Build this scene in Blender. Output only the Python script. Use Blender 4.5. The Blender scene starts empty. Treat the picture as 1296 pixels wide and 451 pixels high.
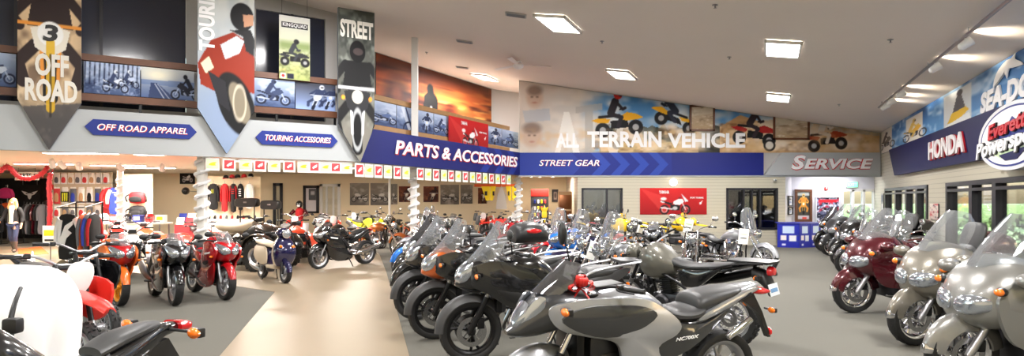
import bpy, bmesh, math, random
import numpy as np
from mathutils import Vector, Matrix
rad = math.radians
PI = math.pi
rng = random.Random(11)
SC = bpy.context.scene
COL = SC.collection
F, HZ, CAMZ = 800.0, 253.0, 1.68          # focal length in pixels, horizon row, eye height


def floor_at(px, py):
    Y = F * CAMZ / (py - HZ)
    return Vector(((px - 648) / F * Y, Y, 0))


def at(px, py, Y):
    return Vector(((px - 648) / F * Y, Y, CAMZ + (HZ - py) / F * Y))


# ------------------------------------------------------------------ materials
def lin(c):
    return tuple(((v / 255) / 12.92 if v / 255 <= .04045 else ((v / 255 + .055) / 1.055) ** 2.4) for v in c[:3])


M = {}


def mat(name, col, rough=.5, metal=0., coat=0., spec=.5, emit=0., bump=0., bscale=60., var=0., vscale=8.):
    m = bpy.data.materials.new(name)
    m.use_nodes = True
    nt = m.node_tree
    b = nt.nodes['Principled BSDF']
    c = (*lin(col), 1)
    b.inputs['Base Color'].default_value = c
    b.inputs['Roughness'].default_value = rough
    b.inputs['Metallic'].default_value = metal
    b.inputs['Coat Weight'].default_value = coat
    b.inputs['Coat Roughness'].default_value = .06
    b.inputs['Specular IOR Level'].default_value = spec
    if emit:
        b.inputs['Emission Color'].default_value = c
        b.inputs['Emission Strength'].default_value = emit
    if bump or var:
        tc = nt.nodes.new('ShaderNodeTexCoord')
        n = nt.nodes.new('ShaderNodeTexNoise')
        n.inputs['Scale'].default_value = bscale if bump else vscale
        n.inputs['Detail'].default_value = 4
        nt.links.new(tc.outputs['Object'], n.inputs['Vector'])
        if bump:
            bp = nt.nodes.new('ShaderNodeBump')
            bp.inputs['Strength'].default_value = bump
            bp.inputs['Distance'].default_value = .004
            nt.links.new(n.outputs['Fac'], bp.inputs['Height'])
            nt.links.new(bp.outputs['Normal'], b.inputs['Normal'])
        if var:
            mx = nt.nodes.new('ShaderNodeMix')
            mx.data_type = 'RGBA'
            mx.inputs['A'].default_value = tuple(min(1, v * (1 - var)) for v in c[:3]) + (1,)
            mx.inputs['B'].default_value = tuple(min(1, v * (1 + var)) for v in c[:3]) + (1,)
            nt.links.new(n.outputs['Fac'], mx.inputs['Factor'])
            nt.links.new(mx.outputs['Result'], b.inputs['Base Color'])
    M[name] = m
    return m


def thin_glass(name, tint, refl=.12, rough=.03, haze=0.):
    m = bpy.data.materials.new(name)
    m.use_nodes = True
    nt = m.node_tree
    nt.nodes.clear()
    o = nt.nodes.new('ShaderNodeOutputMaterial')
    t = nt.nodes.new('ShaderNodeBsdfTransparent')
    t.inputs['Color'].default_value = (*tint, 1)
    g = nt.nodes.new('ShaderNodeBsdfGlossy')
    g.inputs['Roughness'].default_value = rough
    lw = nt.nodes.new('ShaderNodeLayerWeight')
    lw.inputs['Blend'].default_value = .25
    ad = nt.nodes.new('ShaderNodeMath')
    ad.operation = 'MULTIPLY_ADD'
    ad.inputs[1].default_value = .55
    ad.inputs[2].default_value = refl
    mx = nt.nodes.new('ShaderNodeMixShader')
    nt.links.new(lw.outputs['Fresnel'], ad.inputs[0])
    nt.links.new(ad.outputs[0], mx.inputs['Fac'])
    nt.links.new(t.outputs[0], mx.inputs[1])
    nt.links.new(g.outputs[0], mx.inputs[2])
    if haze:
        df = nt.nodes.new('ShaderNodeBsdfDiffuse')
        df.inputs['Color'].default_value = (.86, .88, .92, 1)
        tl = nt.nodes.new('ShaderNodeBsdfTranslucent')
        tl.inputs['Color'].default_value = (.86, .88, .92, 1)
        m1 = nt.nodes.new('ShaderNodeMixShader')
        m1.inputs['Fac'].default_value = .5
        nt.links.new(df.outputs[0], m1.inputs[1])
        nt.links.new(tl.outputs[0], m1.inputs[2])
        m2 = nt.nodes.new('ShaderNodeMixShader')
        m2.inputs['Fac'].default_value = haze
        nt.links.new(mx.outputs[0], m2.inputs[1])
        nt.links.new(m1.outputs[0], m2.inputs[2])
        mx = m2
    nt.links.new(mx.outputs[0], o.inputs['Surface'])
    M[name] = m
    return m


def paint(name, col, metal=.0, rough=.28):
    return mat(name, col, rough, metal, coat=1.0, spec=.5)


mat('tyre', (26, 26, 27), .62, bump=.3, bscale=90)
mat('rubber', (22, 22, 23), .55)
mat('black_plastic', (26, 26, 28), .42)
mat('grey_plastic', (66, 66, 68), .42, bump=.1, bscale=200)
mat('black_metal', (28, 28, 30), .35, .5)
mat('chrome', (225, 225, 230), .08, 1.)
mat('steel', (150, 150, 152), .28, 1.)
mat('alloy', (178, 178, 182), .33, .9)
mat('dark_alloy', (70, 70, 74), .36, .85)
mat('brake_steel', (165, 165, 168), .22, 1.)
mat('seat_vinyl', (52, 52, 53), .45, bump=.15, bscale=240)
mat('seat_tan', (196, 180, 156), .55, bump=.15, bscale=200)
mat('amber_lens', (242, 120, 22), .15, coat=1)
mat('red_lens', (205, 22, 26), .12, coat=1)
mat('lens', (176, 182, 192), .16, .8, coat=1)
mat('plate_white', (226, 230, 234), .4)
mat('plate_blue', (110, 150, 190), .4)
mat('mirror_glass', (190, 196, 204), .04, 1.)
mat('tag_paper', (246, 246, 242), .7)
mat('tag_yellow', (245, 205, 50), .6)
mat('white_plastic', (240, 240, 240), .4)
mat('copper', (150, 100, 70), .3, 1.)
mat('gold_rim', (232, 148, 30), .35, .35)
thin_glass('clear_screen', (.90, .92, .94), .09, .05, .09)
thin_glass('smoke_screen', (.40, .40, .43), .12, .05, .06)
for n, c, me in (('paint', (180, 180, 180), 0), ('paint_b', (60, 60, 60), 0), ('paint_c', (90, 90, 90), 0)):
    paint(n, c, me)
for n, c, me, ro in (
        ('p_black', (14, 14, 17), 0, .22), ('p_red', (176, 14, 24), .15, .25), ('p_orange', (236, 104, 24), 0, .3),
        ('p_white', (240, 240, 242), 0, .3), ('p_silver', (158, 160, 165), .5, .3), ('p_maroon', (78, 10, 24), .35, .25),
        ('p_champagne', (126, 121, 111), .5, .3), ('p_pearl', (142, 141, 138), .5, .3), ('p_yellow', (246, 200, 20), 0, .3),
        ('p_blue', (30, 112, 205), .2, .25), ('p_navy', (20, 18, 62), .2, .2), ('p_darkgrey', (56, 57, 60), .5, .35),
        ('p_greygreen', (104, 102, 94), .45, .4), ('p_burnt', (190, 88, 26), .4, .3), ('p_red2', (226, 44, 34), 0, .35),
        ('p_orangered', (232, 74, 40), 0, .38), ('p_gunmetal', (92, 93, 97), .65, .32), ('p_copper', (176, 96, 40), .5, .3),
        ('p_lime', (226, 232, 40), 0, .35), ('p_wine', (96, 22, 30), .4, .28)):
    paint(n, c, me, ro)


# ------------------------------------------------------------------ mesh building
def catmull(pts, n=4, closed=False):
    pts = [tuple(p) for p in pts]
    L = len(pts)
    if L < 3 or n < 2:
        return pts
    out = []
    rngi = range(L) if closed else range(L - 1)
    for i in rngi:
        if closed:
            p = [pts[(i + k - 1) % L] for k in range(4)]
        else:
            p = [pts[max(0, i - 1)], pts[i], pts[i + 1], pts[min(L - 1, i + 2)]]
        for j in range(n):
            t = j / n
            out.append(tuple(.5 * (2 * b + (c - a) * t + (2 * a - 5 * b + 4 * c - d) * t * t + (3 * b - a - 3 * c + d) * t ** 3)
                             for a, b, c, d in zip(*p)))
    if not closed:
        out.append(pts[-1])
    return out


class MB:
    def __init__(s, m='black_plastic'):
        s.v, s.f, s.mi, s.ml, s.c = [], [], [], [], 0
        s.m(m)

    def m(s, name):
        if name not in s.ml:
            s.ml.append(name)
        s.c = s.ml.index(name)
        return s

    def add(s, vs, fs):
        b = len(s.v)
        s.v += [tuple(v) for v in vs]
        for f in fs:
            s.f.append(tuple(i + b for i in f))
            s.mi.append(s.c)
        return s

    def rings(s, rs, cap=True, closed=True, loop=False):
        n = len(rs[0])
        vs = [p for r in rs for p in r]
        fs = []
        K = len(rs)
        for k in range(K if loop else K - 1):
            a, b = k * n, ((k + 1) % K) * n
            for i in range(n if closed else n - 1):
                j = (i + 1) % n
                fs.append((a + i, a + j, b + j, b + i))
        if cap and not loop:
            fs.append(tuple(range(n - 1, -1, -1)))
            fs.append(tuple(range((K - 1) * n, K * n)))
        return s.add(vs, fs)

    def box(s, c, d, r=0., rot=None):
        bm = bmesh.new()
        bmesh.ops.create_cube(bm, size=1)
        bmesh.ops.scale(bm, vec=d, verts=bm.verts)
        if r:
            bmesh.ops.bevel(bm, geom=bm.edges[:], offset=min(r, min(d) * .49), segments=2, affect='EDGES', profile=.6)
        bm.verts.index_update()
        mt = Matrix.Translation(c) @ (rot.to_4x4() if rot is not None else Matrix())
        vs = [mt @ v.co for v in bm.verts]
        fs = [[v.index for v in f.verts] for f in bm.faces]
        bm.free()
        return s.add(vs, fs)

    def tube(s, path, r, n=8, sm=0, cap=True, flat=1.):
        if sm:
            if isinstance(r, (list, tuple)):
                pr = catmull([(*p, q) for p, q in zip(path, r)], sm)
                path, r = [p[:3] for p in pr], [p[3] for p in pr]
            else:
                path = catmull(path, sm)
        P = [Vector(p) for p in path]
        if not isinstance(r, (list, tuple)):
            r = [r] * len(P)
        t0 = (P[1] - P[0]).normalized()
        up = Vector((0, 0, 1)) if abs(t0.z) < .9 else Vector((0, 1, 0))
        nx = t0.cross(up).normalized()
        rs = []
        for i, p in enumerate(P):
            t = (P[min(i + 1, len(P) - 1)] - P[max(i - 1, 0)]).normalized()
            nx = (nx - t * nx.dot(t)).normalized()
            ny = t.cross(nx)
            rs.append([p + (nx * math.cos(2 * PI * k / n) + ny * math.sin(2 * PI * k / n) * flat) * r[i] for k in range(n)])
        return s.rings(rs, cap)

    def lathe(s, prof, c, axis='y', n=32, loop=False, cap=True):
        """prof: (radius, offset along axis)"""
        c = Vector(c)
        rs = []
        for k in range(n):
            a = 2 * PI * k / n
            ca, sa = math.cos(a), math.sin(a)
            if axis == 'y':
                rs.append([c + Vector((q * ca, h, q * sa)) for q, h in prof])
            elif axis == 'x':
                rs.append([c + Vector((h, q * ca, q * sa)) for q, h in prof])
            else:
                rs.append([c + Vector((q * ca, q * sa, h)) for q, h in prof])
        m = len(prof)
        vs = [p for r in rs for p in r]
        fs = []
        for k in range(n):
            a, b = k * m, ((k + 1) % n) * m
            for i in range(m if loop else m - 1):
                j = (i + 1) % m
                fs.append((a + i, b + i, b + j, a + j))
        if not loop and cap:
            if prof[0][0] > 1e-4:
                fs.append(tuple(k * m for k in range(n)))
            if prof[-1][0] > 1e-4:
                fs.append(tuple(k * m + m - 1 for k in range(n - 1, -1, -1)))
        return s.add(vs, fs)

    def ell(s, c, d, n=14, k=8, rot=None):
        rs = []
        for i in range(k + 1):
            a = -PI / 2 + PI * i / k
            a = max(min(a, PI / 2 - .06), -PI / 2 + .06)
            rs.append([(d[0] * math.cos(a) * math.cos(2 * PI * j / n), d[1] * math.cos(a) * math.sin(2 * PI * j / n), d[2] * math.sin(a))
                       for j in range(n)])
        c = Vector(c)
        rs = [[c + ((rot @ Vector(p)) if rot is not None else Vector(p)) for p in r] for r in rs]
        return s.rings(rs)

    def loft(s, secs, n=18, sub=3, axis='x', y=0.):
        """secs: (pos, low, high, halfwidth, exponent[, y]) cross-sections along an axis ('x': low/high are z; 'z': low/high are x)"""
        S = [tuple(q) + (2.4,) * (5 - len(q)) + ((y,) if len(q) < 6 else ()) for q in secs]
        S = catmull(S, sub)
        rs = []
        for x, lo, hi, w, e, yy in S:
            w = max(w, .004)
            c, h = (lo + hi) / 2, max((hi - lo) / 2, .004)
            r = []
            for k in range(n):
                a = 2 * PI * (k + .5) / n
                ca, sa = math.cos(a), math.sin(a)
                py = yy + w * math.copysign(abs(ca) ** (2 / e), ca)
                pz = c + h * math.copysign(abs(sa) ** (2 / e), sa)
                r.append((x, py, pz) if axis == 'x' else (pz, py, x))
            rs.append(r)
        return s.rings(rs)

    def plate(s, outline, y0, bulge=.02, th=.02, sgn=1, sm=3, k=4):
        """domed panel following a side-view outline (x, z); y0 a number or a function of (x, z)"""
        o = catmull(outline, sm, True) if sm > 1 else outline
        f = y0 if callable(y0) else (lambda x, z: y0)
        cx = sum(p[0] for p in o) / len(o)
        cz = sum(p[1] for p in o) / len(o)
        rs = [[(x, sgn * (f(x, z) - th), z) for x, z in o]]
        for j in range(k + 1):
            q = 1 - (j / (k + .4)) ** 1.4 if j else 1
            rs.append([(cx + (x - cx) * q, sgn * (f(cx + (x - cx) * q, cz + (z - cz) * q) + bulge * (1 - q ** 2)), cz + (z - cz) * q)
                       for x, z in o])
        if sgn < 0:
            rs = [r[::-1] for r in rs]
        return s.rings(rs)

    def inflate(s, outline, th, mt=None, sm=2, k=3, edge=.25):
        """pillow from an outline in the x-z plane, thickness +-th; mt places it"""
        o = catmull(outline, sm, True) if sm > 1 else outline
        cx = sum(p[0] for p in o) / len(o)
        cz = sum(p[1] for p in o) / len(o)
        rs = []
        qs = [1 - (j / (k + .3)) ** 1.3 for j in range(k, 0, -1)]
        for sg, qq in ((-1, qs + [1.]), (1, [1.] + qs[::-1])):
            for q in qq:
                yy = sg * th * (edge + (1 - edge) * math.sqrt(max(0, 1 - q * q)))
                rs.append([Vector((cx + (x - cx) * q, yy, cz + (z - cz) * q)) for x, z in o])
        if mt is not None:
            rs = [[mt @ p for p in r] for r in rs]
        return s.rings(rs)

    def prism(s, outline, y0, y1, axis='y'):
        n = len(outline)
        if axis == 'y':
            r = [[(a, y, b) for a, b in outline] for y in (y0, y1)]
        elif axis == 'x':
            r = [[(y, a, b) for a, b in outline] for y in (y0, y1)]
        else:
            r = [[(a, b, y) for a, b in outline] for y in (y0, y1)]
        return s.rings(r)

    def fender(s, cx, cz, Rr, a0, a1, w, drop=.05, th=.012, n=16, m=9, tip=.6):
        """mudguard: a curved section swept round a wheel from angle a0 to a1 (degrees, 0 = forward)"""
        rs = []
        for i in range(n + 1):
            t = i / n
            a = rad(a0 + (a1 - a0) * t)
            ww = w * (tip + (1 - tip) * math.sin(PI * min(1, max(0, .08 + .84 * t))) ** .6)
            r = []
            for side in (0, 1):
                rng_ = range(m) if side == 0 else range(m - 1, -1, -1)
                for j in rng_:
                    u = -1 + 2 * j / (m - 1)
                    q = Rr - drop * abs(u) ** 2.5 - (th if side else 0)
                    r.append((cx + q * math.cos(a), ww * u * (1 - (.1 if side else 0)), cz + q * math.sin(a)))
            rs.append(r)
        return s.rings(rs)

    def sheet(s, rows, th=.006, m=11):
        """curved windscreen: rows of (x, z, halfwidth, wrap back)"""
        R_ = catmull(rows, 3)
        rs = []
        for x, z, w, wr in R_:
            r = []
            for side in (0, 1):
                for j in (range(m) if side == 0 else range(m - 1, -1, -1)):
                    u = -1 + 2 * j / (m - 1)
                    r.append((x - wr * u * u - (th if side else 0), w * u, z - (.35 * wr * u ** 4)))
            rs.append(r)
        return s.rings(rs)

    def xf(s, mt, i0=0):
        s.v[i0:] = [tuple(mt @ Vector(p)) for p in s.v[i0:]]
        return s

    def build(s, name, parent=None, mt=None, smooth=True, sharp=38, link=True):
        me = bpy.data.meshes.new(name)
        me.from_pydata(s.v, [], s.f)
        for k in s.ml:
            me.materials.append(M[k])
        me.polygons.foreach_set('material_index', s.mi)
        bm = bmesh.new()
        bm.from_mesh(me)
        bmesh.ops.recalc_face_normals(bm, faces=bm.faces)
        bm.to_mesh(me)
        bm.free()
        if smooth:
            me.polygons.foreach_set('use_smooth', [True] * len(me.polygons))
            me.set_sharp_from_angle(angle=rad(sharp))
        o = bpy.data.objects.new(name, me)
        if link:
            COL.objects.link(o)
        if parent is not None:
            o.parent = parent
        if mt is not None:
            o.matrix_basis = mt
        return o


def tag(o, label=None, cat=None, group=None, kind=None):
    if label:
        o['label'] = label
    if cat:
        o['category'] = cat
    if group:
        o['group'] = group
    if kind:
        o['kind'] = kind
    return o


def empty(name, mt=None, link=True):
    o = bpy.data.objects.new(name, None)
    o.empty_display_size = .1
    if link:
        COL.objects.link(o)
    if mt is not None:
        o.matrix_basis = mt
    return o


KIDS = {}


def kids(o):
    return KIDS.get(o.name, [])


def clone(o, parent=None, mm=None, drop=()):
    """a copy of a thing with copies of its parts and sub-parts; mm swaps materials by name"""
    c = o.copy()
    COL.objects.link(c)
    if parent is not None:
        c.parent = parent
    if mm and c.type == 'MESH':
        for sl in c.material_slots:
            base = sl.material.name
            if base in mm:
                sl.link = 'OBJECT'
                sl.material = M[mm[base]]
    for k in kids(o):
        if k.name.split('.')[0] not in drop:
            clone(k, c, mm, drop)
    return c


PROTOS = []


class Veh:
    """a prototype vehicle, kept out of the scene until it is copied into place"""

    def __init__(s, name):
        s.root = empty(name, link=False)
        PROTOS.append(s.root)

    def part(s, name, mb, parent=None, sharp=38):
        p = parent or s.root
        o = mb.build(name, p, link=False, sharp=sharp)
        PROTOS.append(o)
        KIDS.setdefault(p.name, []).append(o)
        return o


def frame2(p, d, z=0.):
    """placement: local x along plan direction d, local z up"""
    d = Vector((d[0], d[1])).normalized()
    return Matrix(((d.x, -d.y, 0, p[0]), (d.y, d.x, 0, p[1]), (0, 0, 1, z), (0, 0, 0, 1)))


def text(name, s, h, m, mt, parent=None, depth=.02, shear=0., bold=0., sx=1., align='CENTER', spacing=1., w=0.):
    """lettering as a mesh: capital height h, in local x-z facing -y"""
    cu = bpy.data.curves.new(name, 'FONT')
    cu.body = s
    cu.size = h / .73
    cu.align_x = align
    cu.align_y = 'CENTER'
    cu.extrude = depth / 2
    cu.offset = bold * h
    cu.shear = shear
    cu.space_character = spacing
    cu.resolution_u = 3
    t = bpy.data.objects.new(name, cu)
    COL.objects.link(t)
    me = bpy.data.meshes.new_from_object(t, depsgraph=bpy.context.evaluated_depsgraph_get())
    bpy.data.objects.remove(t)
    bpy.data.curves.remove(cu)
    me.name = name
    me.transform(Matrix.Rotation(PI / 2, 4, 'X') @ Matrix.Diagonal((sx, 1, 1, 1)))
    if w:
        xs = [v.co.x for v in me.vertices]
        me.transform(Matrix.Diagonal((w / (max(xs) - min(xs)), 1, 1, 1)))
    me.materials.clear()
    me.materials.append(M[m])
    o = bpy.data.objects.new(name, me)
    COL.objects.link(o)
    if parent is not None:
        o.parent = parent
    o.matrix_basis = mt
    return o


def T(x, y, z):
    return Matrix.Translation((x, y, z))


ORD = ['first', 'second', 'third', 'fourth', 'fifth', 'sixth', 'seventh', 'eighth', 'ninth', 'tenth', 'eleventh', 'twelfth', 'thirteenth',
       'fourteenth', 'fifteenth', 'sixteenth', 'seventeenth', 'eighteenth', 'nineteenth', 'twentieth']
# ------------------------------------------------------------------ motorcycle parts
# every machine: x forward, y to its left, z up; the front tyre touches the ground at the origin
def wheel(V, name, x, Rr, w, rr, style='cast5', rim='alloy', discs=(1,), dr=.14, knob=False, y=0.):
    b = MB('tyre')
    prof = [(rr, -w * .36), (rr + (Rr - rr) * .45, -w * .5), (rr + (Rr - rr) * .78, -w * .47), (Rr - .006, -w * .24), (Rr, 0),
            (Rr - .006, w * .24), (rr + (Rr - rr) * .78, w * .47), (rr + (Rr - rr) * .45, w * .5), (rr, w * .36), (rr - .012, 0)]
    b.lathe(prof, (x, y, Rr), n=40, loop=True)
    if knob:
        for k in range(34):
            a = 2 * PI * k / 34
            for yy in ((-.3, .3) if k % 2 else (-.05, .42, -.42)):
                q = Rr - (.004 if abs(yy) < .2 else .016)
                rot = Matrix.Rotation(-a, 3, 'Y')
                b.box((x + q * math.cos(a), y + w * yy, Rr + q * math.sin(a)), (.03, w * .2, .032), rot=rot)
    else:
        for k in range(26):                     # tread grooves stand as shallow sipes
            a = 2 * PI * k / 26
            s = 1 if k % 2 else -1
            q = Rr - .003
            b.box((x + q * math.cos(a), y + s * w * .2, Rr + q * math.sin(a)), (.008, w * .22, .012), rot=Matrix.Rotation(-a, 3, 'Y') @ Matrix.Rotation(.6 * s, 3, 'X'))
    wo = V.part(name, b, sharp=50)
    r = MB(rim)
    r.lathe([(rr + .006, -w * .38), (rr + .006, -w * .3), (rr - .022, -w * .2), (rr - .022, w * .2), (rr + .006, w * .3), (rr + .006, w * .38),
             (rr - .012, w * .36), (rr - .034, w * .2), (rr - .034, -w * .2), (rr - .012, -w * .36)], (x, y, Rr), n=40, loop=True)
    r.lathe([(.0, -.06), (.045, -.06), (.05, -.03), (.05, .03), (.045, .06), (.0, .06)], (x, y, Rr), n=16)
    L = rr - .03
    if style.startswith('cast'):
        ns = int(style[4:])
        for k in range(ns):
            a = 2 * PI * k / ns + .3
            for da in ((-.13, .13) if ns <= 5 else (0,)):
                p0 = (x + .045 * math.cos(a), y, Rr + .045 * math.sin(a))
                p1 = (x + L * .55 * math.cos(a + da * .6), y, Rr + L * .55 * math.sin(a + da * .6))
                p2 = (x + L * math.cos(a + da * 1.5), y, Rr + L * math.sin(a + da * 1.5))
                r.tube([p0, p1, p2], [.02, .014, .015], n=6)
    else:
        for k in range(32):
            a = 2 * PI * k / 32
            a2 = a + (.5 if k % 4 < 2 else -.5)
            sy = .04 if k % 2 else -.04
            r.tube([(x + .045 * math.cos(a2), y + sy, Rr + .045 * math.sin(a2)), (x + L * math.cos(a), y, Rr + L * math.sin(a))], .0028, n=4, cap=False)
    V.part('rim', r, wo, sharp=45)
    for sd in discs:
        d = MB('brake_steel')
        yy = y + sd * .075
        d.lathe([(dr * .68, -.002), (dr, -.002), (dr, .003), (dr * .68, .003)], (x, yy, Rr), n=32, loop=True)
        for k in range(5):
            a = 2 * PI * k / 5
            d.tube([(x + .04 * math.cos(a), yy, Rr + .04 * math.sin(a)), (x + dr * .7 * math.cos(a + .25), yy, Rr + dr * .7 * math.sin(a + .25))], .008, n=5)
        V.part('brake_disc', d, wo)
    return wo


def fork(V, za, top, spread, r=.022, low='steel', up='black_metal', split=.5, x0=0., inverted=False):
    A = Vector((x0, 0, za))
    B = Vector((top[0], 0, top[1]))
    for s in (1, -1):
        b = MB(low)
        mid = A.lerp(B, split)
        off = Vector((.03, s * spread, 0))
        b.tube([A + off, A.lerp(B, .06) + off, mid + off], [r * (1.1 if not inverted else .8), r * (1.35 if not inverted else .85), r * (1.2 if not inverted else .85)], n=10)
        b.box(A + off - Vector((.02, 0, 0)), (.07, .035, .06), .012)
        b.m(up).tube([mid + off, B + off], r * (.85 if not inverted else 1.25), n=10)
        V.part('fork_leg', b)
    c = MB('black_metal')
    for q in (.8, .97):
        p = A.lerp(B, q)
        c.box(p + Vector((.01, 0, 0)), (.08, spread * 2 + .07, .03), .012)
    V.part('fork_clamp', c)
    c = MB('black_metal')
    c.box(A + Vector((-.09, spread - .01, .09)), (.07, .05, .11), .015)
    V.part('brake_caliper', c)


def bars(V, cx, cz, hw, rise=.08, sweep=.12, m='black_metal', grip='rubber', guard=None, r=.012):
    b = MB(m)
    pts = [(cx - sweep, hw, cz), (cx - sweep * .35, hw * .62, cz + .01), (cx, hw * .3, cz - rise * .6), (cx + .01, .07, cz - rise), (cx + .01, 0, cz - rise)]
    pts = pts + [(x, -y, z) for x, y, z in pts[-2::-1]]
    b.tube(pts, r, n=8, sm=4)
    h = V.part('handlebar', b)
    for s in (1, -1):
        g = MB(grip)
        d = Vector((-sweep * .65, hw * .38, 0)).normalized()
        p0 = Vector((cx - sweep, hw, cz))
        g.tube([p0 + d * .005, p0 - d * .12], .019, n=10)
        g.tube([p0 + d * .005, p0 + d * .018], .021, n=10)
        g.m('black_plastic').box(p0 - d * .15 + Vector((0, 0, .005)), (.05, .05, .045), .012)
        if s < 0:
            g.xf(Matrix.Diagonal((1, -1, 1, 1)))
        V.part('grip', g, h)
        l = MB('steel' if m == 'chrome' else 'black_metal')
        q0 = p0 - d * .15 + Vector((.03, 0, 0))
        l.tube([q0, q0 + Vector((.045, 0, -.005)) + d * .06, q0 + Vector((.04, 0, -.01)) + d * .16], [.008, .007, .006], n=6, sm=2)
        if s < 0:
            l.xf(Matrix.Diagonal((1, -1, 1, 1)))
        V.part('lever', l, h)
        if guard:
            k = MB(guard)
            k.inflate([(-.02, -.05), (.05, -.06), (.17, -.04), (.2, .0), (.17, .045), (.05, .07), (-.02, .05)], .012,
                      Matrix(((0, 1, 0, cx - sweep + .12), (1, 0, 0, hw - .2), (0, 0, 1, cz), (0, 0, 0, 1))) @ Matrix.Rotation(-.2, 4, 'Z'))
            if s < 0:
                k.xf(Matrix.Diagonal((1, -1, 1, 1)))
            V.part('hand_guard', k)
    return h


def mirrors(V, base, head, size=(.02, .075, .045), m='black_plastic', sides=(1, -1)):
    for s in sides:
        b = MB('black_metal' if m != 'chrome' else 'chrome')
        p, q = Vector(base), Vector(head)
        b.tube([p, p.lerp(q, .5) + Vector((0, 0, (q - p).length * .12)), q], .007, n=6, sm=3)
        b.m(m).ell(q, size, 12, 8)
        b.m('mirror_glass').ell(q - Vector((size[0] * .55, 0, 0)), (size[0] * .55, size[1] * .86, size[2] * .82), 12, 6)
        if s < 0:
            b.xf(Matrix.Diagonal((1, -1, 1, 1)))
        V.part('mirror', b)


def signals(V, p, ln=.07, m='amber_lens', big=1.):
    for s in (1, -1):
        b = MB('black_plastic')
        q = Vector((p[0], p[1] + ln, p[2]))
        b.tube([p, q], .009, n=6)
        b.box(q + Vector((-.004, .02 * big, 0)), (.03 * big, .055 * big, .036 * big), .01)
        l = MB(m).ell(q + Vector((.012 * big, .02 * big, 0)), (.016 * big, .032 * big, .021 * big), 10, 6)
        for k in ((b, l) if s < 0 else ()):
            k.xf(Matrix.Diagonal((1, -1, 1, 1)))
        o = V.part('turn_signal', b)
        V.part('lens', l, o)


def arm(V, x0, z0, x1, z1, hw=.1, m='dark_alloy'):
    b = MB(m)
    for s in (1, -1):
        b.tube([(x0, s * hw * .8, z0), ((x0 + x1) / 2, s * hw, (z0 + z1) / 2 - .01), (x1 - .05, s * hw, z1)], [.034, .03, .024], n=8, flat=.7)
    b.tube([(x0 - .1, -hw, z0 - .01), (x0 - .1, hw, z0 - .01)], .025)
    V.part('swingarm', b)
    c = MB('steel')
    c.lathe([(.06, -.004), (.105, -.004), (.105, .004), (.06, .004)], (x1, hw - .03, z1), n=28, loop=True)
    for dz in (.1, -.1):
        c.tube([(x1, hw - .03, z1 + dz), (x0 + .08, hw - .03, z0 + dz * .5)], .008, n=5)
    V.part('drive_chain', c)


def muffler(V, path, rr, head=None, m='steel', tip='chrome', mh='steel'):
    b = MB(m)
    b.tube(path, rr, n=12, sm=3)
    e, d = Vector(path[-1]), (Vector(path[-1]) - Vector(path[-2])).normalized()
    b.m('black_metal').tube([e - d * .004, e + d * .006], rr[-1] * .6, n=12)
    o = V.part('muffler', b)
    if head:
        h = MB(mh)
        h.tube(head, .022, n=8, sm=4)
        V.part('exhaust_pipe', h)
    return o


def engine_v(V, x, z, w=.3, m='steel', fin='dark_alloy', tilt=24, ch=.26, big=1.):
    b = MB(m)
    b.box((x, 0, z - .02), (.42 * big, w, .26), .05)
    b.lathe([(.0, -w / 2 - .05), (.09, -w / 2 - .05), (.115, -w / 2 - .03), (.12, -w / 2)], (x - .07, 0, z - .02), n=24)
    b.lathe([(.12, w / 2), (.115, w / 2 + .03), (.09, w / 2 + .05), (0, w / 2 + .05)], (x + .05, 0, z - .02), n=24)
    b.lathe([(.07, w / 2), (.06, w / 2 + .035), (0, w / 2 + .035)], (x - .14, 0, z + .01), n=20)
    e = V.part('engine', b)
    for a in ((tilt, -tilt) if tilt else (6,)):
        c = MB(fin)
        rot = Matrix.Rotation(rad(a), 3, 'Y')
        for k in range(9):
            q = rot @ Vector((0, 0, .12 + k * ch / 9))
            c.box((x + q.x, 0, z + q.z), (.165 * big, .19, .016), .005, rot)
        q = rot @ Vector((0, 0, .12 + ch / 2))
        c.box((x + q.x, 0, z + q.z), (.12 * big, .15, ch), .01, rot)
        q = rot @ Vector((0, 0, .14 + ch))
        c.m(m).box((x + q.x, 0, z + q.z), (.15 * big, .17, .07), .03, rot)
        V.part('cylinder', c, e)


def stand(V, x, z=.3, lean=0):
    b = MB('black_metal')
    b.tube([(x, .13, z), (x - .05, .26, .03)], .012, n=6)
    b.box((x - .05, .27, .015), (.07, .04, .02), .006)
    V.part('kickstand', b)
    p = MB('rubber')
    for s in (1, -1):
        p.tube([(x - .12, s * .14, z + .04), (x - .12, s * .27, z + .05)], .014, n=8)
    V.part('footpeg', p)


def number_plate(V, x, z, tilt=20, m='plate_white', w=.1, h=.13):
    b = MB(m)
    b.box((x, 0, z), (.006, w * 2, h), .003, Matrix.Rotation(rad(tilt), 3, 'Y'))
    b.m('plate_blue').box((x - .003, 0, z - .005), (.005, w * 1.5, h * .34), .001, Matrix.Rotation(rad(tilt), 3, 'Y'))
    V.part('license_plate', b)


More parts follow.
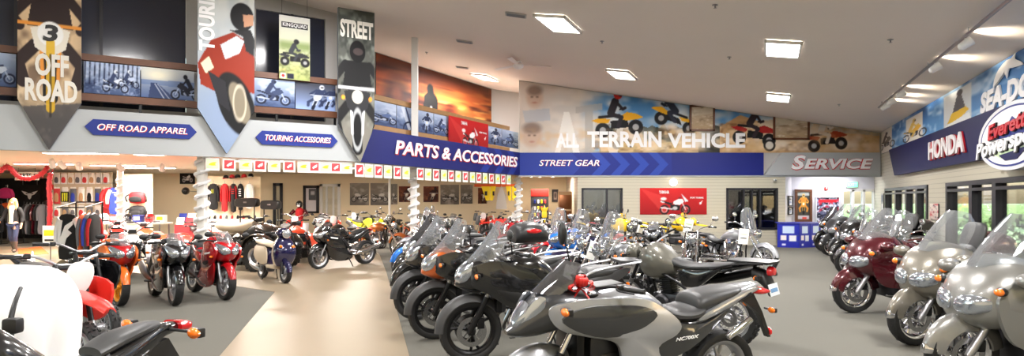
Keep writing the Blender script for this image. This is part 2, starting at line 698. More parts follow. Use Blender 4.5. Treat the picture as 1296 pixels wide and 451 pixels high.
# ------------------------------------------------------------------ fully faired sport machine
def sport(name, big=False, plate_=False, low='paint', rimm='alloy'):
    V = Veh(name)
    k = 1.0
    wb = 1.48 if big else 1.37
    dx = -.06 if big else 0
    wheel(V, 'front_wheel', 0, .30, .12, .222, 'cast3' if big else 'cast5', rimm, (1, -1) if big else (1,), .15)
    wheel(V, 'rear_wheel', -wb, .315, .19 if big else .15, .225, 'cast3' if big else 'cast5', rimm, (-1,), .11)
    fork(V, .30, (-.33, .98), .1, .023, 'steel', 'black_metal', .45, inverted=big)
    V.part('front_fender', MB('paint').fender(-.01, .30, .335, 12, 150, .075, .06))
    V.part('front_cowl', MB('paint_c').loft([(.13, .80, .84, .03), (.09, .74, .90, .10), (.0, .66, .97, .17), (-.12, .62, 1.0, .205), (-.25, .62, .99, .215),
                                           (-.36, .64, .94, .2)]))
    L = MB('lens')
    for s in (1, -1):                          # swept twin lamps under a peak
        L.loft([(.155, .80, .835, .012, 2.2, s * .028), (.13, .765, .87, .045, 2.2, s * .052), (.075, .755, .90, .062, 2.4, s * .09), (.0, .80, .93, .05, 2.4, s * .135),
                (-.06, .86, .94, .03, 2.2, s * .165)], n=14)
    V.part('headlight', L)
    V.part('windscreen', MB('smoke_screen' if big else 'clear_screen').sheet([(.045, .95, .13, .10), (-.08, 1.07, .135, .11), (-.2, 1.14, .11, .08)]))
    y0 = lambda x, z: .125 + .10 * max(0, min(1, (z - .2) / .55)) - max(0, x) * .35
    for s in (1, -1):
        V.part('side_fairing', MB('paint').plate([(.04, .83), (-.03, .68), (-.2, .56), (-.42, .50), (-.66, .50), (-.6, .66), (-.52, .78), (-.40, .92), (-.15, .95)],
                                                 y0, .03, .03, s))
        V.part('lower_fairing', MB('paint_b').plate([(-.08, .60), (-.16, .40), (-.28, .25), (-.5, .17), (-.84, .18), (-.95, .26), (-.8, .38), (-.66, .5), (-.42, .53), (-.2, .58)],
                                                    y0, .025, .03, s))
        V.part('air_vent', MB('black_plastic').plate([(-.22, .67), (-.3, .58), (-.44, .56), (-.5, .60), (-.42, .66)], lambda x, z: y0(x, z) + .022, .005, .02, s))
        V.part('side_decal', MB('white_plastic').plate([(-.12, .80), (-.14, .765), (-.34, .735), (-.36, .765)], lambda x, z: y0(x, z) + .029, .003, .015, s, sm=1))
        V.part('tail_panel', MB('paint').plate([(-.80, .60), (-.86, .74), (-1.1, .80), (-1.4, .90), (-1.52, .92), (-1.4, .82), (-1.15, .68), (-.95, .6)],
                                               lambda x, z: .15 - max(0, -x - 1.0) * .16, .015, .03, s))
    V.part('fuel_tank', MB('paint').loft([(-.34, .82, .97, .12), (-.45, .76, 1.03, .165), (-.58, .74, 1.05 + (.03 if big else 0), .18), (-.72, .72, .98, .15), (-.84, .74, .87, .09)]))
    V.part('seat', MB('seat_vinyl').loft([(-.78, .74, .83, .08), (-.9, .73, .80, .14), (-1.05, .74, .80, .15), (-1.11, .76, .86, .12)]))
    V.part('pillion_seat', MB('seat_vinyl').loft([(-1.07, .80, .87, .10), (-1.2, .85, .925, .12), (-1.38, .89, .955, .08), (-1.46, .91, .95, .04)]))
    V.part('tail_cowl', MB('paint').loft([(-1.0, .70, .80, .12), (-1.2, .76, .875, .12), (-1.42, .83, .925, .085), (-1.56 + dx, .87, .925, .04)]))
    V.part('tail_light', MB('red_lens').loft([(-1.535 + dx, .865, .91, .05), (-1.575 + dx, .87, .905, .035), (-1.59 + dx, .88, .895, .015)]))
    b = MB('black_plastic')
    b.prism([(-1.32, .80), (-1.5, .84), (-1.66, .56), (-1.70, .50), (-1.66, .50), (-1.55, .66), (-1.4, .74)], -.06, .06)
    V.part('rear_fender', b)
    if big:
        signals(V, Vector((-1.5, .07, .895)), .2, 'amber_lens', 1.6)
        V.part('tail_light_lens', MB('red_lens').loft([(-1.57, .865, .935, .085, 3), (-1.64, .865, .925, .08, 3), (-1.67, .88, .91, .05, 3)]))
    else:
        signals(V, Vector((-1.55, .05, .74)), .05)
    signals(V, Vector((-.06, .2, .72)), .03)
    number_plate(V, -1.69, .6, 25)
    b = MB('black_metal')
    b.box((-.58, 0, .40), (.46, .24, .34), .06)
    b.box((-.5, 0, .62), (.3, .2, .22), .05)
    V.part('engine', b)
    f = MB('dark_alloy')
    for s in (1, -1):
        f.tube([(-.32, s * .08, .88), (-.6, s * .15, .70), (-.86, s * .14, .46)], [.03, .036, .034], n=8, flat=1.3)
        f.tube([(-.75, s * .12, .62), (-1.1, s * .1, .72), (-1.42, s * .07, .84)], .016, n=6)
    V.part('frame', f)
    arm(V, -.88, .42, -wb, .315, .115, 'alloy' if big else 'dark_alloy')
    muffler(V, [(-.95, -.15, .32), (-1.1, -.19, .38), (-1.35, -.2, .47), (-1.58 + dx, -.2, .56)], [.03, .055, .065, .05], [(-.45, -.1, .5), (-.35, -.1, .3), (-.6, -.12, .2), (-.95, -.15, .32)])
    if big:
        muffler(V, [(-.95, .15, .32), (-1.1, .19, .36), (-1.45, .21, .44), (-1.8, .21, .53)], [.03, .055, .065, .05], None, 'chrome')
    h = MB('black_metal')
    for s in (1, -1):
        h.tube([(-.30, s * .1, .97), (-.33, s * .22, .98), (-.41, s * .33, .96)], .013, n=8)
    hb = V.part('handlebar', h)
    for s in (1, -1):
        V.part('grip', MB('rubber').tube([(-.345, s * .24, .98), (-.415, s * .345, .958)], .02, n=8), hb)
    mirrors(V, (-.06, .19, .98), (-.06, .305, 1.09), (.03, .07, .045), 'black_plastic')
    c = MB('black_plastic')
    c.box((-.2, 0, 1.0), (.12, .2, .05), .02)
    V.part('dashboard', c)
    stand(V, -.8, .26)
    return V


# ------------------------------------------------------------------ tall adventure machine (half fairing, beak, tall screen)
def adventure(name, topbox=False, rack=True, screen='clear_screen'):
    V = Veh(name)
    wb = 1.55
    wheel(V, 'front_wheel', 0, .33, .115, .25, 'cast3', 'black_metal', (1, -1), .155)
    wheel(V, 'rear_wheel', -wb, .325, .155, .235, 'cast3', 'black_metal', (-1,), .12)
    fork(V, .33, (-.37, 1.08), .1, .024, 'black_metal', 'steel', .48)
    V.part('front_fender', MB('paint_b').fender(-.01, .33, .385, -2, 150, .085, .07))
    V.part('front_cowl', MB('paint_c').loft([(.17, .80, .84, .035), (.12, .77, .94, .09), (.04, .74, 1.04, .145), (-.06, .73, 1.10, .18), (-.2, .74, 1.10, .205), (-.36, .78, 1.04, .2)]))
    L = MB('lens')
    for s in (1, -1):
        L.loft([(.165, .855, .90, .014, 2.2, s * .03), (.135, .83, .965, .045, 2.3, s * .052), (.07, .84, 1.02, .055, 2.4, s * .082), (.01, .90, 1.05, .04, 2.4, s * .115)], n=14)
    V.part('headlight', L)
    V.part('windscreen', MB(screen).sheet([(.06, 1.04, .15, .14), (-.06, 1.17, .185, .16), (-.18, 1.33, .18, .14), (-.26, 1.46, .125, .08)]))
    f = lambda x, z: .20 + .035 * max(0, min(1, (-x - .1) / .3)) - max(0, x + .05) * .7
    for s in (1, -1):
        V.part('side_fairing', MB('paint').plate([(.05, .98), (.02, .82), (-.14, .74), (-.36, .60), (-.62, .56), (-.78, .66), (-.74, .82), (-.55, .98), (-.28, 1.07), (-.1, 1.06)],
                                                 f, .035, .03, s))
        V.part('side_scoop', MB('black_plastic').plate([(-.22, .78), (-.38, .66), (-.6, .62), (-.62, .70), (-.42, .78)], lambda x, z: f(x, z) + .026, .012, .02, s))
        V.part('tail_panel', MB('paint_b').plate([(-.86, .62), (-.92, .78), (-1.2, .84), (-1.55, .92), (-1.74, .94), (-1.6, .82), (-1.25, .68)], lambda x, z: .16 - max(0, -x - 1.3) * .12, .015, .03, s))
    V.part('fuel_tank', MB('paint').loft([(-.36, .85, 1.07, .14), (-.48, .82, 1.13, .19), (-.66, .8, 1.12, .19), (-.82, .78, 1.0, .13), (-.9, .79, .9, .09)]))
    V.part('seat', MB('seat_vinyl').loft([(-.80, .80, .93, .08), (-.92, .77, .875, .14), (-1.08, .77, .865, .17), (-1.2, .79, .91, .17), (-1.26, .80, .95, .16),
                                         (-1.45, .84, .97, .16), (-1.62, .88, .965, .10)]))
    g = MB('alloy')
    for s in (1, -1):
        g.tube([(-1.15, s * .16, .86), (-1.3, s * .19, .94), (-1.6, s * .18, .99), (-1.86, s * .1, 1.01)], .014, n=7, sm=3)
    g.tube([(-1.86, -.1, 1.01), (-1.86, .1, 1.01)], .014)
    gr = V.part('grab_rail', g)
    if rack:
        p = MB('grey_plastic')
        p.prism([(-1.6, -.12), (-1.62, .12), (-1.7, .14), (-1.86, .1), (-1.9, .04), (-1.82, .0), (-1.9, -.04), (-1.86, -.1), (-1.7, -.14)], 1.0, 1.03, 'z')
        V.part('luggage_rack', p, gr)
    if topbox:
        b = MB('black_plastic').loft([(-1.42, 1.05, 1.2, .18), (-1.48, 1.04, 1.30, .25), (-1.65, 1.04, 1.36, .28), (-1.84, 1.04, 1.33, .27), (-1.92, 1.05, 1.24, .22)], n=24)
        tb = V.part('top_case', b)
        b = MB('red_lens')
        b.ell((-1.885, .0, 1.2), (.035, .16, .035), 16, 8)
        V.part('reflector', b, tb)
        b = MB('red_lens')
        b.ell((-1.66, .272, 1.24), (.12, .018, .035), 14, 8)
        V.part('reflector', b, tb)
    V.part('tail_light', MB('red_lens').loft([(-1.66, .86, .93, .07), (-1.74, .87, .92, .06), (-1.77, .88, .91, .03)]))
    b = MB('black_plastic')
    b.prism([(-1.45, .80), (-1.64, .87), (-1.82, .56), (-1.86, .48), (-1.81, .48), (-1.7, .66), (-1.55, .74)], -.07, .07)
    V.part('rear_fender', b)
    signals(V, Vector((-1.7, .06, .78)), .07, 'amber_lens', 1.2)
    signals(V, Vector((-.02, .19, .93)), .04, 'amber_lens', 1.3)
    number_plate(V, -1.86, .6, 22)
    engine_v(V, -.66, .44, .28, 'dark_alloy', 'black_metal', 40, .2)
    r = MB('black_metal')
    r.box((-.27, 0, .66), (.06, .3, .26), .015)
    V.part('radiator', r)
    fr = MB('alloy')
    for s in (1, -1):
        fr.tube([(-.34, s * .07, .95), (-.6, s * .16, .78), (-.92, s * .14, .5)], [.03, .045, .04], n=8, flat=1.3)
        fr.tube([(-.85, s * .12, .7), (-1.6, s * .1, .86)], .016, n=6)
    V.part('frame', fr)
    arm(V, -.95, .42, -wb, .325, .115, 'alloy')
    muffler(V, [(-1.1, -.17, .46), (-1.25, -.2, .54), (-1.5, -.22, .66), (-1.78, -.22, .78)], [.03, .06, .068, .055], [(-.45, -.1, .5), (-.4, -.12, .28), (-.8, -.14, .26), (-1.1, -.17, .46)])
    bars(V, -.36, 1.15, .40, .04, .13)
    mirrors(V, (-.36, .28, 1.15), (-.30, .40, 1.36), (.025, .075, .05))
    c = MB('black_plastic')
    c.box((-.18, 0, 1.12), (.08, .2, .11), .02, Matrix.Rotation(.5, 3, 'Y'))
    V.part('dashboard', c)
    stand(V, -.85, .3)
    return V


# ------------------------------------------------------------------ silver crossover in the foreground
def crossover(name):
    V = Veh(name)
    wb = 1.54
    wheel(V, 'front_wheel', 0, .31, .12, .225, 'cast5', 'alloy', (1,), .16)
    wheel(V, 'rear_wheel', -wb, .315, .165, .225, 'cast5', 'alloy', (-1,), .12)
    fork(V, .31, (-.36, 1.02), .1, .024, 'black_metal', 'chrome', .42)
    V.part('front_fender', MB('paint').fender(-.01, .31, .355, 5, 160, .08, .08))
    V.part('front_cowl', MB('paint_b').loft([(.24, .745, .775, .03), (.18, .725, .83, .075), (.09, .72, .95, .115), (.0, .73, 1.03, .145), (-.12, .76, 1.06, .17), (-.28, .8, 1.04, .18)]))
    L = MB('lens')
    for s in (1, -1):
        L.plate([(.17, .80), (.125, .93), (.07, 1.0), (.02, 1.01), (.03, .92), (.10, .82)], lambda x, z: .135 - x * .42, .012, .03, s)
    L.loft([(.205, .79, .83, .03), (.165, .80, .90, .07), (.11, .83, .97, .09)])
    V.part('headlight', L)
    V.part('windscreen', MB('smoke_screen').sheet([(.05, 1.03, .11, .10), (-.05, 1.12, .13, .11), (-.18, 1.24, .1, .07)]))
    f = lambda x, z: .195 + .05 * max(0, min(1, (-x - .05) / .4)) - max(0, x + .1) * .5
    for s in (1, -1):
        sf = V.part('side_fairing', MB('paint').plate([(-.0, .93), (-.06, .80), (-.25, .74), (-.46, .68), (-.52, .52), (-.62, .40), (-.78, .36), (-.86, .46), (-.80, .62), (-.95, .70),
                                                       (-.98, .78), (-.84, .90), (-.66, .98), (-.4, 1.0), (-.15, .99)], f, .03, .03, s, sm=4))
        V.part('dark_inset', MB('paint_b').plate([(-.07, .875), (-.15, .795), (-.36, .735), (-.60, .765), (-.76, .86), (-.66, .93), (-.46, .955), (-.22, .95)],
                                                 lambda x, z: f(x, z) + .027, .018, .02, s), sf)
        V.part('side_cover', MB('paint_b').plate([(-.72, .58), (-.9, .72), (-1.02, .76), (-1.25, .74), (-1.5, .83), (-1.36, .70), (-1.12, .56), (-.88, .5)],
                                                 lambda x, z: .19 - max(0, -x - 1.1) * .1, .015, .03, s))
        V.part('tail_panel', MB('paint').plate([(-1.2, .76), (-1.3, .83), (-1.55, .92), (-1.78, .965), (-1.86, .95), (-1.7, .90), (-1.45, .81)],
                                               lambda x, z: .17 - max(0, -x - 1.3) * .16, .012, .03, s))
    V.part('tank_cover', MB('paint').loft([(-.28, .88, 1.0, .12), (-.42, .84, 1.04, .19), (-.6, .82, 1.055, .215), (-.78, .8, 1.01, .19), (-.9, .78, .935, .14), (-.97, .78, .88, .09)]))
    tl = MB('black_plastic')
    tl.box((-.5, 0, 1.056), (.22, .16, .012), .005, Matrix.Rotation(.06, 3, 'Y'))
    V.part('tank_lid', tl)
    V.part('seat', MB('seat_vinyl').loft([(-.84, .80, .97, .07), (-.92, .76, .91, .13), (-1.04, .75, .855, .165), (-1.16, .75, .845, .18), (-1.25, .76, .87, .17), (-1.29, .79, .89, .14)]))
    V.part('pillion_seat', MB('seat_vinyl').loft([(-1.22, .78, .89, .12), (-1.25, .78, .945, .15), (-1.4, .83, .97, .155), (-1.6, .89, .985, .125), (-1.7, .92, .98, .08)]))
    V.part('tail_cowl', MB('paint').loft([(-1.5, .85, .93, .12), (-1.66, .89, .98, .11), (-1.82, .93, .995, .07), (-1.9, .955, .985, .03)]))
    V.part('tail_light', MB('red_lens').loft([(-1.84, .90, .955, .05), (-1.92, .885, .95, .06), (-2.0, .89, .93, .045), (-2.04, .90, .915, .02)]))
    b = MB('black_plastic')
    b.prism([(-1.7, .86), (-1.86, .90), (-1.96, .74), (-2.06, .52), (-2.03, .52), (-1.93, .72), (-1.8, .82)], -.022, .022)
    V.part('rear_fender', b)
    b = MB('red_lens')
    b.lathe([(0, .012), (.03, .012), (.034, 0), (.034, -.01)], (-2.05, 0, .56), 'x', 16)
    V.part('reflector', b)
    signals(V, Vector((-1.95, .05, .78)), .06, 'amber_lens', 1.1)
    signals(V, Vector((-.06, .2, .94)), .05, 'amber_lens', 1.4)
    b = MB('dark_alloy')
    b.box((-.62, 0, .42), (.5, .34, .36), .06)
    b.box((-.48, 0, .62), (.34, .3, .2), .05)
    b.lathe([(.0, -.21), (.1, -.21), (.12, -.17)], (-.78, 0, .40), n=24)
    b.lathe([(.12, .17), (.1, .21), (0, .21)], (-.70, 0, .40), n=24)
    V.part('engine', b)
    r = MB('black_metal')
    r.box((-.24, 0, .62), (.06, .3, .26), .015)
    V.part('radiator', r)
    fr = MB('black_metal')
    for s in (1, -1):
        fr.tube([(-.34, s * .07, .95), (-.6, s * .16, .74), (-.92, s * .14, .5)], .022, n=8)
        fr.tube([(-.85, s * .13, .72), (-1.3, s * .13, .78), (-1.75, s * .1, .92)], .018, n=6)
    V.part('frame', fr)
    arm(V, -.95, .42, -wb, .315, .12)
    muffler(V, [(-1.15, -.18, .38), (-1.3, -.22, .46), (-1.5, -.24, .58), (-1.72, -.24, .70)], [.03, .062, .07, .055], [(-.5, -.1, .45), (-.45, -.12, .2), (-.85, -.14, .2), (-1.15, -.18, .38)])
    muffler(V, [(-1.45, .2, .62), (-1.55, .2, .68), (-1.66, .2, .745)], [.022, .03, .026], None, 'chrome')
    bars(V, -.40, 1.07, .39, .03, .14)
    mirrors(V, (-.38, .27, 1.15), (-.34, .33, 1.39), (.028, .05, .09), sides=(-1,))
    c = MB('black_plastic')
    c.box((-.16, 0, 1.08), (.06, .2, .1), .02, Matrix.Rotation(.5, 3, 'Y'))
    V.part('dashboard', c)
    stand(V, -.85, .3)
    return V


# ------------------------------------------------------------------ dual-sport / trail / motocross single
def trail(name, mx=False, rack=False, bigtank=True, wirerim='alloy', knob=True, guards=None):
    V = Veh(name)
    wb = 1.48
    wheel(V, 'front_wheel', 0, .345, .09, .275, 'wire', wirerim, (1,), .13, knob)
    wheel(V, 'rear_wheel', -wb, .33, .125, .24, 'wire', wirerim, (-1,), .11, knob)
    fork(V, .345, (-.40, 1.13), .1, .026, 'steel', 'black_metal', .42)
    fe = MB('paint')
    rs = []
    for x, z, w in catmull([(.40, .84, .045), (.25, .885, .075), (.05, .91, .095), (-.15, .93, .08), (-.34, .90, .065)], 3):
        r = []
        for sd in (0, 1):
            for j in (range(9) if not sd else range(8, -1, -1)):
                u = -1 + j / 4
                r.append((x, w * u, z - .035 * abs(u) ** 2 + (.012 if not sd else 0)))
        rs.append(r)
    fe.rings(rs)
    V.part('front_fender', fe)
    if mx:
        b = MB('white_plastic').inflate([(-.10, .0), (-.09, .10), (-.05, .14), (.05, .14), (.09, .10), (.10, .0), (.05, -.12), (-.05, -.12)], .015,
                                        Matrix(((0, 1, .25, -.16), (1, 0, 0, 0), (0, 0, 1, 1.03), (0, 0, 0, 1))))
        V.part('front_number_plate', b)
    else:
        V.part('headlight_cowl', MB('paint').loft([(-.02, .90, 1.02, .09), (-.08, .87, 1.10, .125), (-.16, .87, 1.12, .12), (-.22, .9, 1.08, .1)]))
        V.part('headlight', MB('lens').loft([(.03, .92, 1.0, .07), (.0, .9, 1.03, .09), (-.06, .9, 1.04, .1)]))
    if bigtank:
        V.part('fuel_tank', MB('paint').loft([(-.24, .80, 1.02, .10), (-.36, .70, 1.13, .19), (-.52, .68, 1.14, .21), (-.66, .72, 1.06, .18), (-.78, .78, .95, .11)]))
    else:
        V.part('fuel_tank', MB('paint').loft([(-.34, .84, 1.02, .08), (-.46, .80, 1.06, .12), (-.62, .80, 1.02, .12), (-.78, .82, .95, .09)]))
    f = lambda x, z: .14 + max(0, -.3 - x) * 0 + max(0, x + .6) * .22
    for s in (1, -1):
        if not bigtank:
            V.part('tank_shroud', MB('paint').plate([(-.12, .98), (-.16, .74), (-.34, .66), (-.62, .78), (-.8, .90), (-.62, 1.0), (-.4, 1.04)], f, .02, .02, s))
        V.part('side_panel', MB('paint_b').plate([(-.92, .66), (-.9, .84), (-1.15, .86), (-1.45, .92), (-1.3, .78), (-1.12, .66)], .14, .02, .02, s))
    V.part('seat', MB('seat_vinyl').loft([(-.64, .90, 1.04, .07), (-.76, .86, .97, .11), (-.95, .84, .925, .14), (-1.15, .85, .93, .16), (-1.4, .88, .955, .155), (-1.56, .91, .96, .11)]))
    V.part('tail_fender', MB('paint_b' if rack else 'paint').loft([(-1.2, .80, .87, .12), (-1.5, .86, .925, .12), (-1.75, .93, .975, .10), (-1.96, .985, 1.005, .06)]))
    if rack:
        p = MB('black_plastic')
        p.prism([(-1.5, -.11), (-1.5, .11), (-1.7, .15), (-2.0, .13), (-2.04, 0), (-2.0, -.13), (-1.7, -.15)], .985, 1.01, 'z')
        for s in (1, -1):
            p.m('black_metal').tube([(-1.3, s * .15, .88), (-1.6, s * .17, .965), (-1.95, s * .14, .99)], .012, n=6, sm=2)
        V.part('luggage_rack', p)
    if not mx:
        t = MB('red_lens')
        t.lathe([(0, -.05), (.04, -.045), (.055, -.02), (.055, .02)], (-1.96, 0, .9), 'x', 18)
        V.part('tail_light', t)
        b = MB('black_plastic')
        b.loft([(-1.78, .80, .94, .09), (-1.9, .72, .9, .1), (-1.96, .62, .8, .09)])
        V.part('rear_fender', b)
        number_plate(V, -1.99, .70, 14)
        signals(V, Vector((-1.9, .08, .84)), .09, 'amber_lens', 1.3)
        signals(V, Vector((-.12, .11, .98)), .1, 'amber_lens', 1.3)
        mirrors(V, (-.42, .28, 1.18), (-.36, .40, 1.36), (.02, .06, .06))
    engine_v(V, -.66, .42, .24, 'dark_alloy', 'black_metal', 0, .24)
    fr = MB('black_metal' if not mx else 'paint')
    for s in (1, -1):
        fr.tube([(-.38, s * .05, 1.0), (-.5, s * .13, .84), (-.95, s * .13, .62), (-.92, s * .12, .36), (-.5, s * .12, .27), (-.36, s * .06, .6), (-.38, s * .04, .95)], .018, n=7, sm=3)
        fr.tube([(-.85, s * .12, .82), (-1.55, s * .1, .88)], .014, n=6)
    V.part('frame', fr)
    arm(V, -.92, .44, -wb, .33, .105, 'alloy')
    muffler(V, [(-1.1, -.15, .68), (-1.25, -.17, .73), (-1.5, -.19, .80), (-1.72, -.19, .86)], [.03, .055, .06, .05], [(-.52, -.1, .62), (-.42, -.13, .48), (-.8, -.17, .5), (-1.1, -.15, .68)], 'black_metal' if rack else 'steel')
    bars(V, -.42, 1.2, .41, .07, .1, 'alloy', guard=guards)
    stand(V, -.85, .34)
    return V


# ------------------------------------------------------------------ full dress tourer
def tourer(name):
    V = Veh(name)
    wb = 1.69
    wheel(V, 'front_wheel', 0, .325, .135, .235, 'cast5', 'chrome', (1, -1), .155)
    wheel(V, 'rear_wheel', -wb, .33, .19, .225, 'cast5', 'chrome', (-1,), .13)
    fork(V, .325, (-.42, .98), .11, .027, 'alloy', 'chrome', .5)
    fe = MB('paint').fender(-.01, .325, .375, 2, 172, .105, .15)
    fo = V.part('front_fender', fe)
    t = MB('chrome').fender(-.01, .325, .383, 1, 14, .07, .1)
    V.part('fender_trim', t, fo)
    V.part('front_fairing', MB('paint').loft([(.10, .70, .80, .07), (.05, .62, .93, .20), (-.04, .57, 1.06, .30), (-.16, .55, 1.15, .36), (-.32, .56, 1.20, .39), (-.46, .62, 1.17, .385), (-.56, .72, 1.06, .34)], n=26))
    L = MB('lens')
    for s in (1, -1):
        L.loft([(.125, .735, .79, .04, 2.6, s * .075), (.10, .70, .85, .085, 2.8, s * .105), (.05, .71, .875, .095, 2.8, s * .16), (-.02, .74, .87, .05, 2.6, s * .235)], n=18)
    V.part('headlight', L)
    V.part('windscreen', MB('clear_screen').sheet([(-.06, 1.10, .26, .20), (-.2, 1.28, .27, .2), (-.36, 1.46, .24, .16), (-.45, 1.56, .15, .08)]))
    f = lambda x, z: .33 + .04 * max(0, min(1, (-x - .1) / .4)) - .1 * max(0, .6 - z)
    for s in (1, -1):
        V.part('lower_fairing', MB('paint').plate([(-.04, .86), (-.08, .66), (-.18, .50), (-.34, .43), (-.66, .44), (-.92, .56), (-.9, .76), (-.7, .92), (-.4, 1.0), (-.16, .98)], f, .03, .04, s))
        v = MB('chrome')
        for k in range(4):
            v.tube([(-.42 - k * .03, s * (f(-.5, .6) + .025), .56 + k * .055), (-.68 - k * .03, s * (f(-.5, .6) + .028), .57 + k * .055)], .009, n=6)
        v.m('black_plastic').plate([(-.38, .53), (-.66, .53), (-.84, .76), (-.54, .78)], lambda x, z: f(x, z) + .02, .008, .02, s, sm=1)
        V.part('vent_grille', v)
        V.part('mirror', MB('paint').ell((-.2, s * .43, 1.04), (.1, .085, .065), 14, 8).m('black_plastic').ell((-.25, s * .43, 1.04), (.06, .075, .055), 12, 6))
        o = V.part('turn_signal', MB('black_plastic').ell((-.06, s * .325, .93), (.05, .045, .04), 10, 6))
        V.part('lens', MB('amber_lens').ell((-.03, s * .335, .93), (.04, .04, .033), 10, 6), o)
        V.part('side_cover', MB('paint_b').plate([(-.8, .58), (-.86, .74), (-1.1, .74), (-1.4, .72), (-1.4, .54), (-1.1, .46)], .25, .03, .03, s))
        V.part('saddlebag', MB('paint').loft([(-1.36, .50, .70, .08, 3, s * .30), (-1.44, .45, .80, .13, 3, s * .32), (-1.75, .42, .84, .145, 3.2, s * .325), (-2.05, .44, .80, .13, 3, s * .315),
                                              (-2.16, .52, .72, .08, 2.6, s * .29)], n=20))
        V.part('saddlebag_trim', MB('chrome').tube([(-1.42, s * .46, .49), (-1.75, s * .475, .455), (-2.08, s * .45, .49)], .011, n=6, sm=3))
        e = V.part('cylinder_head', MB('chrome').box((-.66, s * .33, .40), (.40, .10, .14), .03).m('alloy').box((-.66, s * .375, .40), (.30, .03, .08), .012))
        V.part('crash_bar', MB('chrome').tube([(-.36, s * .2, .30), (-.42, s * .42, .36), (-.42, s * .44, .52), (-.40, s * .3, .58)], .014, n=8, sm=3))
        muffler(V, [(-1.2, s * .2, .24), (-1.4, s * .25, .25), (-1.9, s * .26, .27), (-2.2, s * .26, .29)], [.03, .05, .055, .05], None, 'chrome')
    V.part('engine', MB('dark_alloy').box((-.70, 0, .40), (.62, .56, .30), .06).box((-.75, 0, .60), (.5, .4, .2), .06))
    V.part('fuel_tank', MB('paint').loft([(-.5, .80, 1.04, .20), (-.64, .78, 1.08, .24), (-.82, .76, 1.06, .22), (-.98, .74, .94, .15)]))
    V.part('dashboard', MB('black_plastic').loft([(-.40, .95, 1.16, .30), (-.5, .95, 1.15, .29), (-.6, .95, 1.08, .22)]))
    V.part('seat', MB('seat_vinyl').loft([(-.90, .72, .88, .14), (-1.02, .70, .80, .21), (-1.18, .70, .79, .22), (-1.28, .72, .90, .21), (-1.33, .76, 1.0, .17)]))
    V.part('pillion_seat', MB('seat_vinyl').loft([(-1.32, .80, .96, .18), (-1.45, .82, .94, .22), (-1.62, .83, .94, .22), (-1.72, .85, 1.02, .2)]))
    V.part('backrest', MB('seat_vinyl').loft([(.98, -1.84, -1.72, .19), (1.12, -1.88, -1.76, .22), (1.28, -1.92, -1.81, .20), (1.34, -1.92, -1.84, .13)], axis='z'))
    tr = V.part('trunk', MB('paint').loft([(-1.82, .88, 1.02, .22, 3), (-1.9, .84, 1.16, .30, 3), (-2.08, .84, 1.22, .31, 3), (-2.26, .86, 1.16, .29, 3), (-2.34, .92, 1.08, .22, 2.6)], n=24))
    V.part('tail_light', MB('red_lens').box((-2.325, 0, .99), (.04, .4, .06), .015), tr)
    V.part('rear_fender', MB('paint').loft([(-1.9, .6, .86, .16), (-2.1, .56, .84, .16), (-2.26, .46, .74, .13)]))
    number_plate(V, -2.29, .52, 10)
    arm(V, -1.05, .40, -wb, .33, .13)
    bars(V, -.68, 1.08, .36, .06, .2, 'chrome')
    V.part('badge', MB('amber_lens').box((-.37, .362, .965), (.03, .01, .015), .003))
    stand(V, -.95, .26)
    return V


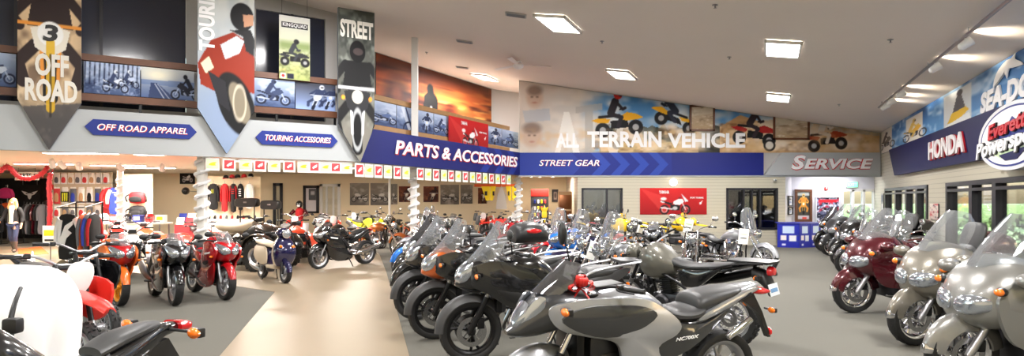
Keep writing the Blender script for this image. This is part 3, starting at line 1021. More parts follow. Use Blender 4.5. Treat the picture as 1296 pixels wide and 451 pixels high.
# ------------------------------------------------------------------ cruiser
def cruiser(name, screen=False, bags=False, wire=False, rest=False):
    V = Veh(name)
    wb = 1.66
    wheel(V, 'front_wheel', 0, .335, .11, .255, 'wire' if wire else 'cast10', 'chrome' if wire else 'alloy', (1,), .14)
    wheel(V, 'rear_wheel', -wb, .325, .175, .215, 'wire' if wire else 'cast10', 'chrome' if wire else 'alloy', (-1,), .12)
    fork(V, .335, (-.50, 1.04), .105, .026, 'chrome', 'chrome', .5)
    V.part('front_fender', MB('paint').fender(-.01, .335, .375, 8, 170, .08, .09))
    V.part('rear_fender', MB('paint').fender(-wb, .325, .39, 10, 185, .11, .10))
    h = MB('chrome')
    h.lathe([(.085, .06), (.105, .05), (.108, .02), (.09, -.05), (.05, -.1), (.0, -.12)], (-.20, 0, .90), 'x', 24)
    ho = V.part('headlight', h)
    V.part('lens', MB('lens').lathe([(0, .085), (.05, .08), (.085, .06)], (-.20, 0, .90), 'x', 24), ho)
    bars(V, -.52, 1.14, .42, .1, .24, 'chrome', r=.013)
    mirrors(V, (-.58, .32, 1.14), (-.52, .42, 1.32), (.02, .07, .05), 'chrome')
    V.part('fuel_tank', MB('paint').loft([(-.50, .80, .88, .05), (-.58, .74, .95, .13), (-.74, .71, .985, .17), (-.92, .70, .95, .155), (-1.08, .69, .85, .10), (-1.16, .69, .78, .05)]))
    c = MB('chrome').loft([(-.68, .97, .995, .05), (-.8, .97, 1.01, .06), (-.95, .92, .965, .045)])
    V.part('tank_console', c)
    V.part('seat', MB('seat_vinyl').loft([(-1.06, .66, .78, .10), (-1.2, .63, .73, .16), (-1.36, .65, .76, .18), (-1.46, .70, .84, .15)]))
    V.part('pillion_seat', MB('seat_vinyl').loft([(-1.44, .76, .84, .11), (-1.58, .76, .865, .13), (-1.8, .76, .86, .125), (-1.88, .77, .83, .08)]))
    if rest:
        V.part('backrest', MB('seat_vinyl').loft([(1.0, -1.93, -1.86, .09), (1.1, -1.96, -1.87, .12), (1.24, -1.98, -1.9, .1)], axis='z'))
        V.part('sissy_bar', MB('chrome').tube([(-1.8, .12, .7), (-1.9, .11, 1.0), (-1.97, .08, 1.22), (-1.98, 0, 1.26), (-1.97, -.08, 1.22), (-1.9, -.11, 1.0), (-1.8, -.12, .7)], .01, n=7, sm=3))
    engine_v(V, -.84, .40, .28, 'chrome', 'alloy', 23, .22, 1.05)
    V.part('air_cleaner', MB('chrome').lathe([(0, -.23), (.085, -.22), (.1, -.19), (.1, -.13)], (-.82, 0, .66), n=24))
    fr = MB('black_metal')
    for s in (1, -1):
        fr.tube([(-.48, s * .04, .92), (-.56, s * .12, .5), (-.62, s * .13, .24), (-1.2, s * .14, .24), (-1.3, s * .13, .5), (-1.1, s * .08, .68), (-.5, s * .04, .84)], .019, n=7, sm=3)
        fr.tube([(-1.2, s * .14, .6), (-1.8, s * .14, .72)], .02, n=6)
    V.part('frame', fr)
    arm(V, -1.22, .36, -wb, .325, .12, 'black_metal')
    for k in (0, 1):
        muffler(V, [(-1.05, -.2, .24 + k * .1), (-1.3, -.22, .25 + k * .1), (-1.75, -.225, .28 + k * .1), (-2.0, -.225, .30 + k * .1)], [.026, .042, .046, .042],
                [(-.66 - k * .3, -.12, .66), (-.56 - k * .35, -.18, .5), (-.7 - k * .2, -.2, .26 + k * .1), (-1.05, -.2, .24 + k * .1)], 'chrome', mh='chrome')
    V.part('side_cover', MB('paint').plate([(-1.06, .50), (-1.1, .64), (-1.34, .64), (-1.4, .5), (-1.2, .44)], .15, .02, .02, 1))
    V.part('tail_light', MB('red_lens').ell((-2.05, 0, .60), (.03, .06, .04), 12, 6))
    signals(V, Vector((-2.0, .08, .66)), .1, 'amber_lens', 1.2)
    signals(V, Vector((-.36, .13, .82)), .07, 'amber_lens', 1.2)
    number_plate(V, -2.08, .46, 16)
    if screen:
        V.part('windscreen', MB('clear_screen').sheet([(-.24, .86, .16, .10), (-.27, 1.0, .23, .13), (-.36, 1.26, .25, .12), (-.43, 1.46, .17, .07), (-.45, 1.5, .08, .02)]))
        b = MB('chrome')
        for s in (1, -1):
            b.tube([(-.47, s * .11, .98), (-.3, s * .12, 1.0), (-.37, s * .13, 1.25)], .007, n=6)
        V.part('windscreen_bracket', b)
    if bags:
        for s in (1, -1):
            V.part('saddlebag', MB('black_plastic').loft([(-1.40, .42, .66, .08, 3, s * .28), (-1.46, .38, .72, .11, 3.2, s * .29), (-1.75, .36, .74, .115, 3.4, s * .29),
                                                         (-1.98, .38, .72, .10, 3, s * .285), (-2.04, .46, .66, .06, 2.6, s * .27)], n=20))
    stand(V, -.95, .26)
    return V


# ------------------------------------------------------------------ step-through scooter
def scooter(name):
    V = Veh(name)
    wb = 1.22
    wheel(V, 'front_wheel', 0, .215, .1, .135, 'cast5', 'alloy', (1,), .09)
    wheel(V, 'rear_wheel', -wb, .215, .11, .135, 'cast5', 'alloy', (), .09)
    fork(V, .215, (-.2, .72), .075, .018, 'black_metal', 'black_metal', .5)
    V.part('front_fender', MB('paint').fender(-.01, .215, .25, 5, 165, .075, .07))
    V.part('leg_shield', MB('paint').loft([(.33, -.24, -.10, .13), (.45, -.24, -.02, .2), (.62, -.26, .02, .23), (.78, -.28, -.02, .2), (.9, -.3, -.1, .12)], axis='z', n=22))
    V.part('inner_shield', MB('paint_b').loft([(.34, -.34, -.22, .14), (.55, -.33, -.23, .2), (.8, -.34, -.26, .16), (.88, -.34, -.28, .1)], axis='z', n=18))
    V.part('handlebar_cover', MB('paint').loft([(.90, -.32, -.14, .09), (.98, -.34, -.1, .15), (1.06, -.34, -.14, .12), (1.1, -.3, -.18, .05)], axis='z', n=18))
    h = V.part('headlight', MB('chrome').lathe([(.075, .04), (.09, .03), (.085, -.03)], (-.09, 0, .99), 'x', 22))
    V.part('lens', MB('lens').lathe([(0, .06), (.05, .055), (.075, .04)], (-.09, 0, .99), 'x', 22), h)
    for s in (1, -1):
        g = MB('rubber').tube([(-.27, s * .15, 1.0), (-.33, s * .32, .99)], .019, n=8)
        V.part('grip', g)
        V.part('turn_signal', MB('amber_lens').ell((-.01, s * .13, .74), (.03, .035, .03), 10, 6))
    V.part('floorboard', MB('paint_b').box((-.48, 0, .30), (.42, .3, .07), .02))
    V.part('body', MB('paint').loft([(-.62, .30, .62, .12), (-.7, .27, .70, .17), (-.95, .27, .73, .2), (-1.25, .36, .73, .185), (-1.48, .5, .72, .12), (-1.56, .58, .68, .05)], n=22))
    for s in (1, -1):
        V.part('side_cover', MB('paint_b').plate([(-.66, .36), (-.70, .66), (-1.0, .70), (-1.3, .66), (-1.3, .46), (-1.0, .34)], lambda x, z: .17, .035, .03, s))
    V.part('seat', MB('paint_b').loft([(-.60, .68, .74, .11), (-.72, .68, .78, .155), (-1.0, .70, .80, .165), (-1.3, .72, .83, .15), (-1.46, .73, .80, .09)]))
    V.part('tail_light', MB('red_lens').ell((-1.55, 0, .62), (.03, .07, .04), 12, 6))
    V.part('engine', MB('dark_alloy').box((-1.1, .06, .25), (.42, .16, .2), .05))
    muffler(V, [(-1.0, -.14, .22), (-1.15, -.16, .24), (-1.45, -.17, .30)], [.03, .06, .05], None)
    mirrors(V, (-.27, .17, 1.02), (-.22, .3, 1.22), (.02, .06, .045))
    b = MB('black_metal')
    for s in (1, -1):
        b.tube([(-.72, s * .08, .26), (-.80, s * .16, .02), (-.88, s * .16, .012)], .011, n=6)
    V.part('centre_stand', b)
    V.part('rear_rack', MB('chrome').tube([(-1.4, .1, .80), (-1.6, .1, .84), (-1.62, 0, .84), (-1.6, -.1, .84), (-1.4, -.1, .80)], .01, n=6, sm=2))
    return V


# ------------------------------------------------------------------ four-wheeler
def quad(name, racks=True, basket=False):
    V = Veh(name)
    wb = 1.25
    for x, nm in ((0, 'front_wheel'), (-wb, 'rear_wheel')):
        for s in (1, -1):
            wheel(V, nm, x, .305, .22, .16, 'cast5', 'alloy', (), .1, True, s * .42)
    for s in (1, -1):
        V.part('front_fender', MB('paint').fender(0, .305, .40, 12, 170, .14, .03).xf(T(0, s * .40, .04)))
        V.part('rear_fender', MB('paint').fender(-wb, .305, .41, 5, 165, .15, .03).xf(T(0, s * .40, .04)))
        V.part('headlight', MB('lens').ell((.17, s * .17, .74), (.06, .075, .05), 12, 8))
        V.part('footwell', MB('black_plastic').box((-.62, s * .32, .36), (.5, .22, .03), .01))
        sh = MB('black_metal')
        sh.tube([(.02, s * .16, .7), (.02, s * .34, .36)], .03, n=8)
        sh.tube([(-.02, s * .1, .33), (0, s * .36, .31)], .02, n=6)
        V.part('suspension', sh)
        V.part('rear_axle', MB('black_metal').tube([(-wb, s * .1, .36), (-wb, s * .36, .31)], .025, n=6))
    V.part('hood', MB('paint').loft([(.24, .62, .74, .16), (.16, .56, .84, .22), (-.02, .58, .90, .22), (-.2, .62, .94, .17), (-.34, .66, .92, .13)]))
    g = MB('black_plastic').box((.22, 0, .64), (.08, .34, .22), .03)
    for k in range(4):
        g.m('black_metal').tube([(.275, -.2, .56 + k * .055), (.275, .2, .56 + k * .055)], .012, n=6)
    V.part('front_grille', g)
    b = MB('black_metal')
    for s in (1, -1):
        b.tube([(.1, s * .14, .38), (.34, s * .16, .42), (.36, s * .17, .62), (.26, s * .2, .80)], .017, n=7, sm=3)
    b.tube([(.345, -.16, .46), (.345, .16, .46)], .017)
    V.part('front_bumper', b)
    V.part('fuel_tank', MB('black_plastic').loft([(-.3, .6, .92, .13), (-.45, .58, .90, .15), (-.62, .58, .82, .14)]))
    V.part('seat', MB('seat_vinyl').loft([(-.44, .80, .97, .10), (-.58, .74, .95, .17), (-.9, .72, .93, .21), (-1.2, .74, .97, .21), (-1.36, .80, .95, .14)]))
    V.part('engine', MB('dark_alloy').box((-.55, 0, .42), (.5, .3, .3), .06))
    V.part('frame', MB('black_metal').box((-.62, 0, .3), (1.3, .22, .06), .02).tube([(0, 0, .35), (-wb, 0, .35)], .03))
    V.part('tail_light', MB('red_lens').box((-1.62, 0, .66), (.03, .2, .06), .012))
    bars(V, -.36, 1.06, .38, .1, .12)
    c = MB('black_plastic').box((-.33, 0, 1.0), (.1, .16, .08), .03)
    V.part('dashboard', c)
    if racks:
        for x0, x1, z, nm in ((.22, -.22, .97, 'front_rack'), (-1.0, -1.6, .93, 'rear_rack')):
            r = MB('black_metal')
            r.tube([(x0, -.36, z), (x0, .36, z), (x1, .36, z), (x1, -.36, z), (x0, -.36, z)], .014, n=7)
            for k in range(5):
                y = -.24 + k * .12
                r.tube([(x0, y, z), (x1, y, z)], .009, n=5)
            for yy in (-.2, .2):
                r.tube([((x0 + x1) / 2, yy, z), ((x0 + x1) / 2, yy, z - .16)], .012, n=5)
            V.part(nm, r)
    if basket:
        r = MB('black_metal')
        r.tube([(-1.05, -.3, 1.0), (-1.1, -.32, 1.32), (-1.1, .32, 1.32), (-1.05, .3, 1.0), (-1.05, -.3, 1.0)], .022, n=8)
        for k in range(5):
            y = -.24 + k * .12
            r.tube([(-1.06, y, 1.0), (-1.1, y + .05, 1.32)], .008, n=5)
            r.tube([(-1.06, y, 1.0), (-1.1, y - .05, 1.32)], .008, n=5)
        V.part('load_guard', r)
    return V
# ------------------------------------------------------------------ printed pictures (posters, banners, murals)
def vcol_mat(name, rough):
    m = bpy.data.materials.new(name)
    m.use_nodes = True
    nt = m.node_tree
    b = nt.nodes['Principled BSDF']
    a = nt.nodes.new('ShaderNodeVertexColor')
    a.layer_name = 'print'
    nt.links.new(a.outputs['Color'], b.inputs['Base Color'])
    b.inputs['Roughness'].default_value = rough
    b.inputs['Specular IOR Level'].default_value = .25
    M[name] = m


vcol_mat('print_matt', .55)
vcol_mat('print_gloss', .5)


class Pic:
    def __init__(s, w, h, top=(200, 200, 200), bot=None, seed=1):
        s.w, s.h = w, h
        s.Y, s.X = np.mgrid[0:h, 0:w].astype(float)
        s.r = np.random.RandomState(seed)
        bot = bot or top
        t = (s.Y / max(1, h - 1))[..., None]
        s.a = np.array(top, float) * (1 - t) + np.array(bot, float) * t

    def mix(s, mask, col, al=1.):
        mk = (np.clip(mask, 0, 1) * al)[..., None]
        s.a = s.a * (1 - mk) + np.array(col, float) * mk
        return s

    def noise(s, sx, sy):
        gw, gh = int(s.w / sx) + 3, int(s.h / sy) + 3
        g = s.r.rand(gh, gw)
        fx, fy = s.X / sx, s.Y / sy
        ix, iy = fx.astype(int), fy.astype(int)
        tx, ty = fx - ix, fy - iy
        tx, ty = tx * tx * (3 - 2 * tx), ty * ty * (3 - 2 * ty)
        return ((g[iy, ix] * (1 - tx) + g[iy, ix + 1] * tx) * (1 - ty) + (g[iy + 1, ix] * (1 - tx) + g[iy + 1, ix + 1] * tx) * ty)

    def cloud(s, sx, sy, col, al=.8, lo=.45, hi=.8, band=None, soft=6):
        n = .6 * s.noise(sx, sy) + .4 * s.noise(sx / 2.3, sy / 2.3)
        mk = np.clip((n - lo) / (hi - lo), 0, 1)
        if band:
            mk = mk * np.clip((s.Y - band[0]) / soft, 0, 1) * np.clip((band[1] - s.Y) / soft, 0, 1)
        return s.mix(mk, col, al)

    def rect(s, x0, y0, x1, y1, col, al=1., soft=.7):
        mk = np.clip((s.X - x0) / soft + .5, 0, 1) * np.clip((x1 - s.X) / soft + .5, 0, 1) * np.clip((s.Y - y0) / soft + .5, 0, 1) * np.clip((y1 - s.Y) / soft + .5, 0, 1)
        return s.mix(mk, col, al)

    def ell(s, cx, cy, rx, ry, col, al=1., soft=1., ang=0.):
        ca, sa = math.cos(ang), math.sin(ang)
        dx, dy = s.X - cx, s.Y - cy
        u, v = (dx * ca + dy * sa) / rx, (-dx * sa + dy * ca) / ry
        d = (np.sqrt(u * u + v * v) - 1) * min(rx, ry)
        return s.mix(.5 - d / soft, col, al)

    def ring(s, cx, cy, rx, ry, w, col, al=1.):
        d = (np.sqrt(((s.X - cx) / rx) ** 2 + ((s.Y - cy) / ry) ** 2) - 1) * min(rx, ry)
        return s.mix(.5 - (np.abs(d) - w / 2), col, al)

    def line(s, p, w, col, al=1.):
        for (x0, y0), (x1, y1) in zip(p[:-1], p[1:]):
            dx, dy = x1 - x0, y1 - y0
            L = dx * dx + dy * dy + 1e-9
            t = np.clip(((s.X - x0) * dx + (s.Y - y0) * dy) / L, 0, 1)
            d = np.hypot(s.X - x0 - t * dx, s.Y - y0 - t * dy)
            s.mix(.5 - (d - w / 2), col, al)
        return s

    def poly(s, p, col, al=1.):
        ins = np.zeros((s.h, s.w), bool)
        n = len(p)
        for i in range(n):
            (x0, y0), (x1, y1) = p[i], p[(i + 1) % n]
            if y0 == y1:
                continue
            c = ((y0 > s.Y) != (y1 > s.Y)) & (s.X < (x1 - x0) * (s.Y - y0) / (y1 - y0) + x0)
            ins ^= c
        return s.mix(ins.astype(float), col, al)

    # ---- motifs
    def moto(s, cx, cy, z, d=1, body=(180, 30, 30), dark=(25, 25, 28), lite=(200, 205, 210), rider=None, helmet=None, al=1.):
        """motorcycle seen from the side; (cx, cy) ground midpoint, z pixels per metre, d = 1 faces right"""
        P = lambda x, y: (cx + d * x * z, cy - y * z)
        for x in (-.72, .72):
            q = P(x, .32)
            s.ring(q[0], q[1], .27 * z, .27 * z, max(1, .1 * z), dark, al)
            s.ring(q[0], q[1], .17 * z, .17 * z, max(.6, .03 * z), lite, al)
        s.line([P(.72, .32), P(.4, .95)], max(1, .06 * z), lite, al)
        s.poly([P(-.35, .3), P(.3, .28), P(.38, .62), P(-.3, .65)], dark, al)
        s.ell(*P(0, .42), .17 * z, .12 * z, lite, al * .8)
        s.poly([P(.62, .85), P(.5, 1.02), P(.2, 1.02), P(-.12, .85), P(-.1, .68), P(.3, .62)], body, al)
        s.poly([P(-.1, .82), P(-.25, .75), P(-.9, .92), P(-.95, .84), P(-.3, .62)], dark, al)
        s.poly([P(-.6, .76), P(-1.0, .92), P(-.95, .8)], body, al)
        s.line([P(-.2, .36), P(-.95, .45)], max(1, .08 * z), lite, al)
        s.line([P(.38, 1.1), P(.25, 1.08)], max(1, .04 * z), dark, al)
        if rider:
            s.line([P(-.35, .82), P(.05, .6), P(-.15, .35)], .17 * z, rider, al)
            s.line([P(-.35, .85), P(-.1, 1.3)], .3 * z, rider, al)
            s.line([P(-.05, 1.3), P(.15, 1.05), P(.38, 1.08)], .11 * z, rider, al)
            s.ell(*P(.02, 1.52), .15 * z, .16 * z, helmet or rider, al)
            s.ell(*P(.11, 1.51), .06 * z, .06 * z, dark, al)
        return s

    def front(s, cx, cy, z, body=(180, 60, 30), dark=(22, 22, 25), lite=(210, 215, 220), rider=(30, 30, 34), helmet=(20, 20, 22), lean=0., plate=None, lamp=True, al=1.):
        """rider and machine coming towards the viewer"""
        P = lambda x, y: (cx + (x + lean * y) * z, cy - y * z)
        s.line([P(0, .05), P(0, .6)], .2 * z, dark, al)
        s.line([P(-.1, .3), P(-.13, 1.0)], .05 * z, lite, al)
        s.line([P(.1, .3), P(.13, 1.0)], .05 * z, lite, al)
        s.line([P(-.2, .75), P(-.42, .5), P(-.35, .25)], .17 * z, rider, al)
        s.line([P(.2, .75), P(.42, .5), P(.35, .25)], .17 * z, rider, al)
        s.poly([P(-.3, 1.0), P(-.22, 1.48), P(.22, 1.48), P(.3, 1.0)], rider, al)
        s.line([P(-.24, 1.42), P(-.5, 1.12), P(-.4, 1.0)], .14 * z, rider, al)
        s.line([P(.24, 1.42), P(.5, 1.12), P(.4, 1.0)], .14 * z, rider, al)
        s.poly([P(-.2, .72), P(-.26, .98), P(0, 1.06), P(.26, .98), P(.2, .72), P(0, .6)], body, al)
        s.line([P(-.48, 1.04), P(.48, 1.04)], .05 * z, lite, al)
        if plate:
            s.ell(*P(0, .92), .17 * z, .17 * z, plate, al)
        elif lamp:
            s.ell(*P(0, .9), .11 * z, .11 * z, (250, 245, 225), al)
        s.ell(*P(0, 1.64), .155 * z, .18 * z, helmet, al)
        s.ell(*P(.01, 1.64), .1 * z, .06 * z, (70, 60, 60), al)
        return s

    def atv(s, cx, cy, z, d=1, body=(235, 170, 30), dark=(24, 24, 26), rider=(40, 40, 50), helmet=(190, 40, 30), tilt=0., al=1.):
        ct, st = math.cos(tilt), math.sin(tilt)

        def P(x, y):
            return (cx + (d * x * ct - y * st) * z, cy - (d * x * st * d + y * ct) * z)
        for x in (-.62, .62):
            q = P(x, .28)
            s.ell(q[0], q[1], .28 * z, .28 * z, dark, al)
            s.ell(q[0], q[1], .12 * z, .12 * z, (170, 170, 172), al)
        s.poly([P(-.3, .3), P(.35, .3), P(.35, .6), P(-.3, .6)], dark, al)
        s.poly([P(.95, .62), P(.7, .78), P(.35, .88), P(.0, .7), P(.3, .55), P(.75, .58)], body, al)
        s.poly([P(-1.0, .68), P(-.7, .76), P(-.3, .66), P(-.4, .52), P(-.8, .58)], body, al)
        s.line([P(-.7, .78), P(.05, .78)], .1 * z, dark, al)
        s.line([P(.3, 1.05), P(.1, 1.0)], .06 * z, dark, al)
        s.line([P(-.25, .85), P(.12, .7), P(-.02, .38)], .16 * z, rider, al)
        s.line([P(-.25, .9), P(-.05, 1.32)], .28 * z, rider, al)
        s.line([P(0, 1.28), P(.2, 1.0), P(.3, 1.04)], .11 * z, rider, al)
        s.ell(*P(.08, 1.55), .16 * z, .16 * z, helmet, al)
        s.ell(*P(.17, 1.54), .07 * z, .06 * z, dark, al)
        return s

    def sample(s, u, v):
        x = min(max(u, 0), 1) * (s.w - 1)
        y = (1 - min(max(v, 0), 1)) * (s.h - 1)
        i, j = min(int(x), s.w - 2), min(int(y), s.h - 2)
        a, b = x - i, y - j
        A = s.a
        return (A[j, i] * (1 - a) + A[j, i + 1] * a) * (1 - b) + (A[j + 1, i] * (1 - a) + A[j + 1, i + 1] * a) * b


def printed(name, pic, w, h, mt, parent=None, th=.02, m='print_matt', top=None, bottom=None, res=1., edge='black_plastic', back=None):
    """a printed board w x h standing in local x-z, its face towards -y; top / bottom: height as a function of x"""
    nx, ny = max(2, int(pic.w * res)), max(2, int(pic.h * res))
    vs, cols = [], []
    for i in range(nx):
        u = i / (nx - 1)
        z0 = bottom(u * w) if bottom else 0
        z1 = top(u * w) if top else h
        for j in range(ny):
            z = z0 + (z1 - z0) * j / (ny - 1)
            vs.append((u * w, 0, z))
            cols.append(pic.sample(u, z / h))
    fs = [(i * ny + j, (i + 1) * ny + j, (i + 1) * ny + j + 1, i * ny + j + 1) for i in range(nx - 1) for j in range(ny - 1)]
    nf = len(fs)
    per = [i * ny for i in range(nx)] + [(nx - 1) * ny + j for j in range(1, ny)] + [i * ny + ny - 1 for i in range(nx - 2, -1, -1)] + [j for j in range(ny - 2, 0, -1)]
    b0 = len(vs)
    for p in per:
        vs.append(vs[p])
        cols.append(cols[p])
    b1 = len(vs)
    for p in per:
        vs.append((vs[p][0], th, vs[p][2]))
        cols.append(cols[p])
    L = len(per)
    fs += [(b0 + k, b1 + k, b1 + (k + 1) % L, b0 + (k + 1) % L) for k in range(L)]
    fs.append(tuple(b1 + k for k in range(L - 1, -1, -1)))
    me = bpy.data.meshes.new(name)
    me.from_pydata(vs, [], fs)
    me.materials.append(M[m])
    me.materials.append(M[edge])
    me.polygons.foreach_set('material_index', [0] * nf + [1] * (len(fs) - nf))
    at_ = me.color_attributes.new('print', 'FLOAT_COLOR', 'POINT')
    c = np.clip(np.array(cols) / 255, 0, 1)
    c = np.where(c <= .04045, c / 12.92, ((c + .055) / 1.055) ** 2.4)
    at_.data.foreach_set('color', np.concatenate([c, np.ones((len(c), 1))], 1).astype(np.float32).ravel())
    o = bpy.data.objects.new(name, me)
    COL.objects.link(o)
    if parent is not None:
        o.parent = parent
    o.matrix_basis = mt
    return o
# ------------------------------------------------------------------ setting
class Fr:
    """a wall line in plan: u runs to the viewer's right, off > 0 is away from the room"""

    def __init__(s, o, d):
        s.o, s.d = Vector(o), Vector(d).normalized()
        s.n = Vector((-s.d.y, s.d.x))

    def u(s, px, off=0.):
        k = (px - 648) / F
        o = s.o + s.n * off
        return (o.y * k - o.x) / (s.d.x - s.d.y * k)

    def p(s, u, off=0.):
        return s.o + s.d * u + s.n * off

    def z(s, px, py, off=0.):
        return CAMZ + (HZ - py) / F * s.p(s.u(px, off), off).y

    def uz(s, px, py, off=0.):
        return s.u(px, off), s.z(px, py, off)

    def mt(s, u=0., off=0., z=0.):
        q = s.p(u, off)
        return frame2((q.x, q.y), s.d, z)


KNEE = Vector((-3.695, 14.93))
FB = Fr((-9.234, 11.4), KNEE - Vector((-9.234, 11.4)))     # grey fascia on the left
FA = Fr(KNEE, Vector((.26, 23.2)) - KNEE)                   # blue PARTS & ACCESSORIES fascia
FC = Fr((.26, 23.2), (1, 0))                                # far wall
FR = Fr((13.54, 23.2), (-.373, -.928))                      # window wall on the right
FS = Fr((-24, 28), (1, 0))                                  # back wall of the parts store
LA, LB = (Vector((.26, 23.2)) - KNEE).length, (KNEE - Vector((-9.234, 11.4))).length


def ceil_z(x, y):
    return 4.759 - .145 * x + .05836 * y


LOW = 2.85                                                   # low ceiling of the parts store


mat('carpet', (97, 95, 87), .95, bump=.5, bscale=900, var=.10, vscale=3)
mat('tile', (142, 128, 107), .36, spec=.35, var=.08, vscale=.7)
mat('ceiling_paint', (234, 225, 217), .9, var=.03, vscale=.6)
mat('store_ceiling', (240, 228, 214), .8)
mat('cream_wall', (238, 222, 190), .8)
mat('white_wall', (226, 224, 232), .7)
mat('grey_wall', (178, 176, 174), .75)
mat('grey_fascia', (172, 176, 179), .55)
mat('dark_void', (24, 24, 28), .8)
mat('frame_dark', (48, 48, 54), .4, .4)
mat('frame_white', (232, 230, 226), .5)
mat('wood', (104, 62, 38), .45, var=.25, vscale=6)
mat('light_wood', (170, 130, 84), .5, var=.2, vscale=6)
mat('sign_blue', (34, 50, 132), .5, spec=.3)
mat('sign_navy', (18, 24, 76), .5, spec=.25)
mat('letter_white', (246, 246, 248), .4)
mat('letter_red', (196, 30, 44), .4)
mat('letter_silver', (222, 224, 228), .35)
mat('letter_pale', (226, 222, 214), .5)
mat('letter_dark', (30, 30, 34), .5)
mat('banner_grey', (120, 126, 136), .5)
mat('dark_glass', (50, 54, 70), .15, spec=.6)
mat('slatwall', (214, 200, 176), .7)
mat('garland_red', (168, 22, 34), .6)
mat('tinsel', (236, 238, 242), .35)
mat('fabric_white', (246, 246, 248), .85)
mat('fabric_black', (22, 22, 25), .8)
mat('fabric_red', (190, 26, 34), .7)
mat('fabric_blue', (48, 70, 180), .7)
mat('fabric_pink', (236, 60, 140), .7)
mat('fabric_grey', (110, 110, 116), .8)
mat('fabric_orange', (226, 96, 40), .7)
mat('card_yellow', (248, 220, 40), .6)
mat('card_green', (204, 226, 188), .6)
mat('card_red', (210, 60, 66), .6)
mat('emit_white', (255, 252, 246), .5, emit=9)
mat('emit_warm', (255, 236, 206), .5, emit=7)
mat('emit_green', (120, 240, 190), .5, emit=1.1)
mat('emit_lamp', (255, 240, 214), .5, emit=12)
mat('booth_blue', (38, 48, 170), .4)
mat('vend_red', (200, 40, 34), .4)
mat('leaf', (112, 138, 92), .6, var=.35, vscale=5)
mat('leaf_blue', (126, 152, 142), .6, var=.3, vscale=5)
mat('lawn', (150, 180, 120), .9, var=.2, vscale=2)
mat('concrete', (214, 208, 198), .9)
mat('asphalt', (150, 150, 152), .9)
mat('bark', (110, 92, 74), .8)
mat('skin', (224, 176, 148), .5)
mat('hair', (196, 150, 92), .6, bump=.5, bscale=120)
mat('denim', (44, 54, 84), .8)
mat('boot', (74, 66, 58), .6)
mat('scarf', (220, 204, 174), .8)
mat('cardboard', (196, 160, 120), .8)
thin_glass('window_glass', (.95, .97, 1.), .05)
thin_glass('interior_glass', (.55, .58, .60), .12)

# lap siding: boards as a bump on one material
m = mat('siding', (196, 190, 172), .6)
nt = m.node_tree
tc = nt.nodes.new('ShaderNodeTexCoord')
sx = nt.nodes.new('ShaderNodeSeparateXYZ')
mu = nt.nodes.new('ShaderNodeMath')
mu.operation = 'MULTIPLY'
mu.inputs[1].default_value = 1 / .115
fr_ = nt.nodes.new('ShaderNodeMath')
fr_.operation = 'FRACT'
ra = nt.nodes.new('ShaderNodeValToRGB')
ra.color_ramp.elements[0].position, ra.color_ramp.elements[0].color = 0, (.25, .25, .25, 1)
ra.color_ramp.elements[1].position, ra.color_ramp.elements[1].color = .16, (1, 1, 1, 1)
mx = nt.nodes.new('ShaderNodeMix')
mx.data_type = 'RGBA'
mx.inputs['A'].default_value = (*lin((140, 134, 118)), 1)
mx.inputs['B'].default_value = (*lin((198, 192, 174)), 1)
bp = nt.nodes.new('ShaderNodeBump')
bp.inputs['Strength'].default_value = .7
bp.inputs['Distance'].default_value = .02
L = nt.links.new
L(tc.outputs['Object'], sx.inputs[0]); L(sx.outputs['Z'], mu.inputs[0]); L(mu.outputs[0], fr_.inputs[0]); L(fr_.outputs[0], ra.inputs[0])
L(ra.outputs[0], mx.inputs['Factor']); L(mx.outputs['Result'], nt.nodes['Principled BSDF'].inputs['Base Color'])
L(fr_.outputs[0], bp.inputs['Height']); L(bp.outputs[0], nt.nodes['Principled BSDF'].inputs['Normal'])


def struct(name, mb, mt=None, parent=None):
    o = mb.build(name, parent, mt, smooth=False)
    if parent is None:
        o['kind'] = 'structure'
    return o


def quadbox(b, u0, u1, z0, z1, y0, y1):
    return b.box(((u0 + u1) / 2, (y0 + y1) / 2, (z0 + z1) / 2), (abs(u1 - u0), abs(y1 - y0), abs(z1 - z0)))


# floor: carpet with a tiled walkway let into it
struct('floor', MB('carpet').prism([(-32, -3), (18, -3), (18, 34), (-32, 34)], -.1, 0, 'z'))
w_l = [floor_at(262, 470), floor_at(348, 370), floor_at(232, 353), floor_at(120, 340), floor_at(-20, 356), floor_at(-160, 352)]
w_r = [floor_at(523, 470), floor_at(489, 345), floor_at(480, 322)]
poly = [(p.x, p.y) for p in w_l] + [(-27, 22.6), (-5.2, 22.6)] + [(p.x, p.y) for p in w_r[::-1]]
struct('floor_walkway', MB('tile').prism(poly, .0, .006, 'z'))
# main ceiling slopes down to the window wall
cx = [(-32, -2), (19, -2), (19, 34), (-32, 34)]
cb = MB('ceiling_paint').rings([[(x, y, ceil_z(x, y)) for x, y in cx], [(x, y, ceil_z(x, y) + .25) for x, y in cx]])
struct('ceiling', cb)

struct('wall_rear_blocker', MB('cream_wall').box((-6.5, -2.4, 4.5), (50, .2, 9.4)))  # unseen wall, added to shut out bright daylight behind the camera
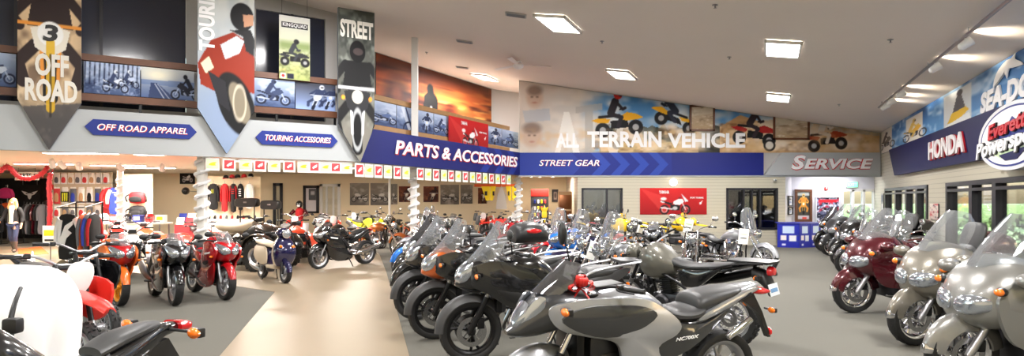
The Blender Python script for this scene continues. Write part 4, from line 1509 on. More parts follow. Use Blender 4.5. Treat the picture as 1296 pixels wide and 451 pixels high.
# far wall with siding, interior windows and the lobby recess
b = MB('siding')
W0, W1 = FC.u(731), FC.u(994)
wins = [(FC.u(736), FC.u(788)), (FC.u(919), FC.u(984.5))]
zt, zb = 2.11, .58
quadbox(b, W0, wins[0][0], 0, 2.6, 0, .2)
quadbox(b, wins[0][0], wins[0][1], zt, 2.6, 0, .2)
quadbox(b, wins[0][0], wins[0][1], 0, zb, 0, .2)
quadbox(b, wins[0][1], wins[1][0], 0, 2.6, 0, .2)
quadbox(b, wins[1][0], wins[1][1], zt, 2.6, 0, .2)
quadbox(b, wins[1][0], wins[1][1], 0, zb, 0, .2)
quadbox(b, wins[1][1], W1, 0, 2.6, 0, .2)
struct('wall_back', b, FC.mt())
b = MB('grey_wall')
x0, x1 = .0, 13.28
b.prism([(x0, 2.6), (x1 + 1.5, 2.6), (x1 + 1.5, ceil_z(x1 + 1.76, 23.2)), (x0, ceil_z(.26, 23.2))], .06, .3)
struct('wall_back_upper', b, FC.mt())
for i, (a, c) in enumerate(wins):
    f = MB('frame_dark')
    for q0, q1, r0, r1 in ((a, a + .07, zb, zt), (c - .07, c, zb, zt), (a, c, zt - .07, zt), (a, c, zb, zb + .07)):
        quadbox(f, q0, q1, r0, r1, -.03, .16)
    for t in ((.62,) if i == 0 else (.34, .5, .66)):
        quadbox(f, a + (c - a) * t - .03, a + (c - a) * t + .03, zb, zt, -.02, .12)
    o = struct(f'window_{i + 3}', f, FC.mt())
    g = struct('window_glass', quadbox(MB('interior_glass'), a + .05, c - .05, zb + .05, zt - .05, .08, .09), parent=o)
    # the office behind each interior window
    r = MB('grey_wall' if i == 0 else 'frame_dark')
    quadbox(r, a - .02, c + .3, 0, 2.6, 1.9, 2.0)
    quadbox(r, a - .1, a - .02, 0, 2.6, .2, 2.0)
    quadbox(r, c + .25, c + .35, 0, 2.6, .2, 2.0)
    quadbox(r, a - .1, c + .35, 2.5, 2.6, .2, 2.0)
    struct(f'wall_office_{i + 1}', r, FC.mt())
# lobby recess: slanted side, white wall, glass doors
LOB = Fr((10.88, 24.6), (1, 0))
b = MB('white_wall')
b.rings([[(W1 + .26, 23.2, 0), (10.88, 24.6, 0), (10.78, 24.75, 0), (W1 + .2, 23.4, 0)], [(W1 + .26, 23.2, 2.75), (10.88, 24.6, 2.75), (10.78, 24.75, 2.75), (W1 + .2, 23.4, 2.75)]])
struct('wall_lobby_side', b)
d0, d1 = LOB.u(1066), LOB.u(1107)
b = MB('white_wall')
quadbox(b, -.05, d0, 0, 2.75, 0, .15)
quadbox(b, d0, d1, 2.08, 2.75, 0, .15)
struct('wall_lobby', b, LOB.mt())
struct('ceiling_lobby', MB('white_wall').prism([(9.9, 23.3), (14.6, 23.3), (14.6, 24.9), (10.6, 24.9)], 2.72, 2.8, 'z'))
f = MB('frame_white')
for k in range(4):
    u = d0 + (d1 - d0) * k / 3
    quadbox(f, u - .045, u + .045, 0, 2.08, -.02, .13)
quadbox(f, d0, d1, 2.0, 2.09, -.02, .13)
quadbox(f, d0, d1, 0, .12, -.02, .13)
do = struct('door_1', f, LOB.mt())
struct('door_glass', quadbox(MB('window_glass'), d0 + .04, d1 - .04, .1, 2.02, .05, .06), parent=do)
h = MB('black_metal')
for u in (d0 + (d1 - d0) * .30, d0 + (d1 - d0) * .63):
    h.tube([(u, -.05, .8), (u, -.05, 1.3)], .015)
struct('door_handle', h, parent=do)

# window wall on the right
RL = 20.
rw = [(FR.u(1121), FR.u(1175), .58), (FR.u(1199), 17.5, .55)]
b = MB('siding')
quadbox(b, -1.7, rw[0][0], 0, 4.6, 0, .2)
quadbox(b, rw[0][0], rw[1][1], 2.07, 4.6, 0, .2)
quadbox(b, rw[0][0], rw[0][1], 0, rw[0][2], 0, .2)
quadbox(b, rw[0][1], rw[1][0], 0, 2.07, 0, .2)
quadbox(b, rw[1][0], rw[1][1], 0, rw[1][2], 0, .2)
quadbox(b, rw[1][1], RL, 0, 4.6, 0, .2)
struct('wall_right', b, FR.mt())
for i, (a, c, z0) in enumerate(rw):
    f = MB('frame_dark')
    mull = [FR.u(q) for q in ((1134, 1147.5, 1161) if i == 0 else (1230, 1260))] + ([15.4] if i else [])
    for q0, q1, r0, r1 in ((a, a + .14, z0, 2.07), (c - .14, c, z0, 2.07), (a, c, 1.98, 2.07), (a, c, z0, z0 + .07), (a, c, 1.86, 1.92)):
        quadbox(f, q0, q1, r0, r1, -.04, .16)
    for q in mull:
        quadbox(f, q - .11, q + .11, z0, 2.07, -.03, .14)
    o = struct(f'window_{i + 1}', f, FR.mt())
    struct('window_glass', quadbox(MB('window_glass'), a + .08, c - .08, z0 + .05, 2.0, .06, .07), parent=o)

# store under the mezzanine
BX = [FB.p(-3.2), FB.p(LB), FA.p(LA), FC.p(W0)]
slab = [(p.x, p.y) for p in BX] + [(FC.p(W0).x, 28.2), (-24, 28.2), (-24, 10)]
slab_in = [tuple(FB.p(-3.2, .12)), tuple(FB.p(LB, .12)), tuple(FA.p(LA, .12))] + slab[3:]
struct('ceiling_store', MB('store_ceiling').prism(slab_in, LOW, 3.0, 'z'))
b = MB('cream_wall')
quadbox(b, 0, 26.6, 0, LOW, 0, .2)
struct('wall_store_back', b, FS.mt())
struct('wall_store_left', MB('cream_wall').box((-24.1, 19, LOW / 2), (.2, 18, LOW)))
b = MB('siding')
b.box((FC.p(W0).x + .1, 25.7, LOW / 2), (.2, 4.55, LOW))
struct('wall_store_right', b)

# mezzanine level
def mezz(fr, u0, u1, parts, name):
    b = MB('grey_wall')
    for q in parts:
        quadbox(b, *q, 1.0, 1.15)
    return struct(name, b, fr.mt())


hb = 6.12
def ub(px):
    return FB.u(px, 1.0)
mezz(FB, 0, LB, [(-3.2, ub(-60), 2.9, 8.), (ub(-60), ub(412), hb, 8.), (ub(-60), ub(412), 2.9, 3.6), (ub(236), ub(252), 3.6, hb), (ub(316), ub(324), 3.6, hb), (ub(412), ub(428), 2.9, 8.)], 'wall_mezzanine')
g = MB('dark_glass')
for a, c in ((-60, 20), (20, 128), (128, 236), (252, 316), (324, 412)):
    quadbox(g, ub(a) + .01, ub(c) - .01, 3.6, hb, 1.06, 1.1)
o = struct('window_5', g, FB.mt())
f = MB('frame_dark')
for a in (20, 128, 370):
    quadbox(f, ub(a) - .03, ub(a) + .03, 3.6, hb, 1.0, 1.06)
struct('window_frame', f, parent=o)
S0, S1 = Vector((-4.6, 21.3)), Vector((-.89, 27.3))
FM = Fr(S0, S1 - S0)
LM = (S1 - S0).length
b = MB('grey_wall')
quadbox(b, -3.5, LM + .02, 2.9, 8., .02, .2)
struct('wall_mezzanine_back', b, FM.mt())
b = MB('grey_wall')
b.box((2.5, 27.5, 5.3), (6.9, .2, 4.8))
struct('wall_mezzanine_end', b)
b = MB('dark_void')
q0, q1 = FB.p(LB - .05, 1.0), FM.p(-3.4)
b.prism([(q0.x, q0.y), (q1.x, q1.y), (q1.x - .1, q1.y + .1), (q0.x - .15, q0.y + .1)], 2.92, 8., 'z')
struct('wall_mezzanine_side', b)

# wooden balustrade with rails and dark posts
def balustrade(fr, segs, zt, name, mtl='wood'):
    b = MB(mtl)
    for a, c in segs:
        quadbox(b, a, c, zt - .13, zt, .36, .5)
        quadbox(b, a, c, zt - .92, zt - .78, .36, .5)
    o = struct(name, b, fr.mt())
    p = MB('black_metal')
    for a, c in segs:
        n = max(2, int((c - a) / 1.3))
        for k in range(n + 1):
            u = a + .05 + (c - a - .1) * k / n
            quadbox(p, u - .025, u + .025, 2.9, zt - .92, .41, .45)
    struct('post', p, parent=o)
    return o


ZB, ZA = 4.55, 4.38
balustrade(FB, [(-3.2, FB.u(427, .4))], ZB, 'trim_1')
balustrade(FA, [(.1, LA - .05)], ZA, 'trim_2', 'light_wood')

# grey fascia carrying the plaques
b = MB('grey_fascia')
quadbox(b, -3.2, LB + .06, 2.58, 3.40, -.06, .1)
struct('trim_3', b, FB.mt())
b = MB('grey_fascia')
quadbox(b, -.02, 13.28, 2.52, 2.575, -.05, .1)
struct('trim_4', b, FC.mt())
b = MB('frame_white')
quadbox(b, -.0, 10.2, 0, .1, -.02, -.001)
# ------------------------------------------------------------------ signs on the fascias
def plaque(fr, px0, px1, py, s, hh, label, off=-.06):
    """long hexagonal plaque with lettering"""
    a, c = fr.u(px0, off), fr.u(px1, off)
    z = fr.z((px0 + px1) / 2, py, off)
    t = hh * .45
    mtx = fr.mt((a + c) / 2, off, z)
    w = (c - a) / 2
    b = MB('sign_blue').prism([(-w, 0), (-w + t, hh / 2), (w - t, hh / 2), (w, 0), (w - t, -hh / 2), (-w + t, -hh / 2)], -.035, .0)
    o = b.build('sign_plaque', None, mtx, smooth=False)
    tag(o, label, 'sign', 'blue plaques on the grey fascia')
    text('lettering', s, hh * .42, 'letter_red', T(.012, -.036, -.008), o, .006, .25, .03, w=2 * w * .80)
    text('lettering', s, hh * .42, 'letter_white', T(0, -.044, 0), o, .008, .25, .012, w=2 * w * .80)
    return o


plaque(FB, 107, 249, 164, 'OFF ROAD APPAREL', .30, 'blue hexagonal plaque reading OFF ROAD APPAREL on the grey fascia')
plaque(FB, 323, 427, 176.5, 'TOURING ACCESSORIES', .30, 'blue hexagonal plaque reading TOURING ACCESSORIES on the grey fascia')


def chevrons(pic, col, x0, x1, step, al=.5):
    for k in range(int((x1 - x0) / step)):
        x = x0 + k * step
        h = pic.h
        pic.poly([(x, 0), (x + step * .45, 0), (x + step * .45 + h * .5, h / 2), (x + step * .45, h), (x, h), (x + h * .5, h / 2)], col, al)
    return pic


# PARTS & ACCESSORIES
p = chevrons(Pic(230, 30, (26, 34, 108), (22, 28, 98)), (44, 74, 176), 150, 260, 26, .5)
o = printed('fascia_sign', p, LA - .16, .83, FA.mt(.07, -.07, 2.575), th=.16, m='print_gloss', edge='sign_navy')
tag(o, 'long blue fascia sign reading PARTS & ACCESSORIES under the wooden balustrade', 'sign')
for dx, mm, bo, dd in ((.02, 'letter_red', .06, -.012), (0, 'letter_white', .025, -.028)):
    cx_ = (FA.u(495, -.07) + FA.u(652, -.07)) / 2
    w_tot = FA.u(652, -.07) - FA.u(495, -.07)
    t = text('lettering', 'PARTS & ACCESSORIES', .36, mm, T(cx_ + .02 + dx, dd, .44 - dx * .5), o, .02, .18, bo, 1.)
    t.scale.x = w_tot / t.dimensions.x if t.dimensions.x else 1
# STREET GEAR + plain blue run
uS = FC.u(978)
p = Pic(330, 30, (32, 48, 136), (28, 42, 126))
chevrons(p, (56, 92, 196), 96, 200, 26, .55)
p.rect(205, 0, 330, 30, (28, 38, 120))
p.poly([(0, 0), (70, 0), (86, 15), (70, 30), (0, 30)], (40, 60, 150))
o = printed('fascia_sign', p, FC.u(967) - .06, .83, FC.mt(.02, -.07, 2.575), th=.16, m='print_gloss', edge='sign_navy',
            )
tag(o, 'long blue fascia sign with chevrons reading STREET GEAR', 'sign')
for dx, mm, bo, dd in ((.015, 'letter_red', .02, -.01), (0, 'letter_white', .008, -.022)):
    t = text('lettering', 'STREET GEAR', .22, mm, T((FC.u(681) + FC.u(757)) / 2 + dx, dd, .44 - dx * .5), o, .015, .25, bo, 1.)
    t.scale.x = (FC.u(757) - FC.u(681)) / t.dimensions.x
# SERVICE
b = MB('grey_fascia')
b.prism([(FC.u(966), 0), (13.2, 0), (13.2, .83), (FC.u(988), .83)], -.05, .1)
o = b.build('fascia_sign', None, FC.mt(0, -.07, 2.575), smooth=False)
tag(o, 'silver grey fascia sign reading SERVICE in red outlined letters', 'sign')
uc = (FC.u(998) + FC.u(1101)) / 2
for mm, bo, dd, dx in (('letter_red', .085, -.06, .02), ('letter_white', .04, -.08, 0)):
    t = text('lettering', 'ERVICE', .36, mm, T(uc + .2 + dx, dd, .40 - dx * .4), o, .02, .22, bo, w=2.50)
    t = text('lettering', 'S', .50, mm, T(FC.u(1006) + dx, dd, .44 - dx * .4), o, .02, .22, bo, w=.52)

# ------------------------------------------------------------------ pointed hanging banners
def banner(fr, pxl, pxr, ytop, ysl, tipx, tipy, pic, label, off=-.16):
    a, c = fr.u(pxl, off), fr.u(pxr, off)
    zt = fr.z(pxl, ytop, off)
    zs = fr.z((pxl + pxr) / 2, ysl, off)
    ut, zp = fr.uz(tipx, tipy, off)
    w, h = c - a, zt - zp
    ut -= a
    bot = lambda x: (zs - zp) * (1 - x / ut if x < ut else (x - ut) / (w - ut))
    o = printed('hanging_banner', pic, w, h, fr.mt(a, off, zp), th=.07, m='print_gloss', bottom=bot, edge='banner_grey')
    tag(o, label, 'banner', 'pointed hanging banners over the fascia')
    return o, w, h, zs - zp


p = Pic(80, 205, (222, 190, 150), (60, 56, 56), seed=3)
p.rect(0, 0, 80, 150, (226, 196, 156), .8, 30)
p.cloud(20, 26, (90, 70, 58), .7, .5, .8, (0, 205))
p.cloud(9, 12, (250, 226, 190), .6, .62, .85, (60, 200))
p.poly([(0, 150), (80, 140), (80, 205), (0, 205)], (72, 70, 72), .85)
p.poly([(60, 205), (80, 150), (80, 205)], (236, 206, 168), .8)
p.front(40, 140, 95, (232, 226, 214), (20, 20, 22), (230, 150, 60), (44, 30, 30), (200, 120, 60), plate=(244, 244, 244), lamp=False)
p.line([(40, 64), (40, 150)], 11, (222, 176, 40), .9)
p.line([(40, 80), (40, 160)], 3, (30, 26, 20), .6)
o, w, h, sh = banner(FB, 22, 103, -14, 128, 62, 190, p, 'pointed banner reading OFF ROAD with a dirt bike rider and number 3')
text('lettering', 'OFF', h * .135, 'letter_pale', T(w * .53, -.012, h * .534), o, .012, 0, .05, w=w * .53)
text('lettering', 'ROAD', h * .137, 'letter_pale', T(w * .52, -.012, h * .372), o, .012, 0, .05, w=w * .82)
text('lettering', '3', h * .10, 'letter_dark', T(w * .5, -.008, h * .742), o, .01, .1, .05, w=w * .24)

p = Pic(72, 205, (206, 208, 204), (120, 140, 170), seed=5)
p.rect(0, 120, 72, 205, (140, 158, 190), .9, 40)
p.cloud(14, 30, (160, 172, 180), .5, .4, .8, (0, 110))
p.poly([(0, 92), (16, 62), (44, 48), (62, 58), (72, 80), (72, 125), (50, 120), (20, 125), (4, 118)], (146, 46, 26))
p.poly([(28, 66), (48, 52), (58, 58), (52, 74), (34, 84)], (206, 218, 230))
p.poly([(4, 92), (14, 82), (20, 96), (10, 104)], (226, 220, 190))
p.poly([(40, 46), (66, 42), (72, 56), (70, 76), (60, 70), (56, 52)], (30, 30, 34))
p.ell(55, 27, 15, 18, (24, 24, 28))
p.poly([(56, 24), (70, 22), (70, 36), (58, 40)], (200, 150, 120))
p.ell(48, 140, 22, 42, (22, 22, 25), 1, 1.4, -.35)
p.ell(52, 138, 11, 28, (150, 140, 120), .9, 1.4, -.35)
p.ring(52, 138, 8, 22, 2, (220, 210, 190), .8)
p.poly([(12, 100), (34, 112), (40, 150), (26, 140)], (40, 40, 46))
o, w, h, sh = banner(FB, 250, 322, -14, 139, 287, 195, p, 'pointed banner with a touring rider on a red machine beside a huge front wheel')
t = text('lettering', 'TOURING', w * .26, 'letter_white', T(w * .17, -.012, h * .86) @ Matrix.Rotation(-PI / 2, 4, 'Y'), o, .012, 0, .05, w=h * .46)

p = Pic(60, 205, (70, 74, 70), (110, 108, 100), seed=8)
p.cloud(10, 14, (150, 156, 148), .6, .5, .8)
p.cloud(7, 10, (40, 44, 42), .7, .5, .8, (20, 120))
p.rect(0, 150, 60, 205, (128, 124, 116), .8, 24)
p.front(31, 190, 82, (40, 40, 44), (16, 16, 18), (230, 232, 236), (22, 22, 24), (14, 14, 16))
for x in (8, 52):
    p.ell(x, 118, 3, 3, (250, 160, 50))
p.ring(31, 160, 8, 26, 2.4, (200, 204, 208), .8)
o, w, h, sh = banner(FB, 428, 474, 9, 158, 456, 206, p, 'pointed banner reading STREET with a dark rider on a chrome cruiser', off=-.2)
text('lettering', 'STREET', h * .11, 'letter_pale', T(w * .5, -.012, h * .865), o, .012, 0, .05, w=w * .9)

# quad poster hanging above the balustrade
a, c = FB.u(353, .3), FB.u(392, .3)
z1, z0 = FB.z(370, 21, .3), FB.z(370, 101, .3)
p = Pic(48, 100, (236, 236, 234), (170, 180, 110), seed=4)
p.rect(0, 40, 48, 52, (130, 150, 90), .9, 8)
p.cloud(6, 6, (110, 120, 70), .8, .4, .8, (48, 100))
p.cloud(7, 5, (222, 200, 130), .8, .55, .85, (60, 100))
p.atv(24, 78, 25, 1, (40, 42, 48), (18, 18, 20), (50, 54, 62), (30, 30, 34))
p.rect(2, 90, 10, 98, (240, 240, 240))
p.rect(12, 90, 22, 98, (20, 24, 50))
p.ell(6, 94, 2.4, 2.4, (200, 40, 40))
o = printed('hanging_poster', p, c - a, z1 - z0, FB.mt(a, .28, z0), th=.01, res=1.2, edge='letter_white')
tag(o, 'white hanging poster of a quad rider in grass, above the balustrade', 'poster')
q = MB('letter_dark').box(((c - a) / 2, -.004, (z1 - z0) * .855), ((c - a) * .86, .006, .13), .02).build('title_bar', o)
t = text('lettering', 'KINGQUAD', .085, 'letter_white', T((c - a) / 2, -.01, (z1 - z0) * .855), o, .004, 0, .02, 1.)
t.scale.x = (c - a) * .78 / t.dimensions.x
b = MB('black_metal')
for u in (.06, c - a - .06):
    b.tube([(u, .005, z1 - z0), (u, .005, z1 - z0 + .62)], .004, n=4)
b.build('hanging_wire', o)

# ------------------------------------------------------------------ blue-toned posters along the balustrade
def rail_poster(fr, a, c, zt, pic, label, off=.36):
    o = printed('balustrade_poster', pic, c - a, .62, fr.mt(a, off + .03, zt - .765), th=.02, res=1.)
    tag(o, label, 'poster', 'blue-toned posters in the balustrade')
    return o


BL = (150, 172, 214)
def blue(w, seed, horizon=.5):
    p = Pic(w, 44, (190, 206, 236), (70, 88, 130), seed=seed)
    p.cloud(14, 8, (226, 234, 250), .7, .45, .8, (0, 26))
    p.cloud(10, 5, (40, 54, 92), .7, .45, .8, (24, 44))
    return p


p = blue(70, 2)
p.moto(46, 40, 22, 1, (210, 220, 240), (30, 38, 66), (200, 214, 240), (40, 50, 84))
rail_poster(FB, FB.u(-62, .36), FB.u(20, .36), ZB, p, 'blue-toned poster of a parked trail bike, left of the OFF ROAD banner')
p = blue(84, 6)
for x in range(0, 84, 7):
    p.line([(x + 2, 0), (x + 1, 30)], 2.4, (28, 36, 66), .8)
p.cloud(5, 5, (190, 206, 240), .6, .5, .8)
p.moto(46, 40, 19, 1, (230, 236, 250), (20, 26, 48), (210, 222, 246), (60, 72, 110), (230, 236, 250))
p.moto(66, 32, 15, 1, (200, 212, 240), (20, 26, 48), (210, 222, 246), (60, 72, 110), (230, 236, 250))
um = FB.u(178, .36)
rail_poster(FB, FB.u(106, .36), um - .01, ZB, p, 'blue-toned poster of two trail riders among trees')
p = Pic(80, 44, (206, 212, 216), (84, 104, 150), seed=9)
p.ell(24, 10, 22, 10, (252, 246, 222), .9, 14)
p.poly([(0, 18), (80, 16), (80, 26), (0, 24)], (96, 120, 170), .7)
p.poly([(14, 22), (24, 22), (52, 44), (10, 44)], (56, 70, 110))
p.line([(20, 23), (34, 44)], 1.2, (220, 228, 246), .9)
p.line([(24, 23), (42, 44)], 1.0, (220, 228, 246), .8)
p.moto(66, 43, 22, -1, (30, 34, 50), (18, 22, 36), (190, 204, 236), (24, 28, 44), (20, 22, 34))
rail_poster(FB, um + .01, FB.u(246, .36), ZB, p, 'blue-toned poster of a rider stopped beside an open road')
p = blue(60, 12)
p.moto(28, 40, 24, 1, (60, 74, 110), (24, 30, 52), (206, 218, 244), (50, 62, 96))
um = FB.u(374, .36)
rail_poster(FB, FB.u(321, .36), um - .01, ZB, p, 'blue-toned poster of a cruiser in profile beneath the quad poster')
p = Pic(54, 44, (60, 62, 74), (150, 174, 226), seed=14)
p.front(22, 42, 22, (214, 224, 246), (20, 26, 46), (220, 230, 250), (48, 60, 96), (226, 234, 250), lean=.35)
p.front(40, 40, 20, (150, 172, 220), (20, 26, 46), (220, 230, 250), (40, 50, 84), (60, 70, 100), lean=.35)
rail_poster(FB, um + .01, FB.u(425, .36), ZB, p, 'blue-toned poster of two leaning road bikes, beside the STREET banner')
# along the blue fascia
us = [FA.u(q, .36) for q in (470, 503, 524)] + [FA.u(q, .36) for q in (530, 550, 569)] + [FA.u(q, .36) for q in (617, 636, 657)]
labs = ['blue-toned poster of a chopper, just right of the STREET banner', 'blue-toned close-up poster of a fork and wheel, left of the white post',
        'blue-toned poster of a standing rider, just right of the white post', 'blue-toned poster of a street bike, left of the red banner on the balustrade',
        'blue-toned poster of a rider, just right of the red balustrade banner', 'blue-toned poster of a sport bike at the far end of the balustrade']
for i, (a, c) in enumerate(((0, 1), (1, 2), (3, 4), (4, 5), (6, 7), (7, 8))):
    p = blue(40, 20 + i)
    if i == 1:
        p.line([(14, 2), (30, 40)], 7, (220, 228, 246))
        p.line([(22, 2), (36, 38)], 3, (40, 52, 90))
        p.ring(30, 42, 14, 14, 3, (30, 40, 70))
    elif i in (2, 4):
        p.front(20, 42, 22, (200, 214, 244), (24, 30, 54), (220, 230, 250), (40, 52, 90), (40, 50, 84), lean=.1)
    else:
        p.moto(20, 39, 19, 1 if i != 5 else -1, (90, 110, 160), (26, 32, 56), (220, 230, 250), (50, 62, 100) if i else None)
    rail_poster(FA, us[a] + .01, us[c] - .01, ZA, p, labs[i])
# the red banner hung over the rail


def red_banner(fr, off, px0, px1, zt, zb_, label, name='wall_banner'):
    a, c = fr.u(px0, off), fr.u(px1, off)
    W, H = 110, max(30, int(110 * (zt - zb_) / (c - a)))
    p = Pic(W, H, (206, 34, 36), (150, 18, 24), seed=30)
    p.poly([(0, 0), (34, 12), (50, H), (40, H)], (232, 90, 80), .35)
    p.poly([(W, 0), (70, 18), (60, 22)], (240, 120, 110), .35)
    p.moto(W * .52, H * .98, H * .56, 1, (236, 236, 240), (30, 30, 34), (226, 226, 230))
    p.poly([(W * .67, H * .52), (W * .61, H * .2), (W * .72, H * .48)], (214, 216, 224))
    p.ell(W * .35, H * .4, 5, 2.6, (240, 220, 220))
    p.poly([(W * .88, H * .55), (W * .93, H * .46), (W * .91, H * .58), (W * .885, H * .62)], (250, 246, 246))
    o = printed(name, p, c - a, zt - zb_, fr.mt(a, off, zb_), th=.012, res=1.2, edge='fabric_red')
    tag(o, label, 'banner')
    w, h = c - a, zt - zb_
    t = text('lettering', 'YAMAHA', h * .13, 'letter_white', T(w * .36, -.006, h * .84), o, .004, 0, .02, 1.)
    t.scale.x = w * .15 / t.dimensions.x
    t = text('lettering', 'SPORT TOURING', h * .06, 'letter_white', T(w * .85, -.006, h * .63), o, .004, 0, .02, 1.)
    t.scale.x = w * .2 / t.dimensions.x
    return o


red_banner(FA, .30, 568, 618, ZA - .12, ZA - 1.02, 'red banner with a white sport bike draped over the wooden balustrade')
red_banner(FC, -.03, 810, 894.5, 2.11, 1.14, 'red banner with a white sport bike stretched on the siding wall')

# ------------------------------------------------------------------ murals
p = Pic(150, 90, (150, 70, 40), (214, 120, 60), seed=41)
p.cloud(60, 7, (236, 150, 70), .9, .4, .7, (0, 70), 10)
p.cloud(40, 6, (70, 26, 24), .9, .5, .75, (0, 76), 10)
p.cloud(26, 4, (250, 196, 110), .7, .6, .8, (20, 70), 8)
p.rect(0, 0, 150, 14, (50, 26, 26), .75, 14)
p.rect(0, 74, 150, 90, (190, 180, 160), .6, 8)
p.ell(22, 40, 14, 22, (52, 22, 20), .75, 10)
p.ell(22, 34, 6, 9, (170, 90, 60), .5, 6)
p.poly([(54, 30), (62, 20), (70, 30), (72, 60), (66, 88), (50, 88), (50, 56)], (18, 18, 22), .95)
p.line([(62, 40), (70, 74)], 3, (210, 210, 214), .8)
p.ell(61, 22, 4, 5, (20, 18, 20))
for x in (86, 104, 122, 138):
    p.front(x, 90, 20, (160, 160, 170), (20, 20, 24), (236, 236, 240), (24, 24, 28), (30, 26, 28))
ua, uz_ = 0.02, LM - .02
zl = ceil_z(S0.x, S0.y)
h = zl - 3.3
o = printed('wall_mural', p, uz_ - ua, h, FM.mt(ua, -.01, 3.3), th=.02, top=lambda x: ceil_z(*FM.p(ua + x)) - .03 - 3.3, edge='dark_void')
tag(o, 'orange sunset mural of riders behind the wooden balustrade', 'mural')

x0 = .03
W = 13.24 - .02
zm = ceil_z(.3, 23.2)
H = zm - 3.41
p = Pic(540, 110, (64, 128, 190), (110, 160, 205), seed=50)
top_ = lambda x: ceil_z(x + .28, 23.15) - .02 - 3.41
p.cloud(40, 16, (232, 240, 246), .85, .5, .8, (0, 80), 14)
# dark tree line and pale ground
xs = list(range(120, 330, 6))
p.poly([(120, 110), (120, 82)] + [(x, 76 + 7 * math.sin(x * .4) * rng.random() - (5 if x < 260 else -2)) for x in xs] + [(330, 60), (330, 110)], (30, 40, 34), .95)
p.rect(120, 92, 335, 110, (214, 186, 130), .95, 4)
p.cloud(16, 4, (120, 92, 56), .8, .5, .75, (92, 110), 2)
# canyon country on the right
p.poly([(300, 70), (330, 52), (360, 62), (400, 56), (430, 70), (470, 78), (540, 84), (540, 110), (300, 110)], (190, 150, 102))
p.cloud(12, 9, (120, 80, 48), .8, .48, .75, (60, 110), 6)
p.cloud(10, 6, (232, 200, 150), .8, .55, .8, (64, 110), 6)
p.poly([(268, 110), (268, 72), (285, 64), (300, 70), (300, 110)], (30, 32, 30), .9)
p.poly([(440, 60), (540, 80), (540, 110), (440, 110)], (206, 168, 120), .7)
p.cloud(22, 16, (240, 214, 176), .9, .4, .75, (60, 110), 10)
# pale left part with ghosted faces and letters
p.mix(np.clip((128 - p.X) / 40, 0, 1), (216, 206, 194), .92)
p.cloud(24, 20, (236, 228, 218), .7, .4, .8, (0, 110))
p.mix(np.clip((60 - p.X) / 30, 0, 1), (206, 196, 186), .6)
for fx, fy, rx, ry in ((22, 26, 12, 15), (18, 84, 15, 17)):
    p.ell(fx, fy, rx, ry, (196, 164, 142), .7, 6)
    p.ell(fx, fy - ry * .72, rx * .95, ry * .5, (110, 92, 84), .6, 5)
    p.ell(fx - 4, fy - 1, 2, 1.2, (90, 70, 62), .7, 1.5)
    p.ell(fx + 4, fy - 1, 2, 1.2, (90, 70, 62), .7, 1.5)
    p.ell(fx, fy + ry * .5, 3.6, 1.2, (170, 110, 100), .7, 1.5)
p.poly([(4, 46), (44, 42), (46, 60), (8, 64)], (150, 170, 196), .4)
p.poly([(52, 110), (66, 48), (74, 48), (90, 110), (80, 110), (76, 92), (64, 92), (60, 110)], (246, 244, 238), .75)
p.poly([(84, 40), (124, 34), (124, 44), (110, 46), (110, 110), (98, 110), (98, 47), (84, 50)], (180, 176, 170), .7)
p.poly([(118, 56), (130, 54), (140, 100), (150, 52), (160, 52), (146, 110), (134, 110)], (244, 242, 236), .7)
p.atv(130, 104, 24, 1, (226, 210, 190), (120, 110, 104), (170, 160, 150), (190, 180, 170), al=.5)
# jumping quads
p.atv(150, 84, 40, 1, (240, 176, 30), (26, 26, 30), (40, 36, 44), (196, 44, 36), .1)
p.atv(236, 74, 36, -1, (244, 184, 36), (26, 26, 30), (44, 50, 66), (30, 34, 44), .35)
p.poly([(268, 26), (288, 30), (280, 62), (262, 64)], (244, 196, 50), .9)
p.atv(350, 98, 36, 1, (176, 36, 34), (24, 22, 22), (50, 40, 44), (60, 50, 60), -.1)
p.ell(374, 98, 9, 9, (40, 36, 34))
p.ell(374, 98, 6, 6, (216, 210, 200))
p.atv(462, 106, 33, 1, (170, 70, 40), (40, 32, 28), (222, 212, 200), (70, 60, 56), .1)
p.cloud(16, 12, (214, 176, 128), .5, .5, .8, (70, 110), 8)
o = printed('wall_mural', p, W, H, FC.mt(x0, .03, 3.41), th=.02, top=top_, edge='cream_wall')
tag(o, 'long mural reading ALL TERRAIN VEHICLE with jumping yellow quads above the blue fascia', 'mural')
def mural_word(s, pa, pb, zc, hh, m='letter_white'):
    a, c = FC.u(pa) - x0, FC.u(pb) - x0
    t = text('lettering', s, hh, m, T((a + c) / 2, -.012, zc), o, .012, 0, .05, 1.)
    t.scale.x = (c - a) / t.dimensions.x


mural_word('ALL', 704, 733, .42, .52)
mural_word('TERRAIN', 744, 838, .46, .56)
mural_word('VEHICLE', 846, 944, .42, .52)
# framed pictures fixed over the mural
for pa, pb, ya, yb, lab, s in ((873, 905, 133, 166, 'smaller wood framed picture of an off-road track hung over the mural', 61), (979, 1025, 145, 177, 'wider wood framed picture of a rocky slope hung over the mural', 62)):
    a, c = FC.u(pa, -.05), FC.u(pb, -.05)
    zc1, zc0 = FC.z(pa, ya, -.05), FC.z(pa, yb, -.05)
    w, h = c - a, zc1 - zc0
    f = MB('wood')
    for q in ((0, .07, 0, h), (w - .07, w, 0, h), (0, w, 0, .07), (0, w, h - .07, h)):
        quadbox(f, *q, -.05, .0)
    fo = f.build('framed_picture', None, FC.mt(a, .0, zc0), smooth=False)
    tag(fo, lab, 'picture', 'framed pictures over the mural')
    p = Pic(40, 50, (214, 200, 178), (186, 160, 126), seed=s)
    p.cloud(9, 7, (130, 108, 84), .6, .5, .85)
    p.cloud(6, 4, (236, 226, 208), .7, .6, .85)
    p.poly([(0, 8), (40, 0), (40, 14), (0, 22)], (226, 220, 206), .5)
    printed('picture', p, w - .12, h - .12, T(.06, -.02, .06), fo, th=.01)

